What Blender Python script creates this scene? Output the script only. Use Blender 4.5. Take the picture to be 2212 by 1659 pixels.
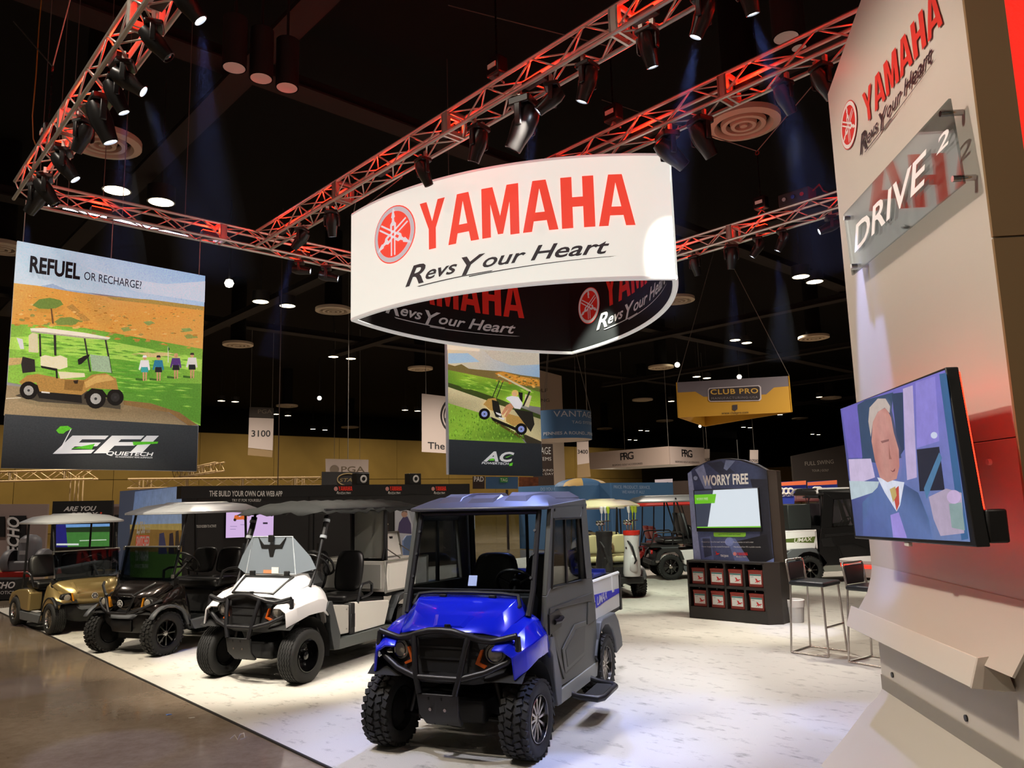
import bpy, bmesh, math, random
from mathutils import Vector, Matrix
V = Vector
for o in list(bpy.data.objects): bpy.data.objects.remove(o)
SC = bpy.context.scene
COL = SC.collection
rnd = random.Random(7)
R = math.radians

# ---------------------------------------------------------------- camera (2212 x 1659 frame)
F_PX, CXP, CYP, CAM_H = 1661.0, 1106.0, 829.5, 1.9
PITCH, ROLL = R(8.5), R(-1.5)
_f = V((0, math.cos(PITCH), math.sin(PITCH)))
_u = V((0, -math.sin(PITCH), math.cos(PITCH)))
_r = V((1, 0, 0))
CR = _r * math.cos(ROLL) + _u * math.sin(ROLL)
CU = -_r * math.sin(ROLL) + _u * math.cos(ROLL)
CF = _f
cam_d = bpy.data.cameras.new('camera')
cam_d.sensor_width = 36.0
cam_d.lens = 36.0 * F_PX / 2212.0
cam_d.clip_end = 500
cam = bpy.data.objects.new('camera', cam_d)
COL.objects.link(cam)
cam.matrix_world = Matrix(((CR.x, CU.x, -CF.x, 0), (CR.y, CU.y, -CF.y, 0), (CR.z, CU.z, -CF.z, CAM_H), (0, 0, 0, 1)))
SC.camera = cam
EYE = V((0, 0, CAM_H))

# ---------------------------------------------------------------- world, exposure
w = bpy.data.worlds.new('hall_air'); SC.world = w; w.use_nodes = True
w.node_tree.nodes['Background'].inputs[0].default_value = (1.0, 0.86, 0.68, 1)
w.node_tree.nodes['Background'].inputs[1].default_value = 0.12
SC.view_settings.view_transform = 'Standard'
SC.view_settings.look = 'None'
SC.view_settings.gamma = 1.0
SC.view_settings.exposure = 0.0
SC.view_settings.use_curve_mapping = False
SC.cycles.max_bounces = 4
SC.cycles.light_sampling_threshold = 0.03
SC.cycles.use_adaptive_sampling = True
SC.cycles.adaptive_threshold = 0.04
SC.cycles.adaptive_min_samples = 16
SC.cycles.transparent_max_bounces = 16
SC.cycles.sample_clamp_indirect = 4.0

# a pixel gives a direction; the distance comes from the surface it is put on
def ray(px, py):
    return CF + CR * ((px - CXP) / F_PX) - CU * ((py - CYP) / F_PX)
def at_z(px, py, z=0.0):
    d = ray(px, py); return EYE + d * ((z - CAM_H) / d.z)
def at_y(px, py, y):
    d = ray(px, py); return EYE + d * (y / d.y)
def at_pl(px, py, p0, n):
    d = ray(px, py); return EYE + d * ((V(p0) - EYE).dot(n) / d.dot(n))

# booth axes: the carpet edge, the trusses and the hall share them
A47 = R(-47.4)
E1 = V((math.cos(A47), math.sin(A47), 0))
E2 = V((-E1.y, E1.x, 0))
OB = V((-1.45, 5.98, 0))
def uv(u, v, z=0.0):
    p = OB + E1 * u + E2 * v; return V((p.x, p.y, z))

# ---------------------------------------------------------------- materials
def lin(h):
    h = h.lstrip('#')
    o = []
    for i in (0, 2, 4):
        c = int(h[i:i+2], 16) / 255
        o.append(c / 12.92 if c <= .04045 else ((c + .055) / 1.055) ** 2.4)
    return tuple(o)
MATS = {}
def M(name, col='#808080', rough=.5, metal=0., emit=0., ecol=None, coat=0., var=0., vscale=8., bump=0., bscale=60., spec=.5):
    if name in MATS: return MATS[name]
    m = bpy.data.materials.new(name); m.use_nodes = True
    nt = m.node_tree; b = nt.nodes['Principled BSDF']
    c = lin(col)
    b.inputs['Base Color'].default_value = (*c, 1)
    b.inputs['Roughness'].default_value = rough
    b.inputs['Metallic'].default_value = metal
    b.inputs['Specular IOR Level'].default_value = spec
    b.inputs['Coat Weight'].default_value = coat
    b.inputs['Coat Roughness'].default_value = .06
    if emit:
        b.inputs['Emission Color'].default_value = (*(lin(ecol) if ecol else c), 1)
        b.inputs['Emission Strength'].default_value = emit
    if var:
        tc = nt.nodes.new('ShaderNodeTexCoord'); n = nt.nodes.new('ShaderNodeTexNoise')
        n.inputs['Scale'].default_value = vscale; n.inputs['Detail'].default_value = 5
        nt.links.new(tc.outputs['Object'], n.inputs['Vector'])
        r = nt.nodes.new('ShaderNodeValToRGB')
        r.color_ramp.elements[0].position = .3; r.color_ramp.elements[1].position = .7
        r.color_ramp.elements[0].color = (*[x * (1 - var) for x in c], 1)
        r.color_ramp.elements[1].color = (*[min(1, x * (1 + var)) for x in c], 1)
        nt.links.new(n.outputs['Fac'], r.inputs[0]); nt.links.new(r.outputs[0], b.inputs['Base Color'])
    if bump:
        tc = nt.nodes.new('ShaderNodeTexCoord'); n = nt.nodes.new('ShaderNodeTexNoise')
        n.inputs['Scale'].default_value = bscale; n.inputs['Detail'].default_value = 4
        nt.links.new(tc.outputs['Object'], n.inputs['Vector'])
        bp = nt.nodes.new('ShaderNodeBump'); bp.inputs['Strength'].default_value = bump; bp.inputs['Distance'].default_value = .02
        nt.links.new(n.outputs['Fac'], bp.inputs['Height']); nt.links.new(bp.outputs[0], b.inputs['Normal'])
    MATS[name] = m; return m
def glass(name, tint='#e8f0f4', gloss=.1, rough=.02):
    if name in MATS: return MATS[name]
    m = bpy.data.materials.new(name); m.use_nodes = True; nt = m.node_tree
    nt.nodes.remove(nt.nodes['Principled BSDF']); out = nt.nodes['Material Output']
    t = nt.nodes.new('ShaderNodeBsdfTransparent'); t.inputs[0].default_value = (*lin(tint), 1)
    g = nt.nodes.new('ShaderNodeBsdfGlossy'); g.inputs['Roughness'].default_value = rough
    fr = nt.nodes.new('ShaderNodeLayerWeight'); fr.inputs[0].default_value = .25
    mp = nt.nodes.new('ShaderNodeMath'); mp.operation = 'MULTIPLY_ADD'; mp.inputs[1].default_value = .5; mp.inputs[2].default_value = gloss
    nt.links.new(fr.outputs['Fresnel'], mp.inputs[0])
    mx = nt.nodes.new('ShaderNodeMixShader'); nt.links.new(mp.outputs[0], mx.inputs[0])
    nt.links.new(t.outputs[0], mx.inputs[1]); nt.links.new(g.outputs[0], mx.inputs[2]); nt.links.new(mx.outputs[0], out.inputs[0])
    MATS[name] = m; return m
def print_mat(name, emit=0., rough=.6, grain=0., gscale=30., screen=False):
    """flat print: colours come from the face colours of the print mesh"""
    if name in MATS: return MATS[name]
    m = bpy.data.materials.new(name); m.use_nodes = True; nt = m.node_tree; b = nt.nodes['Principled BSDF']
    a = nt.nodes.new('ShaderNodeAttribute'); a.attribute_name = 'Col'
    src = a.outputs['Color']
    if grain:
        tc = nt.nodes.new('ShaderNodeTexCoord'); n = nt.nodes.new('ShaderNodeTexNoise')
        n.inputs['Scale'].default_value = gscale; n.inputs['Detail'].default_value = 6; n.inputs['Roughness'].default_value = .7
        nt.links.new(tc.outputs['Object'], n.inputs['Vector'])
        mr = nt.nodes.new('ShaderNodeMapRange'); mr.inputs[1].default_value = .3; mr.inputs[2].default_value = .7
        mr.inputs[3].default_value = 1 - grain; mr.inputs[4].default_value = 1 + grain
        nt.links.new(n.outputs['Fac'], mr.inputs[0])
        mx = nt.nodes.new('ShaderNodeVectorMath'); mx.operation = 'SCALE'
        nt.links.new(src, mx.inputs[0]); nt.links.new(mr.outputs[0], mx.inputs['Scale']); src = mx.outputs[0]
    if screen: b.inputs['Base Color'].default_value = (.02, .02, .022, 1)
    else: nt.links.new(src, b.inputs['Base Color'])
    b.inputs['Roughness'].default_value = rough
    if emit:
        nt.links.new(src, b.inputs['Emission Color']); b.inputs['Emission Strength'].default_value = emit
    MATS[name] = m; return m

# ---------------------------------------------------------------- objects
def tag(o, label=None, cat=None, group=None, kind=None):
    if label: o['label'] = label
    if cat: o['category'] = cat
    if group: o['group'] = group
    if kind: o['kind'] = kind
    return o
def thing(name, label, cat, loc=(0, 0, 0), rz=0., group=None, parent=None):
    o = bpy.data.objects.new(name, None); COL.objects.link(o)
    o.empty_display_size = .1
    o.location = loc; o.rotation_euler = (0, 0, rz)
    return tag(o, label, cat, group)
def link(name, me, parent=None):
    o = bpy.data.objects.new(name, me); COL.objects.link(o)
    if parent: o.parent = parent
    return o
KIDS = {}
def copy_tree(o, parent=None):
    c = o.copy(); COL.objects.link(c); c.parent = parent
    for ch in list(o.children): copy_tree(ch, c)
    return c

class MB:
    def __init__(s): s.v = []; s.f = []; s.mi = []; s.cur = 0
    def add(s, vs, fs):
        k = len(s.v); s.v += [tuple(x) for x in vs]
        for f in fs: s.f.append([i + k for i in f]); s.mi.append(s.cur)
        return s
    def box(s, c, size, m=None):
        c = V(c); x, y, z = [a / 2 for a in size]
        P = [V((a * x, b * y, d * z)) for a in (-1, 1) for b in (-1, 1) for d in (-1, 1)]
        if m: P = [m @ p for p in P]
        return s.add([c + p for p in P], [(0, 1, 3, 2), (4, 6, 7, 5), (0, 4, 5, 1), (2, 3, 7, 6), (0, 2, 6, 4), (1, 5, 7, 3)])
    def bx(s, x0, x1, y0, y1, z0, z1):
        return s.box(((x0 + x1) / 2, (y0 + y1) / 2, (z0 + z1) / 2), (abs(x1 - x0), abs(y1 - y0), abs(z1 - z0)))
    def prism(s, pts, ax, a, b):
        """pts in the two other axes (in xyz order), extruded along axis ax from a to b"""
        def mk(p, t):
            q = list(p); q.insert(ax, t); return q
        n = len(pts)
        vs = [mk(p, a) for p in pts] + [mk(p, b) for p in pts]
        fs = [list(range(n))[::-1], list(range(n, 2 * n))] + [(i, (i + 1) % n, n + (i + 1) % n, n + i) for i in range(n)]
        return s.add(vs, fs)
    def tube(s, pts, r, n=8, closed=False, caps=True):
        pts = [V(p) for p in pts]; k = len(pts); rs = r if isinstance(r, (list, tuple)) else [r] * k
        vs = []; ref = None
        for i, p in enumerate(pts):
            a = pts[(i - 1) % k] if (closed or i > 0) else p
            b = pts[(i + 1) % k] if (closed or i < k - 1) else p
            t1 = (p - a); t2 = (b - p)
            t = (t1.normalized() if t1.length > 1e-9 else V()) + (t2.normalized() if t2.length > 1e-9 else V())
            t = t.normalized() if t.length > 1e-6 else V((0, 0, 1))
            if ref is None:
                ref = V((0, 0, 1)) if abs(t.z) < .9 else V((1, 0, 0))
            x = (ref - t * ref.dot(t))
            if x.length < 1e-5: x = t.orthogonal()
            x.normalize(); y = t.cross(x); ref = x
            sc = 1.0
            if t1.length > 1e-9 and t2.length > 1e-9:
                cosang = max(.35, math.sqrt(max(0, (1 + t1.normalized().dot(t2.normalized())) / 2))); sc = 1 / cosang
            for j in range(n):
                q = 2 * math.pi * j / n
                vs.append(p + (x * math.cos(q) + y * math.sin(q)) * rs[i] * (sc if sc < 1.6 else 1.6))
        fs = []
        for i in range(k if closed else k - 1):
            for j in range(n):
                a = i * n + j; b = i * n + (j + 1) % n; i2 = (i + 1) % k
                fs.append((a, b, i2 * n + (j + 1) % n, i2 * n + j))
        if caps and not closed:
            fs.append(list(range(n))[::-1]); fs.append([(k - 1) * n + j for j in range(n)])
        return s.add(vs, fs)
    def cyl(s, p0, p1, r0, r1=None, n=16):
        return s.tube([p0, p1], [r0, r0 if r1 is None else r1], n)
    def lathe(s, prof, o, d, n=24, cap=False):
        """prof [(radius, along)] about axis d through o"""
        o = V(o); d = V(d).normalized(); x = d.orthogonal().normalized(); y = d.cross(x)
        vs = []; fs = []
        for r, h in prof:
            for j in range(n):
                q = 2 * math.pi * j / n; vs.append(o + d * h + (x * math.cos(q) + y * math.sin(q)) * r)
        for i in range(len(prof) - 1):
            for j in range(n):
                fs.append((i * n + j, i * n + (j + 1) % n, (i + 1) * n + (j + 1) % n, (i + 1) * n + j))
        if cap:
            fs.append(list(range(n))[::-1]); fs.append([(len(prof) - 1) * n + j for j in range(n)])
        return s.add(vs, fs)
    def loft(s, rings, closed=True, cap=True):
        n = len(rings[0]); vs = [p for r in rings for p in r]; fs = []
        for i in range(len(rings) - 1):
            for j in range(n if closed else n - 1):
                fs.append((i * n + j, i * n + (j + 1) % n, (i + 1) * n + (j + 1) % n, (i + 1) * n + j))
        if cap and closed:
            fs.append(list(range(n))[::-1]); fs.append([(len(rings) - 1) * n + j for j in range(n)])
        return s.add(vs, fs)
    def mirror_y(s, half):
        """half rings given for y>=0 as open strips; mirrored into full open strips"""
        rings = [[V((p[0], -p[1], p[2])) for p in r[::-1] if abs(p[1]) > 1e-6] + [V(p) for p in r] for r in half]
        return s.loft(rings, closed=False)
    def mesh(s, name):
        me = bpy.data.meshes.new(name); me.from_pydata(s.v, [], s.f); me.update(); return me
    def build(s, name, mat, parent=None, bevel=0., smooth=40, sub=0, solid=0., seg=2, fix=True, off=-1):
        me = s.mesh(name)
        mats = mat if isinstance(mat, (list, tuple)) else [mat]
        for m in mats: me.materials.append(m)
        if len(mats) > 1:
            for p, k in zip(me.polygons, s.mi): p.material_index = k
        if fix:
            bm = bmesh.new(); bm.from_mesh(me); bmesh.ops.recalc_face_normals(bm, faces=bm.faces); bm.to_mesh(me); bm.free()
        if smooth:
            me.shade_smooth()
            if not sub: me.set_sharp_from_angle(angle=R(smooth))
        o = link(name, me, parent)
        if solid:
            q = o.modifiers.new('solid', 'SOLIDIFY'); q.thickness = solid; q.offset = off
        if sub:
            q = o.modifiers.new('sub', 'SUBSURF'); q.levels = sub; q.render_levels = sub
        if bevel:
            q = o.modifiers.new('bev', 'BEVEL'); q.width = bevel; q.segments = seg; q.limit_method = 'ANGLE'; q.angle_limit = R(35)
        return o
def sym(pts): return [tuple(p) for p in pts] + [(p[0], -p[1], p[2]) for p in pts[::-1] if abs(p[1]) > 1e-6]
def symo(pts): return [(p[0], -p[1], p[2]) for p in pts[::-1] if abs(p[1]) > 1e-6] + [tuple(p) for p in pts]
def rrect(cx, cy, w, h, r, n=4):
    o = []
    for sx, sy, a in ((1, 1, 0), (-1, 1, 90), (-1, -1, 180), (1, -1, 270)):
        for i in range(n + 1):
            q = R(a + 90 * i / n); o.append((cx + sx * (w / 2 - r) + r * math.cos(q), cy + sy * (h / 2 - r) + r * math.sin(q)))
    return o
def rod(name, p0, p1, r, mat, parent=None, n=8): return MB().cyl(p0, p1, r, n=n).build(name, mat, parent)

# ---------------------------------------------------------------- lettering and flat print
GLY = {
 'Y': (.66, [[(0, 1), (.28, 1), (.5, .57), (.72, 1), (1, 1), (.64, .42), (.64, 0), (.36, 0), (.36, .42)]]),
 'A': (.72, [[(0, 0), (.26, 0), (.5, .84), (.5, 1), (.31, 1)], [(1, 0), (.69, 1), (.5, 1), (.5, .84), (.74, 0)], [(.3, .2), (.7, .2), (.66, .37), (.34, .37)]]),
 'M': (.80, [[(0, 0), (0, 1), (.31, 1), (.5, .4), (.69, 1), (1, 1), (1, 0), (.76, 0), (.76, .66), (.57, .04), (.43, .04), (.24, .66), (.24, 0)]]),
 'H': (.66, [[(0, 0), (0, 1), (.34, 1), (.34, .6), (.66, .6), (.66, 1), (1, 1), (1, 0), (.66, 0), (.66, .41), (.34, .41), (.34, 0)]]),
}
def wordmark():
    vs, fs, x = [], [], 0.
    for ch in 'YAMAHA':
        wd, polys = GLY[ch]
        for p in polys:
            k = len(vs); vs += [(x + a * wd, b) for a, b in p]; fs.append(list(range(k, k + len(p))))
        x += wd + .07
    return vs, fs
_TC = {}
def text_geo(s, bold=0., shear=0., space=1.):
    """-> verts (x, y) with cap height 1 and left edge 0, faces, width"""
    key = (s, bold, shear, space)
    if key in _TC: return _TC[key]
    cu = bpy.data.curves.new('t', 'FONT'); cu.body = s; cu.offset = bold; cu.shear = shear; cu.space_character = space
    cu.resolution_u = 3; cu.fill_mode = 'FRONT'
    o = bpy.data.objects.new('t', cu); me = bpy.data.meshes.new_from_object(o)
    vs = [(v.co.x, v.co.y) for v in me.vertices]; fs = [list(p.vertices) for p in me.polygons]
    bpy.data.objects.remove(o); bpy.data.meshes.remove(me); bpy.data.curves.remove(cu)
    x0 = min(v[0] for v in vs); CAP = .729
    vs = [((x - x0) / CAP, y / CAP) for x, y in vs]
    _TC[key] = (vs, fs); return vs, fs
def slogan():
    vs, fs, x = [], [], 0.
    for s, sc, dy, gap in (('R', 1.5, -.15, -.02), ('evs', 1., 0, .22), ('Y', 1.35, -.28, -.16), ('our', 1., 0, .2), ('Heart', 1.05, 0, 0)):
        a, b = text_geo(s, .016, .38); k = len(vs)
        vs += [(x + p * sc, q * sc + dy) for p, q in a]; fs += [[i + k for i in f] for f in b]
        x += max(p for p, _ in a) * sc + gap
    k = len(vs)
    vs += [(.75, -.34), (x * .48, -.30), (x * .47, -.37), (.9, -.42)]; fs.append([k, k + 3, k + 2, k + 1])
    k = len(vs)
    vs += [(x * .36, -.42), (x * 1.03, -.22), (x * 1.0, -.27), (x * .36, -.50)]; fs.append([k, k + 3, k + 2, k + 1])
    return vs, fs
def circ(cx, cy, r, n=40, a0=0): return [(cx + r * math.cos(2 * math.pi * i / n + a0), cy + r * math.sin(2 * math.pi * i / n + a0)) for i in range(n)]
def emblem_layers():
    """three crossed tuning forks in a ringed disc, unit radius"""
    L = [('rim', [circ(0, 0, 1)]), ('ring', [circ(0, 0, .96)]), ('disc', [circ(0, 0, .80)])]
    fk = []
    for a in (90, 210, 330):
        c, s = math.cos(R(a - 90)), math.sin(R(a - 90))
        def T(pts): return [(x * c - y * s, x * s + y * c) for x, y in pts]
        fk += [T([(0, .93), (.09, .6), (.045, .56), (.06, .46), (-.06, .46), (-.045, .56), (-.09, .6)]),
               T([(.04, .47), (.14, .36), (.14, .16), (.11, .1), (.11, -.74), (.05, -.74), (.05, .3), (-.05, .3), (-.05, -.74), (-.11, -.74), (-.11, .1), (-.14, .16), (-.14, .36), (-.04, .47)])]
    L.append(('forks', fk)); return L
def cut_x(vs, fs, step):
    bm = bmesh.new(); B = [bm.verts.new((x, y, 0)) for x, y in vs]
    for f in fs:
        try: bm.faces.new([B[i] for i in f])
        except ValueError: pass
    x0 = min(v[0] for v in vs); x1 = max(v[0] for v in vs); x = x0 + step
    while x < x1:
        bmesh.ops.bisect_plane(bm, geom=bm.verts[:] + bm.edges[:] + bm.faces[:], plane_co=(x, 0, 0), plane_no=(1, 0, 0)); x += step
    bm.verts.index_update()
    o = ([(v.co.x, v.co.y) for v in bm.verts], [[v.index for v in f.verts] for f in bm.faces]); bm.free(); return o
def letters(name, geo, fmap, mat, parent=None, step=None):
    vs, fs = geo
    if step: vs, fs = cut_x(vs, fs, step)
    me = bpy.data.meshes.new(name); me.from_pydata([tuple(fmap(x, y)) for x, y in vs], [], fs); me.update(); me.materials.append(mat)
    return link(name, me, parent)
def emblem(name, fmap, r, cx, cy, mats, parent=None, lift=None):
    """fmap(x, y, k): k = layer, lifted by the caller"""
    e = None
    for k, (nm, polys) in enumerate(emblem_layers()):
        vs, fs = [], []
        for p in polys:
            q = len(vs); vs += p; fs.append(list(range(q, q + len(p))))
        o = letters(name if k == 0 else nm, (vs, fs), lambda x, y, k=k: fmap(cx + x * r, cy + y * r, k), mats[nm], parent if k == 0 else e)
        if k == 0: e = o
    return e
class Plane:
    """a flat sheet in the place; p(px, py) = the point of it seen at that pixel of the photograph"""
    def __init__(s, p0, n):
        s.p0 = V(p0); s.n = V(n).normalized()
        if s.n.dot(EYE - s.p0) < 0: s.n = -s.n
        s.x = V((0, 0, 1)).cross(s.n).normalized(); s.y = s.n.cross(s.x)
    def p(s, px, py, lift=0.): return at_pl(px, py, s.p0 + s.n * lift, s.n)
    def q(s, a, b, lift=0.): return s.p0 + s.x * a + s.y * b + s.n * lift
def text_on(name, s, pl, p0, p1, hpx, mat, parent=None, bold=0., shear=0., space=1., lift=.006, geo=None, world=True):
    """lettering whose baseline runs between two pixels of the photograph, capitals hpx tall at the left end"""
    a = pl.p(*p0, lift); b = pl.p(*p1, lift); t = pl.p(p0[0], p0[1] - hpx, lift)
    geo = geo or text_geo(s, bold, shear, space)
    wd = max(v[0] for v in geo[0]) or 1.
    h = (t - a).length; up = pl.y; dx = (b - a) / wd
    if parent is not None: inv = parent_inv(parent)
    else: inv = Matrix()
    return letters(name, geo, lambda x, y: inv @ (a + dx * x + up * (y * h)), mat, parent)
def parent_inv(o):
    m = Matrix.Translation(o.location) @ o.rotation_euler.to_matrix().to_4x4()
    q = o.parent
    while q:
        m = Matrix.Translation(q.location) @ q.rotation_euler.to_matrix().to_4x4() @ m; q = q.parent
    return m.inverted()
def flat_print(name, layers, fpt, mat, parent=None, step=.0006):
    """layers [(hex, [points])]; fpt(x, y, lift) -> point; one sheet of print, face colours from the list"""
    vs, fs, cs = [], [], []
    inv = parent_inv(parent) if parent else Matrix()
    for i, (c, pts) in enumerate(layers):
        k = len(vs)
        for p in pts: vs.append(tuple(inv @ fpt(p[0], p[1], .002 + i * step)))
        fs.append(list(range(k, k + len(pts)))); cs.append(c)
    me = bpy.data.meshes.new(name); me.from_pydata(vs, [], fs); me.update()
    at = me.color_attributes.new('Col', 'FLOAT_COLOR', 'CORNER'); j = 0
    for p, c in zip(me.polygons, cs):
        cc = c if isinstance(c, list) else [c] * p.loop_total
        for t, li in enumerate(p.loop_indices):
            at.data[li].color = (*lin(cc[t % len(cc)]), 1)
    me.materials.append(mat); return link(name, me, parent)
def zf(x0, y0, s): return lambda x, y: (x0 + x * s, y0 + y * s)
def spot(name, loc, target, watts, col='#ffffff', size=40, blend=.5, rad=.06, parent=None):
    l = bpy.data.lights.new(name, 'SPOT'); l.energy = watts; l.color = lin(col); l.spot_size = R(size); l.spot_blend = blend; l.shadow_soft_size = rad
    o = bpy.data.objects.new(name, l); COL.objects.link(o); o.location = loc
    o.rotation_euler = (V(target) - V(loc)).to_track_quat('-Z', 'Y').to_euler(); return o
def lamp(name, loc, watts, col, rad=.05):
    l = bpy.data.lights.new(name, 'POINT'); l.energy = watts; l.color = lin(col); l.shadow_soft_size = rad
    o = bpy.data.objects.new(name, l); COL.objects.link(o); o.location = loc; return o
# ================================================================ shared materials
m_blk = M('black_plastic', '#141414', .45); m_blkm = M('black_metal', '#0e0e0f', .35, .3)
m_alu = M('aluminium', '#c9c4bc', .34, .85); m_white = M('white_paint', '#e6e4dc', .5); m_chrome = M('chrome', '#d8d8d8', .12, 1.)
m_red = M('brand_red', '#d8281e', .5); m_cable = M('steel_cable', '#8a8680', .45, .6)
m_darkgrey = M('dark_grey', '#2b2b2c', .6)

# ================================================================ floor, carpet, ceiling, walls
def concrete():
    m = bpy.data.materials.new('stained_concrete'); m.use_nodes = True; nt = m.node_tree; b = nt.nodes['Principled BSDF']
    tc = nt.nodes.new('ShaderNodeTexCoord')
    def noise(sc, det=6, rg=.6):
        n = nt.nodes.new('ShaderNodeTexNoise'); n.inputs['Scale'].default_value = sc; n.inputs['Detail'].default_value = det; n.inputs['Roughness'].default_value = rg
        nt.links.new(tc.outputs['Object'], n.inputs['Vector']); return n
    def ramp(src, c0, c1, p0=.3, p1=.7):
        r = nt.nodes.new('ShaderNodeValToRGB'); e = r.color_ramp.elements; e[0].position = p0; e[1].position = p1; e[0].color = (*lin(c0), 1); e[1].color = (*lin(c1), 1)
        nt.links.new(src, r.inputs[0]); return r
    r1 = ramp(noise(.9).outputs['Fac'], '#786a5b', '#8c7d6c')
    r2 = ramp(noise(9, 8, .75).outputs['Fac'], '#dcd8d2', '#ffffff', .25, .6)
    mx = nt.nodes.new('ShaderNodeMix'); mx.data_type = 'RGBA'; mx.blend_type = 'MULTIPLY'; mx.inputs[0].default_value = 1
    nt.links.new(r1.outputs[0], mx.inputs[6]); nt.links.new(r2.outputs[0], mx.inputs[7]); nt.links.new(mx.outputs[2], b.inputs['Base Color'])
    r3 = ramp(noise(3).outputs['Fac'], '#4a4a4a', '#6e6e6e'); nt.links.new(r3.outputs[0], b.inputs['Roughness'])
    return m
def carpet_mat():
    m = bpy.data.materials.new('mottled_white_carpet'); m.use_nodes = True; nt = m.node_tree; b = nt.nodes['Principled BSDF']
    tc = nt.nodes.new('ShaderNodeTexCoord'); mp = nt.nodes.new('ShaderNodeMapping'); mp.inputs['Scale'].default_value = (.8, 1.5, 1)
    nt.links.new(tc.outputs['Object'], mp.inputs[0])
    n = nt.nodes.new('ShaderNodeTexNoise'); n.inputs['Scale'].default_value = 5.0; n.inputs['Detail'].default_value = 10; n.inputs['Roughness'].default_value = .7
    nt.links.new(mp.outputs[0], n.inputs[0])
    r = nt.nodes.new('ShaderNodeValToRGB'); e = r.color_ramp.elements; e[0].position = .30; e[0].color = (*lin('#8f8c84'), 1); e[1].position = .45; e[1].color = (*lin('#c6c3ba'), 1)
    nt.links.new(n.outputs['Fac'], r.inputs[0]); nt.links.new(r.outputs[0], b.inputs['Base Color'])
    b.inputs['Roughness'].default_value = .85; b.inputs['Specular IOR Level'].default_value = .2
    n2 = nt.nodes.new('ShaderNodeTexNoise'); n2.inputs['Scale'].default_value = 160; nt.links.new(tc.outputs['Object'], n2.inputs[0])
    bp = nt.nodes.new('ShaderNodeBump'); bp.inputs['Strength'].default_value = .35; bp.inputs['Distance'].default_value = .01
    nt.links.new(n2.outputs['Fac'], bp.inputs['Height']); nt.links.new(bp.outputs[0], b.inputs['Normal'])
    return m
tag(MB().bx(-90, 110, -12, 140, -.1, 0).build('floor', concrete(), smooth=0), kind='structure')
cp = MB(); cp.bx(-13.2, 13, 0, 17, 0, .012)
o = cp.build('carpet', carpet_mat(), smooth=0); o.location = OB; o.rotation_euler.z = A47
tag(o, 'mottled white booth carpet under the display vehicles', 'carpet', kind='structure')
# frayed dark binding of the carpet edge
o = MB().bx(-13.2, 13, -.012, .004, 0, .015).build('trim_1', M('edge_binding', '#2a2622', .9), smooth=0); o.location = OB; o.rotation_euler.z = A47; tag(o, kind='structure')
CEIL = 11.5
m_ceil = M('black_ceiling', '#131110', .95, spec=.1)
tag(MB().bx(-90, 110, -12, 140, CEIL, CEIL + .1).build('ceiling', m_ceil, smooth=0), kind='structure')
# far walls, parallel to the booth axes
pw = at_z(431, 934, 9.0); vW = (pw - OB).dot(E1)
m_tan = M('tan_wall_panel', '#b39c6c', .8, var=.08, vscale=.4); m_void = M('dark_upper_wall', '#0d0c0b', .95, spec=.1)
wb = MB().bx(-.3, 0, -40, 120, 0, 9.02).build('wall_back', M('panel_joint', '#4a3e28', .9), smooth=0)
wb.location = OB + E1 * vW; wb.rotation_euler.z = A47; tag(wb, kind='structure')
pm = MB().bx(0, .05, -3.73, 3.73, -2.22, 2.22).mesh('wall_panel'); pm.materials.append(m_tan)
for j in range(16):
    for k in range(2):
        q = link('wall_panel', pm, wb); q.location = (0, -24 + j * 7.5, 2.25 + k * 4.5)
o = MB().bx(-.3, .0, -40, 120, 9.02, CEIL).build('wall_upper', m_void, smooth=0); o.location = OB + E1 * vW; o.rotation_euler.z = A47; tag(o, kind='structure')
wr = MB().bx(-60, 70, 0, .3, 0, 5.6).build('wall_far', m_tan, smooth=0); wr.location = OB + E2 * 105; wr.rotation_euler.z = A47; tag(wr, kind='structure')
o = MB().bx(-60, 70, 0, .3, 5.6, CEIL).build('wall_far_upper', m_void, smooth=0); o.location = OB + E2 * 105; o.rotation_euler.z = A47; tag(o, kind='structure')

# ---------------------------------------------------------------- ceiling beams, diffusers, downlights
m_beam = M('dusty_beam', '#262220', .9, spec=.2); m_beam2 = M('lit_beam', '#6b6258', .8)
def beam(name, p0, p1, sz, mat, label):
    p0, p1 = V(p0), V(p1); d = p1 - p0
    o = MB().bx(0, d.length, -sz / 2, sz / 2, -sz, 0).build(name, mat, smooth=0)
    fl = MB().bx(0, d.length, -sz, sz, -sz - .04, -sz).build('flange', mat, o, smooth=0)
    o.location = p0; o.rotation_euler.z = math.atan2(d.y, d.x); tag(o, label, 'beam', 'steel roof beams'); return o
for i, v in enumerate((2, 9, 16, 26, 36, 47, 59, 72)):
    a = OB + E2 * v; beam('roof_beam', V((*(a - E1 * 28).xy, 9.4)), V((*(a + E1 * 40).xy, 9.4)), .22, m_beam, 'dark steel roof beam crossing the black ceiling')
for i, u in enumerate((-26, -16, -7, 3, 13)):
    a = OB + E1 * u; beam('roof_beam', V((*(a - E2 * 6).xy, 9.75)), V((*(a + E2 * 90).xy, 9.75)), .26, m_beam, 'dark steel roof beam crossing the black ceiling')
m_diff = M('diffuser_paint', '#b5a893', .6); m_hole = M('diffuser_slot', '#100e0c', .9)
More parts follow.
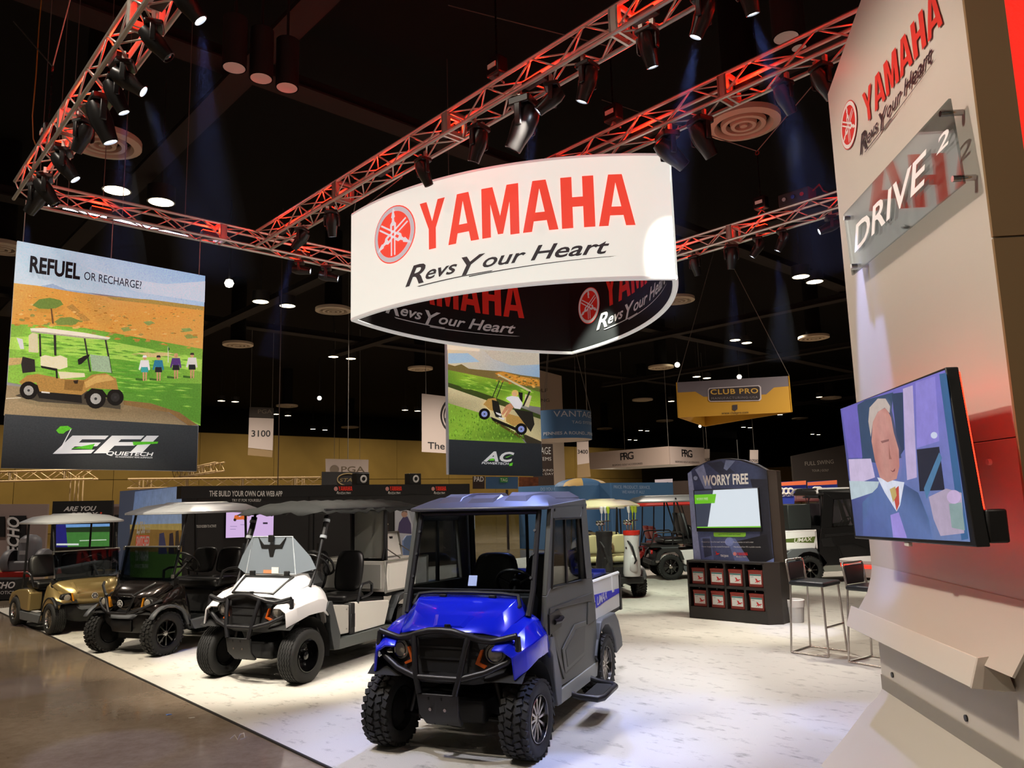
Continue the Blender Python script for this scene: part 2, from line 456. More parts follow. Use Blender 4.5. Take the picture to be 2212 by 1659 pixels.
def diffuser(px, py, z, r, label):
    p = at_z(px, py, z); t = thing('air_diffuser', label, 'air vent', p, 0, 'round ceiling air diffusers')
    MB().lathe([(r, .1), (r, .0), (r * .8, -.03), (r * .72, .03), (r * .72, .12)], (0, 0, 0), (0, 0, 1), 32).build('outer_ring', m_diff, t)
    MB().lathe([(r * .62, .05), (r * .60, -.02), (r * .48, -.02), (r * .46, .08)], (0, 0, 0), (0, 0, 1), 28).build('cone', m_diff, t)
    MB().lathe([(r * .37, .05), (r * .34, -.03), (r * .24, -.03), (r * .22, .08)], (0, 0, 0), (0, 0, 1), 24).build('cone', m_diff, t)
    MB().lathe([(r * .13, .05), (r * .1, -.03), (.001, -.04)], (0, 0, 0), (0, 0, 1), 16).build('cone', m_diff, t)
    MB().lathe([(r * .95, .13), (.001, .13)], (0, 0, 0), (0, 0, 1), 24).build('throat', m_hole, t)
    MB().cyl((0, 0, .12), (0, 0, CEIL - z), r * .5, n=14).build('duct', m_ceil, t)
DIF = [(1606, 270, 8.2, .62, 'large ringed ceiling air diffuser behind the right red-lit truss'), (222, 312, 8.2, .62, 'large pale air diffuser behind the left truss lights'),
       (1462, 650, 8.6, .62, 'ceiling air diffuser just right of the hanging ring sign'), (720, 672, 8.6, .62, 'ceiling air diffuser left of the ring sign edge'),
       (514, 746, 8.6, .62, 'ceiling air diffuser right of the tall golf banner'), (908, 798, 8.8, .66, 'ceiling air diffuser left of the second banner'),
       (1428, 795, 8.8, .7, 'ceiling air diffuser above the yellow hanging sign'), (1758, 731, 8.6, .66, 'ceiling air diffuser left of the white tower'),
       (1388, 865, 8.8, .75, 'ceiling air diffuser left of the yellow hanging sign'), (1436, 910, 8.8, .8, 'far ceiling air diffuser below the yellow hanging sign'),
       (1795, 861, 8.8, .75, 'far ceiling air diffuser beside the wall screen'), (1728, 905, 8.8, .75, 'far ceiling air diffuser right of the yellow sign tip'),
       (620, 878, 8.8, .75, 'far ceiling air diffuser above the 3100 aisle sign'), (1306, 927, 8.8, .8, 'far ceiling air diffuser beside the 3400 aisle sign'), (756, 924, 8.8, .8, 'far ceiling air diffuser above the tan wall'),
       (4, 538, 8.6, .6, 'ceiling air diffuser cut by the left picture edge')]
for d in DIF: diffuser(*d)
m_lampon = M('downlight_lens', '#fff2d8', .5, emit=9., ecol='#ffe9c0'); m_can = M('downlight_can', '#1b1918', .6); m_lampoff = M('unlit_lens_glow', '#a39a90', .35, emit=.10)  # unlit lens given faint emission so it reads grey
def downlight(px, py, z, r, label=None, grp='far hall downlights', lit=True, h=.35):
    p = at_z(px, py, z)
    t = thing('downlight', label or 'small lit round downlight far back in the dark hall', 'downlight', p, 0, grp)
    MB().lathe([(r * 1.12, 0), (r * 1.12, h), (.001, h)], (0, 0, 0), (0, 0, 1), 20).build('can', m_can, t)
    MB().lathe([(r, .0), (r * .6, .015), (.001, .02)], (0, 0, 0), (0, 0, 1), 20).build('lens', m_lampon if lit else m_lampoff, t)
    MB().cyl((0, 0, h), (0, 0, CEIL - z), .02, n=6).build('stem', m_can, t)
for q in [(720, 771), (758, 775), (478, 866), (508, 868), (596, 895), (622, 898), (676, 927), (702, 929), (875, 886), (902, 888), (1588, 735), (1613, 741), (1505, 814), (1527, 817), (1450, 867),
          (1770, 858), (1384, 930), (1398, 931), (1360, 950), (1373, 951), (1606, 923), (1620, 924), (1700, 957), (1710, 958), (1755, 938), (1768, 939), (1685, 896)]:
    downlight(*q, 9.2, .24)
downlight(252, 412, 8.6, .26, 'lit round downlight above the back-left truss, nearer the corner'); downlight(348, 437, 8.6, .26, 'lit round downlight above the back-left truss, farther from the corner')
downlight(563, 652, 8.8, .26, 'lit downlight right of the tall golf banner, left of its pair'); downlight(621, 661, 8.8, .26, 'lit downlight right of the tall golf banner, right of its pair')
downlight(1730, 598, 8.8, .26, 'lit downlight beside the white tower, upper of its pair'); downlight(1760, 609, 8.8, .26, 'lit downlight beside the white tower, lower of its pair')
for i, (x, y) in enumerate([(506, 147), (564, 170), (620, 190)]):
    downlight(x, y, 7.6, .14, ('leftmost', 'middle', 'rightmost')[i] + ' of three unlit black cylinder lights on the ceiling', 'black cylinder lights', False, .7)
for i, (x, y) in enumerate([(1698, 82), (1726, 104)]):
    downlight(x, y, 7.6, (.15, .09)[i], ('larger', 'smaller')[i] + ' unlit black cylinder light above the right truss', 'black cylinder lights', False, .7)
for i, (x, y) in enumerate([(495, 612), (1463, 788), (1597, 814), (690, 860), (1512, 921)]):
    p = at_z(x, y, 8.8); t = thing('hall_floodlight', 'tiny glaring floodlight far back in the dark hall', 'floodlight', p, 0, 'far floodlights')
    MB().lathe([(.001, -.14), (.1, -.1), (.14, 0), (.1, .1), (.001, .14)], (0, 0, 0), (0, 0, 1), 12).build('bulb', M('flood_bulb', '#fff0d0', .5, emit=14.), t)
    MB().cyl((0, 0, .1), (0, 0, CEIL - 8.8), .03, n=6).build('stem', m_can, t)
# general hall light: unseen spots without fixtures, added to brighten floor and signs
for x, y, wt in [(-5, 3.5, 1900), (-9, 6.5, 900), (3, -2, 900), (-12, 8, 1200), (-16, 18, 1500), (-6, 20, 1300), (4, 22, 1500), (14, 20, 1300), (-20, 32, 5880), (-4, 31, 5880), (12, 24, 3200), (12, 34, 5600), (28, 34, 5880), (-10, 50, 5880), (14, 52, 5880), (-14, 35, 4480), (8, 39, 5880), (-2, 38, 3639)]:
    spot('hall_fill_spot', V((x, y, 9.2)), V((x, y, 0)), wt, '#fff0de', 140, 1., .3)
# spots without fixtures that brighten the tan wall
for j in range(9):
    p = OB + E1 * (vW + 9) + E2 * (-18 + j * 12); spot('wall_wash_spot', V((p.x, p.y, 8.8)), V((p.x, p.y, 2)) - E1 * 6, 1200, '#ffdf98', 140, 1., .3)

# ================================================================ trusses
m_truss = M('truss_aluminium', '#cfc8be', .38, .7)
m_redlens = M('red_led_lens', '#ff3b18', .4, emit=7., ecol='#ff2a10')
HT = 6.0
def puv(p): q = p - OB; return q.dot(E1), q.dot(E2)
uB = puv(at_z(450, 500, HT))[0]
vA, vC, vD, vE = [puv(at_z(*p, HT))[1] for p in ((200, 205), (1030, 243), (1545, 208), (1630, 492))]
W_T = .24
braceM = {}
ORD = ['first', 'second', 'third', 'fourth', 'fifth', 'sixth', 'seventh', 'eighth', 'ninth', 'tenth', 'eleventh', 'twelfth', 'thirteenth', 'fourteenth']
def truss(name, label, p0, p1, bay=.34, group=None, leds=0, gap=1.5, mat=None, w=W_T, led_w=16):
    mat = mat or m_truss
    p0, p1 = V(p0), V(p1); d = p1 - p0; Lg = d.length; nb = max(2, round(Lg / bay)); b = Lg / nb
    t = thing(name, label, 'truss', p0, math.atan2(d.y, d.x), group)
    h = w / 2
    for a in (-1, 1):
        for c in (-1, 1): MB().cyl((0, a * h, c * h), (Lg, a * h, c * h), .022 * w / .24, n=8).build('chord', mat, t)
    key = round(b, 3), w, mat.name
    if key not in braceM:
        L = []
        for k in range(4):
            me = MB().cyl((0, -h, 0), (b, h, 0), .010 * w / .24, n=6)
            me = me.mesh('brace'); me.materials.append(mat); me.shade_smooth(); L.append(me)
        braceM[key] = L[0]
    me = braceM[key]
    for i in range(nb):
        s = 1 if i % 2 else -1
        for f in range(4):
            o = link('brace', me, t)
            if f == 0: o.location = (i * b, 0, -h); o.scale = (1, s, 1)
            elif f == 1: o.location = (i * b, 0, h); o.scale = (1, -s, 1)
            elif f == 2: o.location = (i * b, -h, 0); o.rotation_euler = (R(90), 0, 0); o.scale = (1, s, 1)
            else: o.location = (i * b, h, 0); o.rotation_euler = (R(90), 0, 0); o.scale = (1, -s, 1)
    x = 2.4
    while x < Lg - .3:       # bolted joints between truss lengths
        m = MB()
        for xx in (x - .04, x + .04):
            for (y0, y1, z0, z1) in ((-h, h, -h - .02, -h + .03), (-h, h, h - .03, h + .02), (-h - .02, -h + .03, -h, h), (h - .03, h + .02, -h, h)): m.bx(xx - .012, xx + .012, y0, y1, z0, z1)
        m.bx(x - .05, x + .05, -h - .02, -h + .02, -h, h).build('joint_frame', mat, t, smooth=0); x += 2.4
    k = 0; x = gap / 2
    while leds and x < Lg:
        q = p0 + d.normalized() * x
        lt = thing('red_uplight', ORD[k] + ' red LED bar from the far end inside ' + leds, 'uplight', V((q.x, q.y, q.z)), t.rotation_euler.z, 'red LED bars inside the trusses')
        MB().bx(-.13, .13, -.05, .05, -.06, -.01).build('housing', m_blk, lt, smooth=0)
        MB().bx(-.12, .12, -.04, .04, -.01, .005).build('lens', m_redlens, lt, smooth=0)
        lamp('red_led', V((q.x, q.y, q.z + .03)), led_w, '#ff1a08', .06); x += gap; k += 1
    return t
def up(u, v, z=HT): return uv(u, v, z)
truss('lighting_truss', 'red-lit aluminium box truss rising at the upper left', up(uB, vA), up(6.5, vA), leds='the left truss', gap=1.15)
truss('lighting_truss', 'red-lit aluminium box truss above the tall golf banner', up(uB, vA + .15), up(uB, vE + .3), leds='the back-left truss', gap=1.5)
truss('lighting_truss', 'red-lit aluminium box truss running above the hanging ring sign', up(uB + .15, vC), up(8, vC), leds='the middle truss', gap=1.35)
truss('lighting_truss', 'red-lit aluminium box truss ending behind the white tower top', up(uB + .15, vD), up(9, vD), leds='the right truss', gap=1.35)
truss('lighting_truss', 'red-lit aluminium box truss low between ring sign and tower', up(uB + .15, vE), up(10, vE), leds='the far right truss', gap=1.5)

# ---------------------------------------------------------------- moving heads
m_head = M('fixture_black', '#1c1b1b', .32, .1); m_lens = M('lit_lens', '#eef4ff', .2, emit=26., ecol='#e6f0ff'); m_lensoff = M('dark_lens', '#30343a', .08, .2)
def head_light(label, bpx, lpx, lit=True, z=HT - W_T / 2 - .03, kind='spot', s=1., target=None, watts=0, col='#ffffff', size=26, back=0.):
    b = at_z(*bpx, z); d = ray(*lpx)
    u_, v_ = puv(b); gaps = [(abs(v_ - q), uv(u_, q, z)) for q in (vA, vC, vD, vE)] + [(abs(u_ - uB), uv(uB, v_, z))]
    e_, q_ = min(gaps, key=lambda g: g[0])
    held = e_ < .62
    if held: b = q_                                         # clamped under the nearest truss
    tip = EYE + d * ((b - EYE).dot(CF) / d.dot(CF))          # lens: same distance as the clamp, on its own pixel
    s = max(.5, min(1.1, (tip - b).length / .70)); piv = b + V((0, 0, -.34 * s)); best = (0, tip)
    aim = (best[1] - piv).normalized()
    pan = math.atan2(aim.y, aim.x)
    t = thing('moving_head_light', label, 'stage light', b, pan, 'moving-head lights on the trusses')
    a = V((math.hypot(aim.x, aim.y), 0, aim.z)); P = V((0, 0, -.34 * s))
    MB().bx(-.15 * s, .15 * s, -.17 * s, .17 * s, -.14 * s, -.02).build('base', m_head, t, bevel=.015)
    for yy in (-.11 * s, .11 * s): MB().bx(-.015, .015, yy - .02, yy + .02, -.02, .05).build('clamp', m_alu, t, smooth=0)
    yk = [(-.205, .0), (.205, .0), (.205, -.26), (.19, -.30), (.165, -.30), (.165, -.05), (-.165, -.05), (-.165, -.30), (-.19, -.30), (-.205, -.26)]
    MB().prism([(y * s, (q - .14) * s) for y, q in yk], 0, -.045 * s, .045 * s).build('yoke', m_head, t, bevel=.012)
    r = .15 * s
    h = MB().lathe([(.001, -.24 * s), (r * .75, -.22 * s), (r, -.10 * s), (r * 1.02, .06 * s), (r * .8, .24 * s), (r * .72, .36 * s), (r * .62, .365 * s), (r * .6, .33 * s)], P, a, 20).build('head', m_head, t)
    MB().lathe([(r * .62, .335 * s), (r * .3, .352 * s), (.001, .356 * s)], P, a, 18).build('lens', m_lens if lit else m_lensoff, h)
    if not held: MB().cyl((0, 0, -.02), (0, 0, CEIL - b.z), .02, n=8).build('drop_pipe', m_blk, t)
    if watts:
        spot('stage_light', best[1] + aim * .08, target, watts, col, size, .35, .05)
    return t
HEADS = [
 # left truss, from the camera outwards
 ('profile light with a long grey barrel nearest on the left truss', (318, 40), (368, 128), False, 1.15),
 ('lit stage light at the very top edge, right of the left truss', (408, -45), (437, 50), True, 1.0),
 ('red-tinged lit stage light beside the grey barrel on the left truss', (262, 128), (320, 205), True, 1.0),
 ('small bright stage light hanging in the middle of the left truss', (240, 160), (269, 246), True, .9),
 ('tilted stage light in front of the pale air diffuser', (216, 205), (240, 310), True, 1.0),
 ('big red-lit rounded stage light pointing down from the left truss', (160, 250), (162, 331), True, 1.1),
 ('small lit stage light under the lower left truss', (135, 318), (166, 392), True, .85),
 ('unlit dark stage light near the left truss corner', (112, 378), (122, 445), False, .95),
 ('lit red-shelled stage light at the left truss corner', (58, 388), (59, 464), True, 1.0),
 # back-left truss
 ('square-yoked lit stage light at the right end of the back-left truss', (678, 545), (684, 588), True, .9),
 ('lit stage light hanging beside the ring sign left edge', (732, 560), (743, 605), True, .9),
 # middle truss, from its far end
 ('lit stage light at the far end of the middle truss', (640, 488), (631, 540), True, .9),
 ('dim stage light second from the far end of the middle truss', (712, 452), (718, 512), True, .95),
 ('red-lit stage light just above the ring sign top edge', (930, 345), (925, 396), False, .95),
 ('unlit stage light pointing straight down above the ring sign lettering', (1014, 262), (1022, 352), False, 1.05),
 ('big unlit square stage light under the middle truss joint', (1104, 200), (1105, 328), False, 1.3),
 ('bright bronze stage light aimed left under the middle truss', (1172, 168), (1155, 247), True, .95),
 ('dim stage light with a red-lit yoke under the middle truss', (1246, 122), (1256, 222), True, 1.05),
 ('bright tilted stage light on the near part of the middle truss', (1385, 52), (1411, 147), True, 1.0),
 ('bright bronze stage light at the top edge throwing a blue beam', (1497, -25), (1504, 76), True, 1.1),
 ('bright stage light cut by the top edge above the right truss', (1600, -75), (1626, 28), True, 1.05),
 # right truss
 ('unlit dark stage light right of the ring sign top corner', (1472, 300), (1486, 366), False, 1.0),
 ('lit bronze stage light in front of the large air diffuser', (1535, 266), (1540, 342), True, 1.05),
 ('bright stage light under the right truss near the tower', (1702, 182), (1710, 243), True, .95),
 ('dark stage light half hidden behind the white tower', (1786, 148), (1800, 216), False, .95),
 # far right truss
 ('unlit stage light at the ring sign end of the far right truss', (1516, 556), (1508, 596), False, .95),
 ('lit stage light pointing down in the middle of the far right truss', (1580, 528), (1580, 582), True, .95),
 ('lit stage light facing the camera on the far right truss', (1636, 510), (1627, 551), True, .9),
 ('brightest stage light on the far right truss', (1682, 492), (1680, 541), True, .9),
 ('lit stage light beside the tower on the far right truss', (1788, 462), (1773, 499), True, .9),
]
for lb, b, l, lit, s in HEADS: head_light(lb, b, l, lit, s=s)
# spot for stage keys and added fills: (position, target, watts, colour, cone)
def key(u, v, tgt, wt, col, size, bl=.45, z=5.5): spot('stage_key_fill', uv(u, v, z), tgt, wt, col, size, bl, .05)

# ---------------------------------------------------------------- chain hoists and bridles carrying the trusses
def hoist(label, px, py, along=1., dn=.0):
    b = at_z(px, py, HT + W_T / 2); u_, v_ = puv(b)
    e_, q_ = min([(abs(v_ - q), uv(u_, q, HT + W_T / 2)) for q in (vA, vC, vD, vE)], key=lambda g: g[0])
    t = thing('chain_hoist', label, 'chain hoist', V((q_.x, q_.y, HT + W_T / 2)), A47, 'chain hoists on the trusses')
    MB().bx(-.10, .10, -.07, .07, .14, .34).build('motor', m_head, t, bevel=.02)
    MB().box((.0, -.075, .24), (.12, .01, .05)).build('name_plate', m_white, t, smooth=0)
    MB().tube([(-.1, 0, .03), (0, 0, .14), (.1, 0, .03)], .012, 6).build('sling', m_cable, t)
    m = MB(); n = 14
    for k in range(n):
        z = .34 + k * .05
        m.box((0, 0, z + .025), (.022, .006, .05) if k % 2 else (.006, .022, .05))
    ch = m.build('chain', m_blkm, t, smooth=0); ch['kind'] = 'stuff'
    zt = .34 + n * .05
    MB().tube([(.03 * math.cos(R(a)), 0, zt + .03 + .03 * math.sin(R(a))) for a in range(0, 360, 30)], .008, 6, closed=True).build('shackle', M('shackle_red', '#7a2018', .4, .4), t)
    for s in (-1, 1): MB().tube([(0, 0, zt + .06), (s * 3.1, 0, 3.28)], .008, 5).build('bridle_cable', m_cable, t)
for a in (('chain hoist with steel bridle on the middle truss above the ring sign', 1102, 205), ('chain hoist on the right truss above the ring sign corner', 1365, 305), ('chain hoist with pale name plate on the far right truss', 1668, 480), ('chain hoist on the far part of the left truss', 105, 330)):
    hoist(*a)
b = at_z(1738, 452, HT + .13); u_, v_ = puv(b); q_ = uv(u_, vE, HT + W_T / 2 + .02)
t = thing('power_distribution_box', 'grey power distribution box lying on the far right truss', 'power box', q_, A47)
MB().bx(-.24, .24, -.13, .13, 0, .20).build('case', m_darkgrey, t, bevel=.015)
for k in range(3): MB().cyl((-.14 + .14 * k, -.135, .1), (-.14 + .14 * k, -.15, .1), .03, n=10).build('socket', M(('socket_grey', 'socket_blue', 'socket_red')[k], ('#a8a8a8', '#3048a0', '#b03020')[k], .4), t)
MB().tube([(.24, 0, .15), (.34, .02, .22), (.40, 0, .1), (.5, -.02, .02)], .012, 6).build('cable', m_redl if False else M('red_cable', '#8a1c14', .5), t)
# stage keys near the heads plus added fill spots: (position), (target), watts, colour, cone
KEYS = [
 ((-6.75, 9.5), (-7.3, 12.6), 750, '#fff0cc', 36), ((-5.2, 8.0), (-4.6, 10.6), 850, '#fff0d4', 34), ((-4.3, 7.2), (-2.9, 9.2), 950, '#fff4e0', 38),
 ((-3.2, 6.0), (-2.4, 9.4), 800, '#fff6ea', 34), ((-1.8, 10.2), (-2.2, 8.4), 400, '#fff0dc', 44), ((-2.6, 5.3), (-.4, 6.8), 420, '#e8ecff', 36),
 ((.3, 9.8), (-.6, 6.0), 800, '#93a6ff', 40), ((2.3, 7.3), (1.0, 6.0), 420, '#a4b4ff', 44), ((.9, 6.6), (.6, 8.6), 420, '#f2f0ff', 40),
 ((2.6, 9.9), (2.0, 8.2), 430, '#eef0ff', 48), ((3.3, 11.9), (2.6, 10.4), 520, '#fff4e2', 50), ((1.6, 7.4), (3.2, 11.8), 750, '#fff8ea', 34),
 ((4.4, 10.9), (3.4, 12.2), 450, '#fff8ea', 44), ((1.0, 10.8), (1.9, 15.0), 1000, '#f6ffe8', 40), ((3.4, 12.0), (4.0, 17.0), 1000, '#f6ffe8', 40),
 ((4.9, 8.7), (3.6, 8.4), 300, '#fff6ea', 50), ((4.9, 11.0), (7.0, 16.5), 1000, '#fffbe8', 38),
 ((.2, 7.0), (-1.9, 10.2), 520, '#fff4e6', 40), ((3.2, 6.6), (-2.1, 10.1), 700, '#fff4e8', 26), ((2.5, 5.6), (.7, 7.3), 420, '#eef0ff', 40),
 ((-1.6, 3.6), (2.4, 5.0), 440, '#fff2e2', 62),
]
for (x, y), (tx, ty), wt, c, sz in KEYS: spot('stage_key_fill', V((x, y, 5.55)), V((tx, ty, 2.6 if ty == 5.0 else .3)), wt * 1.35, c, sz, .55, .06)
# ================================================================ hanging ring sign: three bowed panels
RS_B, RS_T = 4.30, 5.73
RC = {'L': V((-2.08, 9.91, 0)), 'R': V((1.85, 8.33, 0)), 'B': V((1.02, 12.67, 0))}
rc = (RC['L'] + RC['R'] + RC['B']) / 3
def arc(a, b, sag):
    a, b = RC[a], RC[b]; m = (a + b) / 2; ch = (b - a); c2 = ch.length / 2
    out = (m - rc).normalized(); out = (out - ch.normalized() * out.dot(ch.normalized())).normalized()
    rad = (c2 * c2 + sag * sag) / (2 * sag); cen = m + out * (sag - rad); half = math.asin(c2 / rad); ex = ch.normalized()
    def f(t, z, lift=0.):
        q = (t - .5) * 2 * half; dr = ex * math.sin(q) + out * math.cos(q)
        p = cen + dr * (rad + lift); return V((p.x, p.y, z))
    f.length = 2 * half * rad; return f
ring = thing('hanging_ring_sign', 'large white three-sided ring sign with red wordmark hanging over the booth', 'sign', V((rc.x, rc.y, RS_B)))
rinv = parent_inv(ring)
m_lit = M('backlit_white_fabric', '#c4c6c0', .7, emit=.74, ecol='#fbfaee'); m_inner = M('black_sign_lining', '#0c0d12', .75)
m_rim = M('white_rim', '#f2f2ee', .6, emit=.35)
m_rlit = M('backlit_red', '#e8483a', .6, emit=.72, ecol='#f2503e'); m_glit = M('backlit_grey', '#4a4d52', .6, emit=.22); m_slit = M('backlit_silver', '#c9ccd2', .4, emit=.6)
m_ired = M('lining_red', '#c2261c', .6, emit=.18); m_igrey = M('lining_silver', '#b9b4b2', .6, emit=.22)
EM_LIT = {'rim': m_rlit, 'ring': m_slit, 'disc': m_rlit, 'forks': M('backlit_fork', '#dfe0e6', .4, emit=.72)}
EM_IN = {'rim': m_ired, 'ring': m_igrey, 'disc': m_ired, 'forks': m_igrey}
m_emw = M('emblem_white', '#e8e6e2', .5); EM_FLAT = {'rim': m_red, 'ring': m_emw, 'disc': m_red, 'forks': m_emw}
def arc_inv(f, px, py):
    best = None
    for i in range(241):
        t = i / 240; p = f(t, 0); r = ray(px, py)
        z = CAM_H + r.z * math.hypot(p.x, p.y) / math.hypot(r.x, r.y)
        e = abs(math.atan2(p.x, p.y) - math.atan2(r.x, r.y))
        if best is None or e < best[0]: best = (e, t, z)
    return best[1], best[2]
for a, b, nm in (('L', 'R', 'front'), ('L', 'B', 'side'), ('R', 'B', 'side')):
    f = arc(a, b, .56 if nm == 'front' else .5)
    N = 40
    for name, lift, mat in (('panel', .03, m_lit), ('lining', -.03, m_inner)):
        m = MB()
        vs = [rinv @ f(i / N, z, lift) for i in range(N + 1) for z in (RS_B, RS_T)]
        m.add(vs, [(2 * i, 2 * i + 2, 2 * i + 3, 2 * i + 1) for i in range(N)]).build(name, mat, ring, fix=False)
    for z in (RS_B, RS_T): MB().tube([rinv @ f(i / N, z) for i in range(N + 1)], .034, 8).build('rim_tube', m_rim, ring)
    if nm == 'front':
        t0, z0 = arc_inv(f, 912, 546); t1, z1 = arc_inv(f, 1370, 489); zt = arc_inv(f, 912, 440)[1]
        g = wordmark(); wd = max(v[0] for v in g[0])
        letters('wordmark', g, lambda x, y: rinv @ f(t0 + (t1 - t0) * x / wd, z0 + (z1 - z0) * x / wd + y * (zt - z0) * .97, .042), m_rlit, ring, .06)
        tc_, zc_ = arc_inv(f, 855, 508); re = (arc_inv(f, 855, 447)[1] - zc_)
        emblem('emblem', lambda x, y, k: rinv @ f(tc_ + x / f.length, zc_ + y, .038 + k * .003), re, 0, 0, EM_LIT, ring)
        g = slogan(); wd = max(v[0] for v in g[0]); t0s, z0s = arc_inv(f, 880, 617); t1s, z1s = arc_inv(f, 1332, 548)
        letters('slogan', g, lambda x, y: rinv @ f(t0s + (t1s - t0s) * x / wd, z0s + (z1s - z0s) * x / wd + y * .165, .042), m_glit, ring, .15)
    else:
        g = wordmark(); wd = max(v[0] for v in g[0]); zc = (RS_B + RS_T) / 2
        fl = (lambda x: x) if (a, b) == ('L', 'B') else (lambda x: 1 - x)
        rv = 0 if (a, b) == ('L', 'B') else 1
        t0, t1, ty = (.22, .80, 0)
        letters('wordmark', g, lambda x, y: rinv @ f(fl(t0 + (t1 - t0) * x / wd), 4.83 + y * .56, -.042), m_ired, ring, .06)
        emblem('emblem', lambda x, y, k: rinv @ f(fl(.12 + x / f.length), 4.98 + y, -.036 - k * .003), .30, 0, 0, EM_IN, ring)
        g = slogan(); wd = max(v[0] for v in g[0])
        letters('slogan', g, lambda x, y: rinv @ f(fl(.16 + .62 * x / wd), 4.56 + y * .165, -.042), m_igrey, ring, .15)
for k, (a, (u, v)) in enumerate((('L', (0, 0)), ('R', (0, 0)), ('B', (0, 0)))):
    p = RC[a]; rod('hanging_cable', rinv @ V((p.x, p.y, RS_T)), rinv @ V((p.x + (.5 if a == 'B' else .1), p.y - .2, HT)), .006, m_cable, ring, 6)
p = RC['L']; rod('hanging_cable', rinv @ V((p.x, p.y, RS_T)), rinv @ V((p.x + .75, p.y - .6, HT)), .006, m_cable, ring, 6)
# light inside the lightbox panels reaches the surroundings through the emissive fabric only

# ================================================================ tall backlit golf banners
m_prlit = print_mat('backlit_print', .62, grain=.22, gscale=55.); m_charc = M('charcoal_print', '#33373a', .6, emit=.05)
m_inkd = M('dark_ink', '#23272c', .6, emit=.02); m_silv = M('silver_print', '#d5d7d9', .4, emit=.55); m_leaf = M('leaf_green', '#5fbf2e', .5, emit=.5); m_inkw = M('white_ink', '#eceae4', .6, emit=.35)
pB = at_z(450, 500, HT); PLB = Plane(pB, E1)
def banner(name, label, pl, corners, layers, Z):
    c = [pl.p(*q) for q in corners]                    # TL TR BR BL
    base = (c[2] + c[3]) / 2
    t = thing(name, label, 'banner', base); inv = parent_inv(t)
    n = pl.n * .06
    m = MB(); vs = [inv @ x for x in c] + [inv @ (x - n) for x in c]
    m.add(vs, [(0, 3, 2, 1), (4, 5, 6, 7), (0, 1, 5, 4), (1, 2, 6, 5), (2, 3, 7, 6), (3, 0, 4, 7)]).build('lightbox', M('banner_edge', '#c8ccd4', .6, emit=.12), t, smooth=0)
    flat_print('print', [(k, [Z(*q) for q in pts]) for k, pts in layers], lambda x, y, l: pl.p(x, y, l), m_prlit, t, .0001)
    return t, inv
# colours of a stretch of layered picture, drawn in pixels of a zoomed crop
Z7 = zf(0, 500, 460 / 1413)
def wheel(x, y, r, rim='#9a9a9a'): return [('#141412', circ(x, y, r, 20)), (rim, circ(x, y, r * .55, 14)), ('#3a3a3a', circ(x, y, r * .15, 8))]
def dots_efi():
    o = []
    for k in range(230):
        x = rnd.uniform(95, 1345); t = rnd.random(); y = (352 + (x - 92) * .122) + t * (270 + 0.02 * x); w_ = (5 + 16 * t) * rnd.uniform(.5, 1.4); h_ = w_ * rnd.uniform(.25, .5)
        if y > 628 + (x - 75) * .125: continue
        c = rnd.choice(['#c58c3e', '#b8843a', '#e2b56a', '#ad9450', '#93904a', '#cf9648'])
        o.append((c, [(x + w_ * math.cos(a) * rnd.uniform(.7, 1.2), y + h_ * math.sin(a) * rnd.uniform(.7, 1.2)) for a in [j * math.pi / 4 for j in range(8)]]))
    for k in range(260):
        x = rnd.uniform(150, 1255); y = rnd.uniform(650 + (x - 75) * .12, 1000 + .16 * x)
        if y > 1010 + max(0, x - 300) * .16: continue
        w_ = rnd.uniform(20, 70); c = rnd.choice(['#79ac40', '#94c250', '#6aa03a', '#85b848', '#a4cc5c', '#5f9636'])
        o.append((c, [(x - w_, y - 2), (x, y - 6), (x + w_, y + 4), (x, y + 5)]))
    return o
def dots_ac():
    o = []
    for k in range(260):
        x = rnd.uniform(432, 1240); y = rnd.uniform(740 + (x - 430) * .33, 1118)
        o.append((rnd.choice(['#86b23c', '#6f9a30', '#4f7a24', '#98c446', '#5a8628']), [(x - 4, y + 10), (x, y - 14), (x + 7, y + 10)]))
    for k in range(90):
        x = rnd.uniform(495, 1325); y = rnd.uniform(400 + (x - 430) * .23, 540 + (x - 430) * .23); w_ = rnd.uniform(15, 60)
        o.append((rnd.choice(['#9cc244', '#84ae38', '#b2d056', '#6f9a30']), [(x - w_, y - w_ * .2), (x, y - 5), (x + w_, y + w_ * .24), (x, y + 6)]))
    for k in range(70):
        x = rnd.uniform(920, 1390); y = rnd.uniform(415 + (x - 930) * .16, 500 + (x - 930) * .2); w_ = rnd.uniform(8, 22)
        o.append((rnd.choice(['#d8a044', '#b87c2e', '#8a6a30', '#e8b45c', '#6a6430']), [(x - w_, y), (x, y - w_ * .7), (x + w_, y), (x, y + w_ * .5)]))
    return o
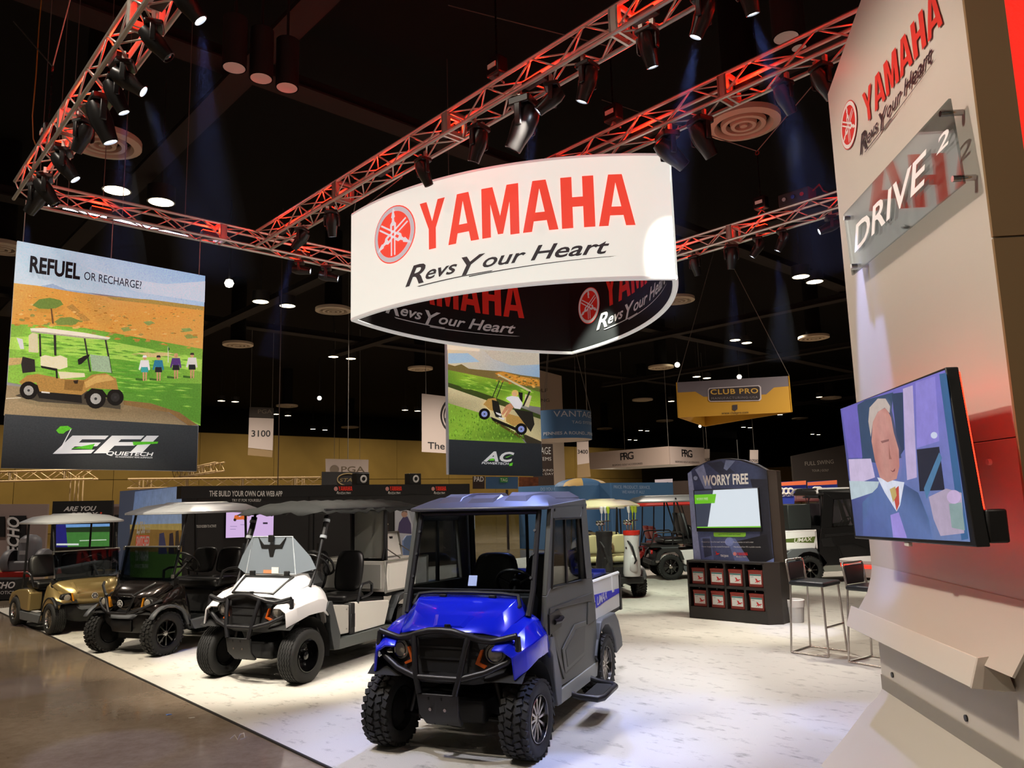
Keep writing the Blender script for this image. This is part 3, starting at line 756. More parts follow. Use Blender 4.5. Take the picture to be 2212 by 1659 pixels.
efi = [(['#bcd4e4', '#8fc0ea', '#a9c9e8', '#cfe0ea'], [(115, 62), (1362, 295), (1355, 500), (92, 345)]),
 ('#c3d8ea', [(560, 230), (760, 300), (1100, 350), (1362, 330), (1358, 470), (900, 400)]),
 ('#9db4cf', [(270, 362), (350, 347), (440, 385), (560, 402), (660, 425), (270, 380)]),
 (['#d8a95a', '#dba24c', '#d99c48', '#d6a256'], [(92, 342), (250, 360), (480, 400), (700, 430), (1000, 455), (1200, 478), (1355, 498), (1345, 800), (1000, 740), (600, 650), (75, 640)]),
 ('#b88a45', [(480, 480), (600, 590), (560, 600), (440, 500)]), ('#a8904a', [(700, 432), (1000, 452), (1352, 498), (1350, 525), (1000, 480), (760, 455)]),
 ('#8aa05a', [(950, 600), (1000, 592), (1030, 610), (980, 625)]), ('#8aa05a', [(1200, 645), (1260, 640), (1280, 660), (1220, 668)]), ('#93a055', [(800, 640), (860, 632), (880, 655), (820, 665)]), ('#8d9a50', [(1220, 690), (1300, 685), (1315, 705), (1240, 712)]),
 (['#7fae42', '#8fc04a', '#6fa83a', '#5d9a34'], [(75, 615), (330, 622), (560, 640), (900, 700), (1345, 780), (1330, 1290), (1100, 1180), (820, 1120), (500, 1080), (50, 1000)]),
 ('#a9cf5c', [(70, 700), (500, 690), (900, 760), (1340, 850), (1335, 930), (800, 850), (60, 780)]), ('#5c9434', [(820, 1000), (1335, 1010), (1330, 1280), (1050, 1160), (820, 1110)]),
 ('#d9bd86', [(870, 815), (960, 800), (1130, 805), (1210, 825), (1190, 838), (930, 832)]), ('#c8a870', [(60, 838), (200, 838), (150, 880), (55, 890)]),
 (['#9a8768', '#a8926e', '#8f7a58', '#7d6a4c'], [(45, 1020), (400, 1060), (820, 1120), (1100, 1190), (1250, 1290), (25, 1220)]), ('#8a6a40', [(820, 1120), (1000, 1140), (1190, 1200), (1310, 1285), (1250, 1288), (1120, 1200), (820, 1150)]), ('#d8cbb0', [(40, 1105), (140, 1100), (140, 1106), (40, 1112)]),
 ] + dots_efi() + [
 # tree and shrub
 ('#6f8a3e', [(215, 490), (260, 450), (330, 440), (400, 455), (420, 485), (370, 510), (320, 515), (260, 512)]), ('#7a8f45', [(360, 600), (400, 572), (470, 568), (530, 590), (500, 618), (400, 622)]), ('#6a4f30', [(335, 510), (345, 510), (358, 612), (346, 612)]),
 # flag
 ('#e8e8e0', [(1114, 765), (1118, 765), (1118, 870), (1114, 870)]), ('#1e5a2e', [(1116, 765), (1128, 780), (1116, 795)]),
 # buggy shadow, wheels, body
 ('#4a4438', [(100, 1090), (260, 1130), (560, 1150), (800, 1180), (800, 1150), (600, 1060), (200, 1050)]), ]
efi += wheel(765, 1100, 56, '#2a2a28') + [('#1c1c1a', [(240, 1060), (540, 1080), (545, 1140), (260, 1105)]),
 ('#b08646', [(125, 1000), (180, 955), (250, 945), (430, 980), (560, 985), (610, 950), (700, 940), (770, 975), (785, 1050), (680, 1045), (600, 1040), (540, 1085), (260, 1062), (240, 1000), (150, 1020)]),
 ('#d0a860', [(560, 1000), (640, 955), (720, 950), (760, 985), (640, 1005), (570, 1040)]), ('#8c6834', [(430, 985), (560, 990), (545, 1060), (425, 1050)]), ('#2a2016', [(485, 990), (520, 985), (515, 1010), (495, 1010)]), ('#15130f', [(150, 1010), (200, 995), (250, 1020), (265, 1070), (130, 1070)]), ('#15130f', [(560, 1080), (610, 1040), (680, 1050), (720, 1100), (560, 1110)])]
efi += wheel(190, 1055, 60, '#a5a39c') + wheel(635, 1110, 66, '#aaa8a2')
efi += [('#e4dcb4', [(385, 930), (560, 940), (565, 965), (400, 978)]), ('#e8e0ba', [(268, 830), (300, 820), (355, 832), (400, 822), (445, 840), (448, 900), (400, 915), (300, 905), (270, 890)]), ('#d8d0a8', [(190, 690), (215, 672), (250, 680), (255, 805), (190, 800)]),
 ('#2b2a28', [(258, 680), (270, 680), (275, 830), (262, 830)]), ('#2b2a28', [(355, 680), (372, 682), (375, 825), (360, 822)]), ('#33322f', [(555, 705), (566, 706), (605, 930), (594, 930)]), ('#33322f', [(694, 716), (706, 718), (745, 940), (734, 938)]),
 ('#9fb897', [(596, 815), (722, 830), (740, 938), (610, 925)]), ('#efe9d4', [(200, 642), (300, 640), (560, 672), (735, 705), (720, 714), (560, 700), (205, 660)]), ('#b0aa98', [(205, 658), (560, 698), (720, 713), (720, 720), (550, 708), (205, 668)]),
 ('#1f1f1e', [(515, 850), (560, 825), (595, 815), (592, 830), (540, 880), (520, 885)]), ('#2a2826', [(150, 830), (230, 850), (235, 930), (150, 940), (140, 880)]), ('#d9d9d9', [(110, 705), (150, 715), (160, 780), (135, 780)]), ('#22201e', [(270, 890), (380, 910), (385, 975), (372, 975), (368, 925), (275, 905)]),
 ('#e0dcd0', [(275, 1060), (330, 1066), (330, 1075), (275, 1070)])]
def golfer(x, y, s, top, bot, cap, skin='#c99a72'):
    return [('#3f6a28', [(x - 60 * s, y + 150 * s), (x + 5 * s, y + 158 * s), (x, y + 170 * s), (x - 60 * s, y + 165 * s)]), (skin, [(x - 14 * s, y + 100 * s), (x - 2 * s, y + 100 * s), (x - 3 * s, y + 170 * s), (x - 12 * s, y + 170 * s)]), (skin, [(x + 4 * s, y + 100 * s), (x + 16 * s, y + 100 * s), (x + 13 * s, y + 168 * s), (x + 4 * s, y + 168 * s)]),
            (top, [(x - 26 * s, y + 32 * s), (x + 26 * s, y + 32 * s), (x + 36 * s, y + 95 * s), (x + 26 * s, y + 100 * s), (x + 18 * s, y + 70 * s), (x + 18 * s, y + 82 * s), (x - 20 * s, y + 82 * s), (x - 20 * s, y + 70 * s), (x - 32 * s, y + 100 * s), (x - 40 * s, y + 92 * s)]),
            (bot, [(x - 22 * s, y + 78 * s), (x + 20 * s, y + 78 * s), (x + 24 * s, y + 112 * s), (x - 24 * s, y + 112 * s)]), (skin, circ(x, y + 18 * s, 13 * s, 12)), (cap, [(x - 15 * s, y + 14 * s), (x - 10 * s, y), (x + 10 * s, y), (x + 15 * s, y + 14 * s)])]
efi += golfer(960, 822, 1., '#ece8ea', '#3fa6a8', '#f0f0f0') + golfer(1052, 822, 1., '#2f7fa0', '#22262c', '#2a2a30') + golfer(1168, 808, 1., '#5a3a80', '#22242a', '#c9a070') + golfer(1275, 805, 1., '#e0dcd8', '#20242a', '#3a3230')
efi += [(['#3c4144', '#34393c', '#1c1f22', '#16191b'], [(32, 1212), (1314, 1290), (1305, 1590), (5, 1570)])]
t, inv = banner('hanging_banner', 'tall backlit banner of a gold golf buggy on a green hanging at the left', PLB, [(38, 520), (442, 597), (425, 1018), (4, 1011)], efi, Z7)
def zt(a): return Z7(*a)
text_on('headline', 'REFUEL', PLB, zt((195, 265)), zt((530, 316)), 108 * .3255, m_inkd, t, bold=.035, lift=.065)
text_on('headline', 'OR RECHARGE?', PLB, zt((557, 318)), zt((938, 382)), 56 * .3255, m_inkd, t, bold=.004, lift=.065)
text_on('logo_lettering', 'EFI', PLB, zt((350, 1470)), zt((1050, 1462)), 118 * .3255, m_silv, t, bold=.035, shear=.3, lift=.066)
text_on('logo_lettering', 'QUIETECH', PLB, zt((705, 1483)), zt((1018, 1490)), 26 * .3255, m_silv, t, bold=.02, shear=.2, lift=.066)
text_on('logo_lettering', 'IRS INDEPENDENT REAR SUSPENSION', PLB, zt((765, 1500)), zt((1012, 1506)), 11 * .3255, m_silv, t, shear=.2, lift=.066)
flat_print('logo_leaf', [('#5fbf2e', [zt(q) for q in [(372, 1320), (400, 1292), (450, 1290), (480, 1310), (440, 1325), (420, 1342), (390, 1340)]]), ('#e8e8e8', [zt(q) for q in [(468, 1312), (474, 1312), (406, 1445), (398, 1445)]]),
   ('#4fae28', [zt(q) for q in [(470, 1440), (630, 1408), (610, 1445)]]), ('#4fae28', [zt(q) for q in [(880, 1395), (1050, 1395), (1045, 1408), (885, 1418)]])], lambda x, y, l: PLB.p(x, y, l + .064), m_prlit, t)
for x0 in (0.03, .5, .97):
    a = PLB.p(38 + 404 * x0, 520 + 77 * x0); rod('hanging_cable', inv @ a, inv @ V((a.x, a.y, HT - .1)), .006, m_cable, t, 6)

pA = at_z(968, 1025, 2.42); PLA = Plane(pA, E1)
Z5b = zf(880, 720, 440 / 2147)
ac = [(['#e8d8b0', '#b9cfe0', '#8fb6d8', '#dcd0a8'], [(420, 60), (1388, 60), (1395, 470), (428, 340)]), ('#f0e8cc', [(420, 60), (800, 60), (760, 190), (420, 170)]), ('#c9c6b4', [(800, 180), (1388, 200), (1392, 330), (1100, 340), (900, 270)]), ('#a9cbe4', [(430, 210), (640, 210), (760, 300), (430, 320)]),
 ('#7a6a3c', [(428, 325), (500, 345), (570, 325), (650, 375), (900, 395), (1000, 400), (1200, 440), (1393, 465), (1398, 640), (900, 560), (428, 420)]), ('#c98f3a', [(920, 420), (1010, 402), (1150, 445), (1393, 490), (1396, 560), (1180, 540), (980, 460)]), ('#5f6a30', [(1180, 545), (1396, 580), (1398, 640), (1250, 610)]),
 (['#6f9a30', '#9dc23c', '#8fb83a', '#5d8a2a'], [(428, 385), (700, 440), (1000, 500), (1200, 560), (1398, 620), (1404, 780), (1000, 720), (430, 560)]),
 ('#3c4a20', [(430, 520), (700, 600), (880, 660), (1402, 860), (1404, 910), (860, 720), (430, 570)]),
 (['#d8cda0', '#cfc498', '#a89f78', '#c8bd90'], [(430, 565), (860, 715), (1405, 905), (1412, 1165), (1300, 1150), (900, 890), (430, 735)]),
 (['#7da838', '#8cb83c', '#4f7a24', '#3c6420'], [(430, 735), (800, 850), (1000, 960), (1180, 1080), (1250, 1165), (440, 1120)]), ('#55441f', [(880, 890), (1200, 1080), (1300, 1150), (1180, 1100), (900, 930)]),
 ('#3a3428', [(1180, 1040), (1412, 1140), (1412, 1168), (1260, 1165)])]
ac += dots_ac() + [('#1c1a16', [(880, 880), (1160, 1000), (1150, 1030), (900, 920)]), ('#b8924e', [(800, 750), (850, 690), (930, 680), (960, 760), (900, 820), (860, 800), (830, 770)]), ('#22201c', [(890, 700), (960, 720), (1000, 900), (930, 880), (900, 800)]), ('#b8924e', [(1040, 840), (1180, 880), (1290, 960), (1300, 1010), (1180, 960), (1120, 980), (1040, 930)]),
 ('#25231f', [(1120, 800), (1320, 830), (1340, 960), (1300, 1040), (1240, 960), (1180, 880)]), ('#d6c9a0', [(1240, 640), (1310, 660), (1280, 780), (1230, 760)]), ('#22201c', [(1170, 620), (1215, 625), (1215, 720), (1190, 720)])]
ac += wheel(812, 850, 60, '#8a9ad8') + wheel(1200, 1010, 62, '#8a9ad8')
ac += [('#cfc6a0', [(955, 425), (1300, 600), (1310, 620), (1290, 618), (950, 440)]), ('#2b2a26', [(965, 500), (975, 500), (900, 680), (890, 680)]), ('#2b2a26', [(1005, 505), (1013, 505), (945, 680), (935, 680)]), ('#2b2a26', [(1280, 610), (1300, 615), (1230, 770), (1212, 770)]),
 ('#e6c070', circ(1135, 632, 36, 16)), ('#e0b088', circ(1128, 640, 20, 12)), ('#ecebf0', [(1100, 660), (1170, 670), (1215, 740), (1190, 800), (1130, 790), (1080, 720), (1040, 690), (1050, 672)]), ('#c98f6a', [(1090, 735), (1040, 760), (990, 850), (1010, 860), (1070, 790), (1020, 880), (1040, 885), (1120, 780)]), ('#e8e8e8', [(930, 830), (990, 850), (985, 875), (940, 850)]), ('#e8e8e8', [(960, 880), (1025, 895), (1015, 915), (970, 895)])]
ac += [(['#2c3136', '#272b30', '#1c2024', '#1c2024'], [(438, 1118), (1412, 1165), (1428, 1508), (438, 1490)])]
t, inv = banner('hanging_banner', 'tall backlit banner of a golfer driving downhill hanging below the ring sign', PLA, [(962, 560), (1158, 590), (1172, 1028), (968, 1025)], ac, Z5b)
zz = lambda a: Z5b(*a)
text_on('logo_lettering', 'AC', PLA, zz((800, 1345)), zz((1130, 1352)), 105 * .205, m_silv, t, bold=.035, shear=.3, lift=.066)
text_on('logo_lettering', 'POWERTECH', PLA, zz((782, 1378)), zz((1070, 1386)), 24 * .205, m_silv, t, bold=.02, shear=.2, lift=.066)
flat_print('logo_leaf', [('#5fbf2e', [zz(q) for q in [(1030, 1310), (1125, 1275), (1050, 1310)]]), ('#5fbf2e', [zz(q) for q in [(1072, 1375), (1112, 1362), (1105, 1395), (1075, 1398)]]), ('#5fbf2e', [zz(q) for q in [(850, 1340), (890, 1318), (915, 1320), (915, 1342)]])], lambda x, y, l: PLA.p(x, y, l + .064), m_prlit, t)
for x0 in (.05, .95):
    a = PLA.p(962 + 196 * x0, 560 + 30 * x0); rod('hanging_cable', inv @ a, inv @ V((a.x, a.y, CEIL)), .008, m_cable, t, 6)
# LED batten lights behind the left banner
m_batten = M('led_batten', '#efe8ff', .4, emit=11., ecol='#e4dcff')
for i, (a, b) in enumerate((((78, 436), (124, 447)), ((136, 449), (230, 469)), ((246, 473), (414, 513)))):
    P1 = at_pl(*a, pB - E1 * .9, E1); P2 = at_pl(*b, pB - E1 * .9, E1); dz = P2 - P1
    t = thing('led_batten', 'purple-white LED batten light behind the left banner, ' + ('leftmost', 'middle', 'rightmost and longest')[i], 'batten light', P1, 0, 'LED battens behind the banner')
    MB().cyl((0, 0, .03), dz + V((0, 0, .03)), .03, n=6).build('housing', m_blk, t)
    n = 4 + i * 8
    MB().cyl((0, 0, 0), dz, .016, n=6).build('led_strip', m_batten, t)
    for q in (.1, .9): rod('hanger', dz * q + V((0, 0, .05)), V((dz.x * q, dz.y * q, CEIL - P1.z)), .006, m_cable, t, 5)
# ================================================================ white logo tower on the right
TD = V((.095, .9955, 0)).normalized(); TN = V((-TD.y, TD.x, 0))
PF = at_y(1860, 1000, 5.65); PF.z = 0
TWR = thing('logo_tower', 'tall white logo tower with screen and literature ledge at the right edge', 'tower', PF, math.atan2(TD.y, TD.x) + math.pi)
# local frame: +x runs along the face towards the camera, -y is out of the face
tinv = parent_inv(TWR)
FW, FT = 2.075, 5.02
m_tw = M('tower_white', '#cfc8bb', .38, var=.02, vscale=.8); m_side = M('tower_side_shaded', '#8a6f4a', .7); m_seam = M('panel_seam', '#5c5346', .8)  # brown of the end panels holds the shade on the tower's end
MB().bx(0, FW, .005, .30, 0, 2.123).build('lower_face_panel', m_tw, TWR, bevel=.004)
MB().prism([(0, 2.128), (FW, 2.128), (FW, 5.6), (0, 4.98)], 1, .005, .30).build('upper_face_panel', m_tw, TWR, bevel=.004)
MB().bx(.01, FW - .01, .02, .28, 2.12, 2.13).build('seam', m_seam, TWR, smooth=0)
MB().bx(FW + .001, FW + .02, .0, .19, 0, 3.08).build('end_panel', m_side, TWR, smooth=0); MB().bx(FW + .001, FW + .02, .0, .19, 3.09, 5.6).build('end_panel', m_side, TWR, smooth=0)
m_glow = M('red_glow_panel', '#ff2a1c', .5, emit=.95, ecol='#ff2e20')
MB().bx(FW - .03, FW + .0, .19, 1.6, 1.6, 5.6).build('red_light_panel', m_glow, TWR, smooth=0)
MB().bx(FW - .02, FW + .01, .19, 1.6, 0, 1.6).build('end_wall', m_side, TWR, smooth=0)
# swept foot and ledge, drawn as profiles (out of the wall, height)
foot = [(0, .62), (.0, .52), (.035, .465), (.11, .40), (.28, .20), (.455, .012), (.30, .012), (.0, .012)]
MB().prism([(-a, z) for a, z in foot], 0, 0, FW).build('swept_foot', m_tw, TWR, smooth=25)
fk = [(.46, .012), (.285, .205), (.12, .40)]
sheet = [(.0, 1.37), (.012, 1.30), (.05, 1.18), (.13, 1.05), (.118, 1.045), (.035, 1.18), (.0, 1.27)]
MB().prism([(-a, z) for a, z in sheet], 0, .03, FW - .02).build('sloping_ledge', m_tw, TWR, smooth=50)
tray = [(.0, .93), (.05, .925), (.20, .945), (.155, 1.085), (.145, 1.082), (.178, .965), (.05, .955), (.0, .96)]
MB().prism([(-a, z) for a, z in tray], 0, -.02, FW - .28).build('tray', M('tray_white', '#e2dccf', .4), TWR, bevel=.004)
MB().prism([(-a, z) for a, z in [(.0, .93), (.2, .945), (.155, 1.085), (.05, 1.1)]], 0, FW - .28, FW - .265).build('tray_end', m_tw, TWR, smooth=0)
for i, (x, z) in enumerate(((.22, .66), (1.25, .66))): MB().cyl((x, -.004, z), (x, .01, z), .018, n=12).build('cap_hole', m_blk, TWR)
MB().cyl((FW - .26, -.012, 2.02), (FW - .26, .01, 2.02), .016, n=12).build('screw_cap', m_white, TWR)
PLT = Plane(PF, TN)
m_tred = M('tower_red_ink', '#d9382c', .45); m_tblk = M('tower_black_ink', '#1b1a1c', .45)
text_on('wordmark', '', PLT, (1868.6, 270.5), (2036, 50), 72, m_tred, TWR, geo=wordmark())
text_on('slogan', '', PLT, (1857, 332), (2022, 118), 28, m_tblk, TWR, geo=slogan())
ce = PLT.p(1834, 270); re = (PLT.p(1834, 217) - ce).length
emblem('emblem', lambda x, y, k: tinv @ (ce + PLT.x * x + PLT.y * y + PLT.n * (.003 + .001 * k)), re, 0, 0, EM_FLAT, TWR)
# clear acrylic plaque on standoffs
pq = [PLT.p(*q, .09) for q in ((1822, 463), (2049, 213), (2081, 396), (1840, 595))]
cen = sum(pq, V()) / 4
AC = thing('acrylic_plaque', 'clear acrylic plaque with frosted lettering on standoffs high on the tower', 'plaque', cen)
ainv = parent_inv(AC)
m_acr = glass('clear_acrylic', '#dfe4e4', .12)
m = MB(); vs = [ainv @ p for p in pq] + [ainv @ (p - PLT.n * .012) for p in pq]
m.add(vs, [(0, 1, 2, 3), (7, 6, 5, 4), (0, 4, 5, 1), (1, 5, 6, 2), (2, 6, 7, 3), (3, 7, 4, 0)]).build('pane', m_acr, AC, smooth=0)
m_frost = M('frosted_letter', '#f4f2ee', .3, emit=.12)
text_on('lettering', 'DRIVE', PLT, (1846, 545), (2008, 385), 56, m_frost, AC, bold=.015, shear=.25, lift=.103)
text_on('lettering', '2', PLT, (2022, 336), (2052, 306), 34, m_frost, AC, bold=.015, shear=.25, lift=.103)
for p, s in zip(pq, ((.06, -.05), (-.06, -.05), (-.06, .05), (.06, .05))):
    c = p + PLT.x * s[0] + PLT.y * s[1]; MB().cyl(ainv @ (c + PLT.n * .02), ainv @ (c - PLT.n * .09), .016, n=14).build('standoff', m_chrome, AC)
# wall screen
PV = Plane(PF + TN * .28, TN)
tv = [PV.p(*q) for q in ((1815, 883), (2042, 793), (2110, 1182), (1846, 1163))]
TV = thing('display_screen', 'large wall-mounted screen showing a man in a blue jacket on the tower', 'television', (tv[2] + tv[3]) / 2)
vinv = parent_inv(TV)
m = MB(); vs = [vinv @ p for p in tv] + [vinv @ (p - PV.n * .06) for p in tv]
m.add(vs, [(0, 1, 2, 3), (7, 6, 5, 4), (0, 4, 5, 1), (1, 5, 6, 2), (2, 6, 7, 3), (3, 7, 4, 0)]).build('casing', m_blk, TV, bevel=.006)
def at_tv(x, y, l): return PV.p(x, y, l)
Z3 = zf(1640, 760, 572 / 1898)
scr = [(['#5a58a8', '#7a70c8', '#6a80b0', '#38487a'], [(582, 410), (1332, 130), (1512, 1362), (692, 1318)]),
 ('#2c4668', [(705, 380), (760, 345), (960, 290), (950, 420), (1020, 760), (860, 800), (740, 780), (700, 560)]), ('#6a60b8', [(590, 410), (700, 372), (720, 560), (740, 760), (640, 760)]), ('#8a80d0', [(1120, 220), (1260, 175), (1290, 640), (1130, 690)]), ('#b9a8d0', [(1030, 265), (1100, 240), (1130, 900), (1060, 920), (1045, 700)]), ('#c9b8d8', [(640, 770), (800, 765), (830, 900), (655, 960)]),
 ('#22385a', [(950, 300), (1030, 290), (1040, 700), (1000, 760)]), ('#101830', [(1128, 700), (1290, 680), (1330, 990), (1150, 1000)]), ('#4878a0', [(1290, 720), (1310, 760), (1200, 1060), (1180, 980)]), ('#2f5f8f', [(1290, 160), (1340, 150), (1500, 1340), (1450, 1350)]), ('#b0a0b8', [(1215, 1040), (1340, 980), (1450, 1010), (1470, 1300), (1300, 1320), (1250, 1200)]), ('#88a0a0', [(1360, 1090), (1450, 1080), (1475, 1280), (1380, 1260)]), ('#c9d0e8', circ(1253, 598, 24, 12)), ('#c9b0d8', circ(1395, 1040, 50, 14)),
 ('#b8c8d0', [(645, 925), (860, 930), (840, 1000), (660, 1060)]),
 (['#4a6a98', '#5a72a8', '#4a5a98', '#38507a'], [(740, 1080), (860, 960), (1010, 930), (1140, 1010), (1215, 1200), (1240, 1340), (745, 1318)]), ('#d8dcec', [(845, 900), (1005, 930), (1040, 935), (1010, 1100), (985, 1145), (900, 1010)]), ('#9a8ad8', [(940, 1170), (1000, 1150), (1060, 1335), (960, 1330)]), ('#c0483c', [(955, 1000), (1000, 960), (1005, 1090), (985, 1140)]), ('#c0a868', [(935, 985), (975, 965), (985, 1030), (960, 1080)]),
 (['#c08a80', '#c89088', '#b87870', '#c88c80'], [(815, 480), (860, 420), (910, 400), (945, 470), (965, 580), (1000, 700), (1005, 820), (985, 910), (920, 935), (865, 900), (830, 780), (805, 640)]),
 ('#c0b0a8', [(782, 500), (790, 400), (850, 335), (905, 335), (938, 390), (935, 440), (900, 400), (850, 430), (815, 500), (800, 610)]), ('#8a5a58', [(870, 640), (930, 625), (930, 640), (880, 655)]), ('#7a4044', [(938, 845), (958, 855), (975, 832), (972, 856), (955, 862)]), ('#a06860', [(928, 650), (940, 740), (950, 770), (930, 770)])]
flat_print('picture', [(c, [Z3(*q) for q in p]) for c, p in scr], at_tv, print_mat('screen_glow', .92, .42, .12, 9., True), TV, .0003)
bc = (tv[0] + tv[1] + tv[2] + tv[3]) / 4
MB().box(vinv @ (bc - PV.n * .16), (.16, .4, .4), Matrix.Rotation(TWR.rotation_euler.z - math.pi / 2, 3, 'Z')).build('wall_bracket', m_blkm, TV, smooth=0)
cb = tv[2] - PV.n * .105 + V((0, 0, .09)); MB().box(vinv @ (cb + TD * .035), (.09, .06, .15), Matrix.Rotation(TWR.rotation_euler.z - math.pi / 2, 3, 'Z')).build('speaker_box', m_blk, TV, bevel=.01)
MB().box(vinv @ ((tv[2] + tv[3]) / 2 - PV.n * .02 - V((0, 0, .012))), (.02, .06, .02), Matrix.Rotation(TWR.rotation_euler.z - math.pi / 2, 3, 'Z')).build('sensor_tab', m_white, TV, smooth=0)
# red LED strip on the back of the screen washes the tower face
m_strip = M('red_strip', '#ff2010', .5, emit=13., ecol='#ff1a0c')
qs = [p - PV.n * .075 for p in tv]; cc = sum(qs, V()) / 4
qs = [cc + (p - cc) * .945 for p in qs]
MB().tube([vinv @ p for p in qs], .006, 6, closed=True).build('led_strip', m_strip, TV)
# business cards in the tray
pc = PF + TD * -.28 + TN * .11 + V((0, 0, .975))
ch = thing('card_holder', 'small dark pile of cards in the tower tray', 'cards', pc, TWR.rotation_euler.z)
for k in range(5): MB().bx(-.07 + .01 * k, .07 + .004 * k, -.03, .025, .006 * k, .006 * k + .005).build('card', M('card_dark' if k % 2 else 'card_gold', '#2a241c' if k % 2 else '#8a7a50', .3, .3), ch, smooth=0)

# ================================================================ kiosk with battery shelf
k0 = at_z(1490, 1336); k1 = at_z(1660, 1352)
KA = math.atan2((k1 - k0).y, (k1 - k0).x); KW = (k1 - k0).length
KI = thing('battery_kiosk', 'black display kiosk with rounded graphic headboard and red battery shelf', 'kiosk', k0, KA)
kinv = parent_inv(KI)
m_kb = M('kiosk_black', '#23211f', .5, var=.06); m_ks = M('kiosk_side', '#2e2a26', .5)
KD = .42; HB = .885
sh = MB(); sh.bx(0, KW, .40, KD, 0, HB)
for z0, z1 in ((0, .19), (.485, .525), (HB - .03, HB)): sh.bx(0, KW, 0, .41, z0, z1)
nx = 4
for i in range(nx + 1):
    x = i * (KW - .03) / nx; sh.bx(x, x + .03, 0, .41, .15, HB - .01)
sh.build('shelf_unit', m_kb, KI, smooth=0)
MB().prism([(KW, 0), (KW + .16, .16), (KW + .16, KD + .05), (KW, KD)], 2, 0, HB).build('side_return', m_ks, KI, smooth=0)
kp = kinv @ Plane(k0 + V((-math.sin(KA), math.cos(KA), 0)) * .20, V((-math.sin(KA), math.cos(KA), 0))).p(1488, 1024)
PK = Plane(k0 + V((-math.sin(KA), math.cos(KA), 0)) * .20, V((-math.sin(KA), math.cos(KA), 0)))
def kx(px, py): return kinv @ PK.p(px, py)
arch = [(1502, 1215), (1487, 1022), (1497, 1011), (1520, 1000), (1550, 992), (1575, 990), (1605, 993), (1635, 1003), (1656, 1015), (1672, 1217)]
A2 = [kx(*q) for q in arch]
MB().prism([(p.x, p.z) for p in A2], 1, .205, .30).build('headboard', m_kb, KI, bevel=.004)
MB().prism([(A2[8].x, A2[8].z), (A2[8].x + .14, A2[8].z - .02), (A2[9].x + .14, HB), (A2[9].x, HB)], 1, .22, .36).build('headboard_side', M('kiosk_brown', '#3c332b', .55), KI, smooth=0)
Zk = zf(1460, 980, 260 / 1135)
kl = [(['#4a5478', '#39425e', '#20232e', '#3a3f58'], [(110, 185), (180, 130), (300, 70), (440, 50), (600, 65), (740, 110), (855, 155), (925, 1035), (170, 1020)]),
 ('#8e98b8', [(112, 190), (145, 165), (180, 400), (210, 800), (240, 1020), (175, 1018), (140, 600)]), ('#7a84a4', [(180, 150), (260, 100), (300, 240), (340, 330), (270, 330), (210, 200)]), ('#2a2e3e', [(290, 90), (430, 70), (560, 180), (420, 200)]), ('#69738f', [(470, 62), (560, 66), (480, 160), (450, 140)]), ('#20222c', [(700, 240), (860, 240), (905, 900), (925, 1030), (780, 1030), (800, 600)]), ('#15161c', [(560, 830), (860, 760), (900, 1020), (620, 1025)]),
 ('#59648c', [(230, 790), (330, 780), (360, 1010), (250, 1015)]), ('#59648c', [(480, 790), (560, 800), (700, 1020), (560, 1022)]), ('#6f7aa8', circ(505, 830, 42, 16)), ('#31384e', [(250, 800), (320, 800), (340, 960), (270, 980)]), ('#6878a8', [(830, 1030), (925, 985), (925, 1032)]),
 ('#3b4258', circ(185, 230, 32, 14)), ('#8a94b0', circ(185, 230, 20, 12))]
flat_print('graphic', [(c, [Zk(*q) for q in p]) for c, p in kl], lambda x, y, l: PK.p(x, y, l + .002), print_mat('kiosk_print', .16, .5, .18, 18.), KI)  # printed graphic given slight emission to look brighter
text_on('headline', 'WORRY FREE', PK, Zk(258, 300), Zk(685, 282), 95 * .229, m_white, KI, bold=.03, lift=.02)
scq = [Zk(163, 345), Zk(775, 318), Zk(806, 735), Zk(195, 735)]
kt = [PK.p(*q, .055) for q in scq]
m = MB(); vs = [kinv @ p for p in kt] + [kinv @ (p - PK.n * .045) for p in kt]
m.add(vs, [(0, 1, 2, 3), (7, 6, 5, 4), (0, 4, 5, 1), (1, 5, 6, 2), (2, 6, 7, 3), (3, 7, 4, 0)]).build('screen', m_blk, KI, bevel=.004)
sl = [('#dfe8f0', [(172, 352), (768, 325), (800, 695), (200, 700)]), ('#3a4050', [(172, 352), (352, 344), (300, 690), (198, 692)]), ('#6cc020', [(174, 388), (380, 380), (366, 466), (180, 474)]), ('#7ac83a', [(198, 690), (800, 682), (801, 695), (200, 700)])]
flat_print('screen_picture', [(c, [Zk(*q) for q in p]) for c, p in sl], lambda x, y, l: PK.p(x, y, l + .058), print_mat('lit_slide', .9, .3, screen=True), KI)
text_on('screen_text', 'WORRY FREE', PK, Zk(195, 440), Zk(303, 436), 24 * .229, m_inkw, KI, lift=.064)
flat_print('badge', [('#7fb83a', [Zk(*q) for q in [(355, 742), (660, 742), (658, 775), (645, 784), (368, 784), (356, 775)]])], lambda x, y, l: PK.p(x, y, l + .02), print_mat('matte_print', .04), KI)
text_on('small_text', 'NEW MOTIVE AGM BATTERIES', PK, Zk(400, 766), Zk(612, 766), 11 * .229, m_inkd, KI, lift=.026)
for s, a, b in (('• Protected by a "Life of the Lease" warranty', (240, 838), (468, 838)), ('• Shorter charging time than standard FLA batteries', (242, 882), (505, 884)), ('• Easy to maintain, no need to water', (537, 840), (732, 840)), ('• Manufactured from 90% recyclable materials', (540, 884), (800, 886))):
    text_on('small_text', s, PK, Zk(*a), Zk(*b), 13 * .229, m_white, KI, lift=.02)
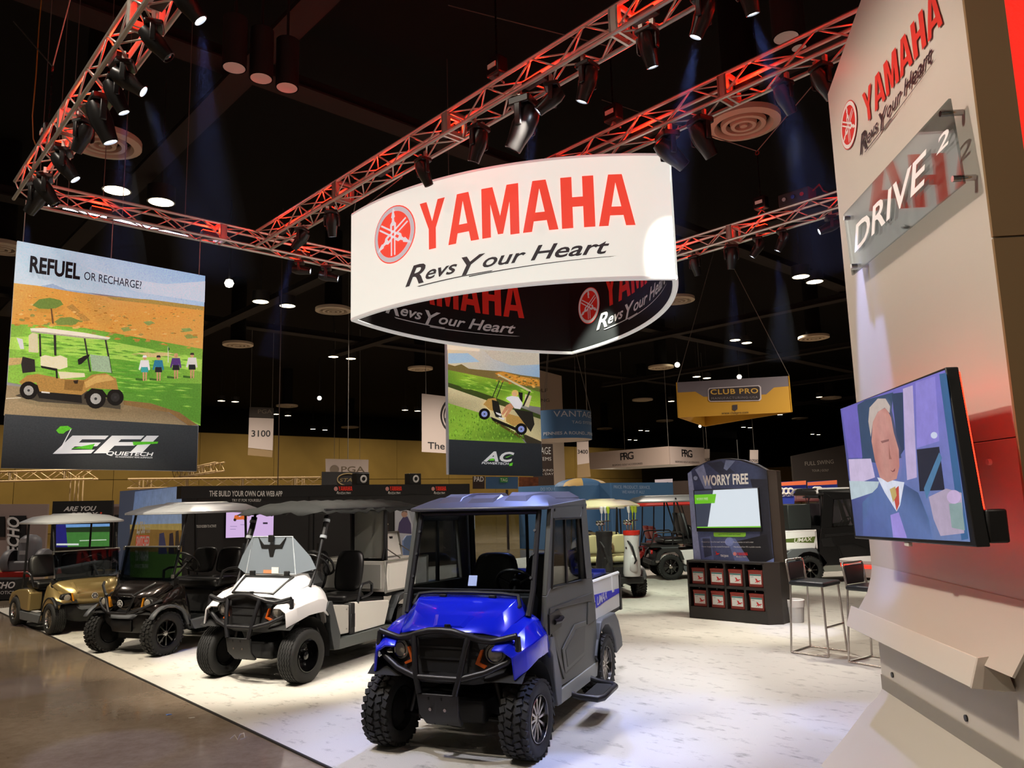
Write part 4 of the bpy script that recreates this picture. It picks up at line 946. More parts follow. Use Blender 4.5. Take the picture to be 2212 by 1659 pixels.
text_on('small_logo', 'TROJAN', PK, Zk(420, 972), Zk(495, 974), 20 * .229, m_white, KI, bold=.02, lift=.02); text_on('small_logo', '', PK, Zk(574, 960), Zk(678, 960), 28 * .229, m_red, KI, geo=wordmark(), lift=.02); text_on('small_logo', '', PK, Zk(568, 975), Zk(668, 975), 9 * .229, m_white, KI, geo=slogan(), lift=.02)
ce2 = kinv @ PK.p(*Zk(555, 945), .02); emblem('small_emblem', lambda x, y, k: V((ce2.x + x, ce2.y - .001 * k, ce2.z + y)), .028, 0, 0, EM_FLAT, KI)
HORSE = [(.0, .1), (.12, .05), (.2, .2), (.3, .2), (.33, .02), (.39, .02), (.4, .22), (.55, .25), (.62, .08), (.68, .1), (.62, .3), (.72, .42), (.84, .42), (.88, .5), (.8, .58), (.72, .6), (.66, .52), (.55, .5), (.42, .52), (.3, .8), (.02, .95), (.14, .75), (.05, .72), (.18, .58), (.1, .52), (.24, .42), (.18, .3)]
def horse(name, mp, mat, parent): return letters(name, (HORSE, [list(range(len(HORSE)))]), mp, mat, parent)
hc = kinv @ PK.p(*Zk(372, 960), .02); horse('small_logo', lambda x, y: V((hc.x + x * .085, hc.y, hc.z + y * .07)), m_red, KI)
m_bat = M('battery_maroon', '#7a2a22', .45); m_lab = M('battery_label', '#dfe6e0', .5); m_teal = M('label_teal', '#3c7a78', .5); m_hred = M('label_red', '#c02a2a', .5); m_lg = M('label_grey_text', '#5a6468', .6)
bw = (KW - .03) / nx
proto = None
for r in range(2):
    for c in range(nx):
        z0 = .525 if r == 0 else .19
        lab = ('leftmost', 'second', 'third', 'rightmost')[c] + (' maroon battery on the upper kiosk shelf' if r == 0 else ' maroon battery on the lower kiosk shelf')
        loc = kinv.inverted() @ V((.03 + c * bw + (bw - .03) / 2 + (.004 if (c + r) % 2 else -.003), .04, z0))
        if proto is None:
            t = proto = thing('golf_cart_battery', lab, 'battery', loc, KA, 'maroon batteries on the kiosk shelves')
            h = bw / 2 - .045
            MB().bx(-h, h, 0, .26, 0, .225).build('case', m_bat, t, bevel=.008)
            MB().bx(-h - .004, h + .004, -.004, .264, .215, .245).build('lid', m_bat, t, bevel=.006)
            lb = MB().bx(-h + .022, h - .022, -.004, 0, .045, .188).build('label', m_lab, t, smooth=0)
            MB().bx(-h + .022, h - .022, -.006, -.003, .166, .186).build('label_band', m_teal, lb, smooth=0)
            horse('label_mark', lambda x, y: V((-.01 + x * .105, -.0065, .062 + y * .075)), m_hred, lb)
            g = text_geo('T-875'); letters('label_text', g, lambda x, y: V((-h + .03 + x * .016, -.0065, .14 + y * .016)), m_lg, lb)
            for q in (.07, -.07): MB().cyl((q, .13, .245), (q, .13, .265), .012, n=8).build('terminal', m_chrome, t)
        else:
            t = copy_tree(proto); t.location = loc; t['label'] = lab
# ================================================================ stools, table, bins
m_steel = M('brushed_steel', '#cfcac4', .25, .9); m_pad = M('stool_leather', '#20262c', .4)
def stool(label, p, rz):
    t = thing('bar_stool', label, 'bar stool', p, rz, 'steel bar stools')
    hw, z = .20, .78; r = .012
    for sx in (-1, 1):
        MB().tube([(sx * hw * 1.15, -.22, .012), (sx * hw, -.19, z), (sx * hw, -.20, z)], r, 8).build('front_leg', m_steel, t)
        MB().tube([(sx * hw * 1.15, .24, .012), (sx * hw, .20, z), (sx * hw, .235, 1.04), (sx * hw * .96, .24, 1.065), (sx * hw * .9, .242, 1.072)], r, 8).build('rear_leg', m_steel, t)
        MB().tube([(sx * hw * 1.15, -.22, .012), (sx * hw * 1.15, .24, .012)], r * .9, 8).build('floor_rail', m_steel, t)
    rod('footrest', (-hw * 1.07, -.208, .33), (hw * 1.07, -.208, .33), r, m_steel, t); rod('back_rail', (-hw * .92, .242, 1.072), (hw * .92, .242, 1.072), r, m_steel, t); rod('floor_rail', (-hw * 1.15, .24, .012), (hw * 1.15, .24, .012), r * .9, m_steel, t)
    MB().bx(-.215, .215, -.22, .22, z, z + .055).build('seat', m_pad, t, bevel=.02, seg=3)
    MB().bx(-.18, .18, .215, .238, .84, 1.05).build('backrest', m_pad, t, bevel=.012)
    return t
a, b, c, d = at_z(1708, 1413), at_z(1806, 1421), at_z(1834, 1410), at_z(1741, 1404)
stool('steel bar stool with black pad standing in front of the kiosk side', (a + b + c + d) / 4 + V((0, 0, .012)), math.atan2((c - d).y, (c - d).x) + R(70))
p = at_z(1868, 1446); stool('steel bar stool half hidden behind the tower tray', p + V((.28, .22, .012)), R(35))
tc_ = at_pl(1880, 1214, (0, 9.3, 0), V((0, 1, 0)))
tb = thing('glowing_table', 'white high table with a red glowing edge behind the tower', 'table', V((4.84, 9.45, .012)))
m_tt = M('table_white', '#e8e6e2', .3)
def ell(rx, ry, z, n=40): return [(rx * math.cos(2 * math.pi * i / n), ry * math.sin(2 * math.pi * i / n), z) for i in range(n)]
ZT = at_y(1840, 1215, 9.2).z
MB().loft([ell(.93, .48, ZT - .05), ell(.95, .50, ZT - .03), ell(.95, .50, ZT)]).build('table_top', m_tt, tb)
MB().loft([ell(.94, .49, ZT - .085), ell(.94, .49, ZT - .05)]).build('light_edge', M('table_red_edge', '#ff4030', .5, emit=1.6, ecol='#ff3424'), tb)
MB().loft([ell(.88, .45, ZT - .19), ell(.93, .48, ZT - .085)]).build('under_bowl', m_tt, tb)
MB().bx(-.12, .12, -.08, .08, .02, ZT - .18).build('pedestal', m_white, tb, bevel=.02); MB().bx(-.35, .35, -.25, .25, 0, .02).build('base_plate', m_steel, tb, smooth=0)
def bin_(label, p, r=.13, h=.32):
    t = thing('waste_bin', label, 'waste bin', p, 0, 'white waste bins')
    MB().lathe([(r * .8, 0), (r, h), (r * 1.04, h), (r * 1.04, h - .02), (r * .95, h - .01), (r * .76, .02), (.001, .02)], (0, 0, 0), (0, 0, 1), 20).build('bin', M('bin_plastic', '#dfe2e2', .4), t)
    MB().lathe([(r * 1.0, h - .10), (r * 1.06, h), (r * 1.0, h + .008), (r * .9, h - .05)], (0, 0, 0), (0, 0, 1), 20).build('liner', M('bin_liner', '#f2f2f2', .3), t)
bin_('white waste bin right of the battery kiosk', at_z(1712, 1347, .012) + V((0.10, .12, 0))); bin_('white waste bin peeping out left of the battery kiosk', kinv.inverted() @ V((.07, .56, .012)))
# ================================================================ vehicles: local frame x forward, y left, z up, origin on the ground mid-wheelbase
m_tire = M('tire_rubber', '#1a1a19', .75, bump=.15, bscale=90); m_rimb = M('gloss_black_rim', '#0b0b0c', .2, .2, coat=.5); m_mach = M('machined_alloy', '#d8d4cc', .22, .9)
m_vinyl = M('black_vinyl', '#0f0e0e', .38); m_plast = M('textured_black', '#161617', .55, bump=.08, bscale=240); m_guard = M('powder_black', '#17171a', .42)
m_glass = glass('clear_screen', '#f3f7f9', .05); m_tint = glass('smoked_screen', '#ccd4da', .06); m_under = M('underbody', '#0b0b0b', .8)
m_amber = M('amber_lens', '#b8521a', .2, emit=.05); m_lampg = M('lamp_glass', '#a39c90', .12, .35, emit=.03); m_silver = M('silver_paint', '#c4c8ce', .35, .2, coat=.3); m_redl = M('red_lens', '#b81a12', .25, emit=.08)
def mats_umax(p): return p
def make_wheel(t, x, y, r, w, side, style, knobby, steer=0.):
    """tire is the part; rim, spokes, hub and tread its sub-parts. side = +1 when the outer face looks to +y"""
    ti = MB().lathe([(r * .60, -w * .40), (r * .70, -w * .47), (r * .86, -w * .5), (r * .97, -w * .42), (r * (.97 if knobby else 1.), -w * .25), (r * (.97 if knobby else 1.), w * .25), (r * .97, w * .42), (r * .86, w * .5), (r * .70, w * .47), (r * .60, w * .40), (r * .58, 0), (r * .60, -w * .40)], (0, 0, 0), (0, 1, 0), 40).build('tire', m_tire, t, smooth=50)
    ti.location = (x, y, r); ti.rotation_euler.z = steer
    s = side
    if knobby:
        m = MB(); n = 30
        for k in range(n):
            q = 2 * math.pi * k / n
            for row, (yy, hw, dq, tw) in enumerate(((-.40, .085, 0, .05), (-.15, .11, .5, -.06), (.15, .11, 0, .06), (.40, .085, .5, -.05))):
                a = q + dq * 2 * math.pi / n; rr = r * (1.0 if abs(yy) < .3 else .975)
                mat3 = Matrix.Rotation(-a, 3, 'Y') @ Matrix.Rotation(tw * 6, 3, 'X')
                m.box((rr * math.cos(a) * .985, yy * w, rr * math.sin(a) * .985), (r * .075, hw * 2 * w, r * .145), mat3)
        tr = m.build('tread', m_tire, ti, smooth=0, fix=False); tr['kind'] = 'stuff'
    else:
        m = MB()
        for k in range(5):
            yy = w * (-.30 + .15 * k); pts = []
            for j in range(72):
                a = 2 * math.pi * j / 72; pts.append((r * 1.003 * math.cos(a), yy + (.012 if j % 2 else -.0), r * 1.003 * math.sin(a)))
            m.tube(pts, .0045, 4, closed=True)
        tr = m.build('tread', M('groove_black', '#060606', .9), ti, fix=False); tr['kind'] = 'stuff'
    rm = m_rimb if style in ('machined', 'black', 'dish') else m_chrome
    MB().lathe([(r * .60, s * w * .44), (r * .575, s * w * .45), (r * .54, s * w * .30), (r * .50, s * w * (.02 if style != 'dish' else -.1)), (r * .16, s * w * (.05 if style != 'dish' else -.12)), (.001, s * w * .06)], (0, 0, 0), (0, 1, 0), 28).build('rim', rm, ti)
    MB().lathe([(r * .56, -s * w * .42), (r * .5, -s * w * .2), (.001, -s * w * .15)], (0, 0, 0), (0, 1, 0), 18).build('rim_back', m_under, ti)
    if style in ('machined', 'black', 'chrome'):
        nsp = {'machined': 12, 'black': 8, 'chrome': 14}[style]; sm = {'machined': m_mach, 'black': m_rimb, 'chrome': m_chrome}[style]
        me = MB().prism([(r * .12, -r * .024), (r * .40, -r * .03), (r * .56, -r * .055), (r * .56, r * .055), (r * .40, r * .03), (r * .12, r * .024)], 1, s * w * .12, s * w * .36)
        # taper the face outward
        me = me.mesh('spoke'); me.materials.append(sm)
        for k in range(nsp):
            o = link('spoke', me, ti); o.rotation_euler.y = 2 * math.pi * k / nsp
        MB().lathe([(r * .57, s * w * .42), (r * .585, s * w * .455), (r * .60, s * w * .44)], (0, 0, 0), (0, 1, 0), 28).build('rim_lip', sm, ti)
    MB().lathe([(r * .15, s * w * .1), (r * .15, s * w * .30), (r * .11, s * w * .34), (.001, s * w * .34)], (0, 0, 0), (0, 1, 0), 16).build('hub_cap', m_mach if style in ('machined', 'black') else rm, ti)
    if style == 'dish':
        for k in range(4):
            a = R(45 + 90 * k); MB().cyl((r * .26 * math.cos(a), s * w * -.12, r * .26 * math.sin(a)), (r * .26 * math.cos(a), s * w * .0, r * .26 * math.sin(a)), r * .035, n=6).build('lug_nut', m_chrome, ti)
    return ti
def seat_bucket(t, x, y, z, w, h, mat, name='backrest'):
    """one upholstered backrest leaning back"""
    rings = []
    for k, (f, ww) in enumerate(((0, .78), (.15, .95), (.5, 1.), (.8, .96), (.95, .8), (1., .5))):
        zz = z + h * f; xx = x - .10 * f; hw = w / 2 * ww
        rings.append([(xx + .06, y - hw, zz), (xx + .075, y - hw * .4, zz), (xx + .075, y + hw * .4, zz), (xx + .06, y + hw, zz), (xx - .03, y + hw, zz), (xx - .05, y, zz), (xx - .03, y - hw, zz)])
    return MB().loft(rings).build(name, mat, t, sub=1)
def steering(t, x, y, z, r=.17, col=None):
    d = V((-.75, 0, .62)).normalized(); u = V((0, 1, 0)); v_ = d.cross(u)
    c = V((x, y, z)); w_ = MB().tube([c + (u * math.cos(2 * math.pi * k / 28) + v_ * math.sin(2 * math.pi * k / 28)) * r for k in range(28)], .015, 8, closed=True).build('steering_wheel', m_vinyl, t)
    m = MB(); 
    for a in (90, 210, 330): m.tube([c - d * .02, c + (u * math.cos(R(a)) + v_ * math.sin(R(a))) * r], .013, 6)
    m.build('wheel_spokes', m_vinyl, w_); MB().cyl(c - d * .03, c + d * .01, .06, n=16).build('wheel_hub', m_vinyl, w_)
    MB().cyl(c, c - d * .55, .02, n=10).build('steering_column', m_vinyl, t)
def umax_front(t, paint, trim):
    half = [[(1.155, 0, .905), (1.155, .18, .905), (1.135, .30, .90), (1.10, .42, .872)],
            [(1.08, 0, .957), (1.08, .18, .957), (1.07, .33, .95), (1.04, .455, .905)],
            [(.95, 0, 1.03), (.95, .2, 1.03), (.95, .38, 1.03), (.93, .485, .955)],
            [(.80, 0, 1.10), (.80, .22, 1.10), (.80, .43, 1.10), (.79, .515, .995)],
            [(.715, 0, 1.125), (.715, .22, 1.125), (.715, .445, 1.115), (.71, .525, 1.0)]]
    MB().mirror_y(half).build('hood', paint, t, solid=.015, smooth=25, bevel=.006)
    MB().prism([(1.17, -.12), (1.17, .12), (1.02, .16), (1.02, -.16)], 2, .90, .935)
    MB().loft([[(1.12, -.13, .932), (1.12, .13, .932), (1.00, .17, 1.004), (1.00, -.17, 1.004)], [(1.115, -.10, .945), (1.115, .10, .945), (1.02, .13, 1.008), (1.02, -.13, 1.008)]]).build('hood_scoop', paint, t, smooth=0)
    MB().prism([(1.135, -.025), (1.145, .0), (1.135, .025), (1.115, .018), (1.115, -.018)], 2, .925, .955).build('hood_badge', m_blk, t, smooth=0)
    for s in (1, -1):
        sec = [(1.235, (.40, .80), (.49, .80), (.565, .755), (.585, .60)), (1.13, (.42, .87), (.54, .868), (.63, .80), (.65, .655)), (.97, (.46, .945), (.57, .928), (.665, .835), (.672, .70)),
               (.82, (.49, .985), (.585, .955), (.665, .85), (.672, .705)), (.70, (.51, 1.0), (.59, .945), (.65, .84), (.655, .70)), (.60, (.51, .97), (.59, .89), (.635, .79), (.642, .64))]
        MB().loft([[(x, s * p[0], p[1]) for p in q] for x, *q in sec], closed=False).build('fender', paint, t, solid=.02, smooth=22, bevel=.006)
        # wheel arch liner and the grey guard behind the wheel
        pts = [(.973 + .40 * math.cos(R(a)), .285 + .40 * math.sin(R(a))) for a in range(48, 200, 12)]
        m = MB(); m.loft([[(x, s * .34, z) for x, z in pts], [(x, s * .64, z) for x, z in pts]], closed=False).build('arch_liner', m_under, t, smooth=60)
        MB().prism([(.66, .71), (.60, .655), (.575, .48), (.515, .255), (.42, .25), (.40, .40), (.56, .80), (.62, .80)], 1, s * .56, s * .66).build('arch_guard', trim, t, bevel=.008)
        # lamps
        MB().lathe([(.095, -.03), (.095, .012), (.082, .02), (.078, .0)], (1.135, s * .393, .757), (1, s * .25, .05), 20).build('lamp_bezel', m_blk, t)
        lp = MB().lathe([(.078, .0), (.06, .018), (.001, .03)], (1.135, s * .393, .757), (1, s * .25, .05), 18).build('headlamp', m_lampg, t)
        MB().lathe([(.052, .024), (.056, .028), (.06, .022)], (1.135, s * .393, .757), (1, s * .25, .05), 18).build('lamp_ring', m_chrome, lp)
        MB().prism([(s * .255, .69), (s * .30, .79), (s * .315, .79), (s * .285, .70), (s * .34, .675), (s * .33, .66)], 0, 1.165, 1.195).build('turn_signal', m_amber, t, smooth=0)
    rows = [[(1.165, 0, .895), (1.15, .25, .893), (1.10, .44, .872), (1.0, .50, .86)], [(1.175, 0, .80), (1.165, .26, .80), (1.115, .46, .80), (1.0, .53, .79)],
            [(1.195, 0, .68), (1.185, .26, .68), (1.13, .46, .68), (1.0, .55, .67)], [(1.21, 0, .60), (1.20, .25, .60), (1.14, .44, .61), (.98, .54, .60)], [(1.16, 0, .53), (1.15, .22, .53), (1.08, .40, .55), (.96, .50, .56)]]
    MB().mirror_y(rows).build('fascia', m_plast, t, smooth=25)
    MB().prism([(-.21, .865), (.21, .865), (.19, .62), (-.19, .62)], 0, 1.175, 1.205).build('grille', m_under, t, smooth=0)
    for z in (.80, .72): MB().bx(1.20, 1.212, -.20, .20, z - .007, z + .007).build('grille_bar', m_plast, t, smooth=0)
    MB().prism([(-.23, .905), (.23, .905), (.25, .86), (-.25, .86)], 0, 1.15, 1.20).build('grille_brow', m_plast, t, bevel=.008)
    # bull bar
    r = .0235
    bar = symo([(1.235, 0, .928), (1.245, .10, .925), (1.245, .20, .90), (1.21, .30, .865), (1.18, .385, .852), (1.165, .47, .868), (1.155, .575, .895)])
    MB().tube(bar, r, 10).build('bull_bar_top', m_guard, t)
    MB().tube(symo([(1.305, 0, .60), (1.305, .175, .60), (1.25, .36, .645), (1.185, .51, .71), (1.155, .585, .80), (1.15, .578, .89)]), r, 10).build('bull_bar_lower', m_guard, t)
    for s in (1, -1): MB().tube([(1.245, s * .225, .885), (1.285, s * .20, .74), (1.31, s * .175, .60), (1.32, s * .145, .49)], r, 10).build('bull_bar_upright', m_guard, t)
    MB().loft([[(1.30, -.175, .49), (1.30, .175, .49), (1.325, .17, .49), (1.325, -.17, .49)], [(1.27, -.165, .34), (1.27, .165, .34), (1.30, .16, .34), (1.30, -.16, .34)], [(1.18, -.15, .255), (1.18, .15, .255), (1.21, .145, .245), (1.21, -.145, .245)]]).build('skid_plate', m_plast, t, bevel=.008)
    for y in (-.06, .06):
        for z in (.38,): MB().cyl((1.30, y, z), (1.316, y, z), .012, n=10).build('bolt', m_chrome, t)
    for y in (-.075, .03): MB().loft([[(1.312, y, .47), (1.312, y + .012, .47), (1.33, y + .012, .47), (1.33, y, .47)], [(1.2, y, .26), (1.2, y + .012, .26), (1.22, y + .012, .25), (1.22, y, .25)]]).build('plate_rib', m_under, t, smooth=0)
    # chassis
    MB().bx(-1.5, 1.1, -.28, .28, .24, .42).build('chassis', m_under, t, bevel=.02)
    for s in (1, -1):
        MB().tube([(1.02, s * .15, .27), (.975, s * .46, .25)], .022, 8).build('suspension_arm', m_blkm, t); MB().tube([(.92, s * .15, .27), (.975, s * .46, .25)], .02, 8).build('suspension_arm', m_blkm, t)
        MB().tube([(.98, s * .40, .27), (.97, s * .30, .62)], .03, 10).build('shock_absorber', m_blkm, t)
        MB().tube([(-.973, s * .05, .28), (-.973, s * .46, .28)], .035, 8).build('rear_axle', m_blkm, t)
def umax_rear_fender(t, mat, s):
    a = [(-.69, .36), (-.72, .55), (-.80, .70), (-.88, .725), (-1.34, .715), (-1.47, .62), (-1.58, .44), (-1.60, .34), (-1.50, .33)]
    b = [(-.973 + .375 * math.cos(R(q)), .28 + .375 * math.sin(R(q))) for q in range(175, 0, -22)]
    MB().prism(a + b[::1], 1, s * .55, s * .675).build('rear_fender', mat, t, bevel=.012)
def umax(name, label, loc, rz, paint, trim, kind):
    t = thing(name, label, 'utility vehicle', loc, rz)
    umax_front(t, paint, trim)
    st = {'blue': ('machined', True), 'white': ('dish', False), 'green': ('black', True)}[kind]
    for s in (1, -1):
        make_wheel(t, .973, s * .571, .28, .225, s, st[0], st[1], R(-2) if kind == 'blue' else 0); make_wheel(t, -.973, s * .571, .28, .225, s, st[0], st[1])
    m_sill = M('sill_grey', '#85877f', .5) if kind != 'white' else M('sill_dark', '#4a4e4d', .55)
    for s in (1, -1):
        MB().prism([(.50, .36), (.44, .245), (-.66, .235), (-.72, .36)], 1, s * .42, s * .655).build('rocker_panel', m_sill, t, bevel=.008); umax_rear_fender(t, trim, s)
        MB().tube([(.80, s * .535, .98), (.712, s * .548, 1.168), (.505, s * .545, 1.79)], .024 if kind != 'white' else .016, 8).build('front_pillar', m_guard, t)
    MB().bx(-.74, .64, -.56, .56, .30, .345).build('floor_pan', m_plast, t, smooth=0)
    MB().prism([(.72, 1.125), (.73, .95), (.62, .35), (.55, .35), (.60, .92), (.52, 1.08), (.60, 1.13)], 1, -.53, .53).build('dashboard', m_plast, t, bevel=.015)
    steering(t, .36, .27, 1.17); 
    return t
# ---------------------------------------------------------------- blue utility vehicle with cab
m_blue = M('blue_paint', '#0f22d8', .22, .25, coat=.8); m_cab = M('cab_plastic', '#4b4c45', .5, bump=.05, bscale=300); m_cab2 = M('cab_plastic_dark', '#3b3c37', .5); m_wh = M('bed_white', '#dadbd4', .35, coat=.2); m_roof = M('roof_grey', '#3e3f46', .4); m_trimg = M('fender_grey', '#55585c', .5)
B = umax('utility_cart', 'blue utility cart with grey cab doors and bull bar, nearest vehicle', (-.126, 7.121, .012), R(-111.47), m_blue, m_trimg, 'blue')
def umax_cab(t, m_c, m_c2, m_r, stripe, letter_mat, full=True):
    for s in (1, -1):
        y0, y1 = s * .60, s * .645
        up_ = [(.665, 1.12), (.455, 1.83), (-.54, 1.87), (-.66, 1.12)]; inn = [(.555, 1.175), (.435, 1.715), (-.33, 1.70), (-.415, 1.14)]
        d = MB()
        d.prism([(.665, 1.12), (.715, .89), (.37, .375), (-.745, .335), (-.73, .78), (-.66, 1.12), (-.415, 1.14), (.555, 1.175)], 1, y0, y1)
        for a, b, c, e in ((up_[0], up_[1], inn[1], inn[0]), (up_[1], up_[2], inn[2], inn[1]), (up_[2], up_[3], inn[3], inn[2])): d.prism([a, b, c, e], 1, y0, y1)
        door = d.build('cab_door', m_c, t, bevel=.006)
        MB().prism([(.62, 1.02), (.65, .90), (.33, .42), (.28, .42), (.57, .90), (.50, 1.0), (-.60, .93), (-.60, 1.0)], 1, y1, y1 + s * .012).build('door_rib', m_c2, door, bevel=.004)
        MB().prism([(.30, .46), (.35, .66), (-.02, .80), (-.36, .78), (-.28, .50)], 1, y1, y1 + s * .014).build('door_pocket', m_c, door, bevel=.006)
        MB().prism([(.24, .50), (.28, .64), (-.04, .76), (-.31, .74), (-.24, .53)], 1, y1 + s * .013, y1 + s * .018).build('pocket_inset', m_c2, door, smooth=0)
        MB().prism([(-.40, .74), (-.66, .74), (-.69, .90), (-.46, .93)], 1, y1, y1 + s * .012).build('rear_rib', m_c2, door, bevel=.004)
        MB().prism([(.66, .98), (.66, .82), (.36, .84), (.33, .93), (.42, .99)], 1, y1, y1 + s * .016).build('handle_recess', m_blk, door, bevel=.004)
        MB().tube([(.55, y1 + s * .02, .905), (.48, y1 + s * .04, .905), (.38, y1 + s * .03, .915)], .02, 8).build('door_handle', m_blk, door)
        for q in (0, 1):
            xa, xb = ((.50, .08), (.06, -.375))[q]
            f = lambda x: (1.162 + (.555 - x) * -.035, 1.712 - (.435 - x) * .02)
            MB().prism([(xa - .0, f(xa)[0]), (min(xa, .45) - .02, f(xa)[1]), (xb + (.05 if q else 0), f(xb)[1]), (xb, f(xb)[0])], 1, s * .618 - .003 * q, s * .624 - .003 * q).build('window_pane', m_tintc, door, smooth=0)
        MB().prism([(.10, 1.155), (.085, 1.71), (.055, 1.71), (.055, 1.155)], 1, s * .612, s * .632).build('window_divider', m_blk, door, smooth=0)
        MB().tube([(.55, s * .648, 1.17), (.437, s * .648, 1.715), (-.33, s * .648, 1.70), (-.415, s * .648, 1.14)], .009, 6, closed=True).build('window_seal', m_blk, door)
        for px in (.40, -.42): MB().cyl((px, s * .64, 1.79), (px, s * .652, 1.79), .012, n=8).build('rivet', m_blk, door)
        MB().tube([(-.60, s * .56, .9), (-.55, s * .56, 1.82)], .03, 8).build('rear_pillar', m_guard, t)
    # windscreen
    MB().add([(.712, .545, 1.168), (.712, -.545, 1.168), (.505, -.54, 1.775), (.505, .54, 1.775)], [(0, 1, 2, 3)]).build('windscreen', m_glass, t, solid=.006, smooth=0, fix=False)
    MB().add([(.80, .51, .97), (.80, -.51, .97), (.712, -.545, 1.16), (.712, .545, 1.16)], [(0, 1, 2, 3)]).build('lower_screen', m_glass, t, solid=.006, smooth=0, fix=False)
    MB().tube([(.715, -.55, 1.165), (.715, .55, 1.165)], .008, 6).build('screen_joint', m_guard, t); MB().tube([(.51, -.55, 1.78), (.51, .55, 1.78)], .022, 8).build('screen_header', m_guard, t)
    for s in (1, -1): MB().tube([(.83, s * .40, .99), (.80, s * .47, 1.06), (.76, s * .44, 1.13), (.755, s * .30, 1.145), (.755, 0, 1.15)], .014, 8).build('cowl_bar', m_guard, t)
    for s in (1, -1):
        for f in (.15, .45, .75): MB().cyl((.712 - .207 * f + .012, s * .53, 1.168 + .607 * f), (.712 - .207 * f + .03, s * .53, 1.175 + .607 * f), .012, n=8).build('screen_knob', m_guard, t)
        MB().bx(.745, .775, s * .22 - .03, s * .22 + .03, 1.11, 1.13).build('hinge', m_guard, t, bevel=.004)
    # rear cab wall and roof
    MB().bx(-.66, -.62, -.57, .57, .35, 1.16).build('rear_wall', m_c2, t, smooth=0); MB().bx(-.615, -.607, -.55, .55, 1.17, 1.80).build('rear_window', m_glass, t, smooth=0)
    MB().bx(-.61, -.60, .0, .03, 1.17, 1.80).build('rear_bar', m_blk, t, smooth=0)
    def rr(x1, x0, y, z, k=.1): return [(x1, y - k, z), (x1 - k * .6, y, z), (x0 + k * .6, y, z), (x0, y - k, z), (x0, -y + k, z), (x0 + k * .6, -y, z), (x1 - k * .6, -y, z), (x1, -y + k, z)]
    MB().loft([rr(.56, -.60, .60, 1.795), rr(.60, -.63, .645, 1.80), rr(.60, -.63, .645, 1.825), rr(.40, -.62, .56, 1.885), rr(.30, -.60, .50, 1.915)]).build('roof', m_r, t, bevel=.008, smooth=25)
    for s in (1, -1): MB().loft([[(.46, s * .20, 1.86), (.50, s * .44, 1.845), (.10, s * .565, 1.885), (-.60, s * .57, 1.885), (-.60, s * .16, 1.915), (.22, s * .16, 1.915)], [(.36, s * .22, 1.915), (.38, s * .38, 1.915), (.08, s * .47, 1.945), (-.58, s * .47, 1.945), (-.58, s * .19, 1.95), (.20, s * .19, 1.95)]]).build('roof_ridge', m_r, t, smooth=20, bevel=.006)
    MB().loft([[(.50, -.13, 1.845), (.50, .13, 1.845), (.30, .15, 1.915), (.30, -.15, 1.915)], [(.42, -.10, 1.90), (.42, .10, 1.90), (.28, .12, 1.93), (.28, -.12, 1.93)]]).build('roof_scoop', m_r, t, smooth=0, bevel=.006)
    for y in (.27, -.27):
        seat_bucket(t, -.42, y, .76, .5, .62, m_vinyl); MB().bx(-.45, .08, y - .26, y + .26, .64, .77).build('seat_cushion', m_vinyl, t, bevel=.04, seg=3)
    MB().bx(-.6, .05, -.54, .54, .34, .64).build('seat_box', m_plast, t, smooth=0)
def umax_bed(t, m_b, stripe, letter_mat, dark=False):
    x0, x1, y, z0, z1 = -.755, -1.79, .62, .70, 1.075
    for s in (1, -1):
        sd = MB().prism([(x0, z1), (x1, z1 - .01), (x1 - .03, .72), (x1 + .02, .685), (x0 - .06, .685), (x0 - .01, .9)], 1, s * (y - .03), s * y).build('bed_side', m_b, t, bevel=.006)
        MB().prism([(x0 - .03, .955), (x1 + .01, .905), (x1 + .01, .86), (x0 - .45, .845), (x0 - .075, .825)], 1, s * y, s * (y + .003)).build('stripe', stripe, sd, smooth=0)
        g = text_geo('UMAX', .01, .25, .9); k = -1 if s > 0 else 1; wd = max(v[0] for v in g[0])
        letters('lettering', g, lambda x, yy: V(((x0 - .10 - x / wd * .40) if s > 0 else (x0 - .50 + x / wd * .40), s * (y + .006), (.845 + yy * .085) + (.006 * x))), letter_mat, sd)
        MB().tube([(x0, s * (y - .015), z1), (x1, s * (y - .015), z1 - .01)], .02, 8).build('bed_rail', m_b, t)
        MB().bx(x1 + .28, x1 + .34, s * y - .005, s * y + .012 * s, .90, z1).build('bed_rib', m_b, sd, smooth=0)
    MB().bx(x0 - .03, x0, -y, y, z0, z1).build('bed_front', m_b, t, smooth=0); MB().bx(x1, x1 + .03, -y, y, z0, z1 - .01).build('tailgate', m_blk, t, bevel=.006); MB().bx(x1, x0, -y, y, .685, .72).build('bed_floor', m_plast, t, smooth=0)
    for s in (1, -1): MB().bx(x1 - .035, x1 + .03, s * y - .03, s * y + .012, .68, z1 - .03).build('corner_post', m_blk, t, smooth=0)
m_tintc = glass('cab_window', '#d4d8da', .08)
m_stripe = M('stripe_blue', '#1c24b4', .35)
umax_cab(B, m_cab, m_cab2, m_roof, m_stripe, m_white); umax_bed(B, m_wh, m_stripe, M('silver_letter', '#d6d6de', .3))
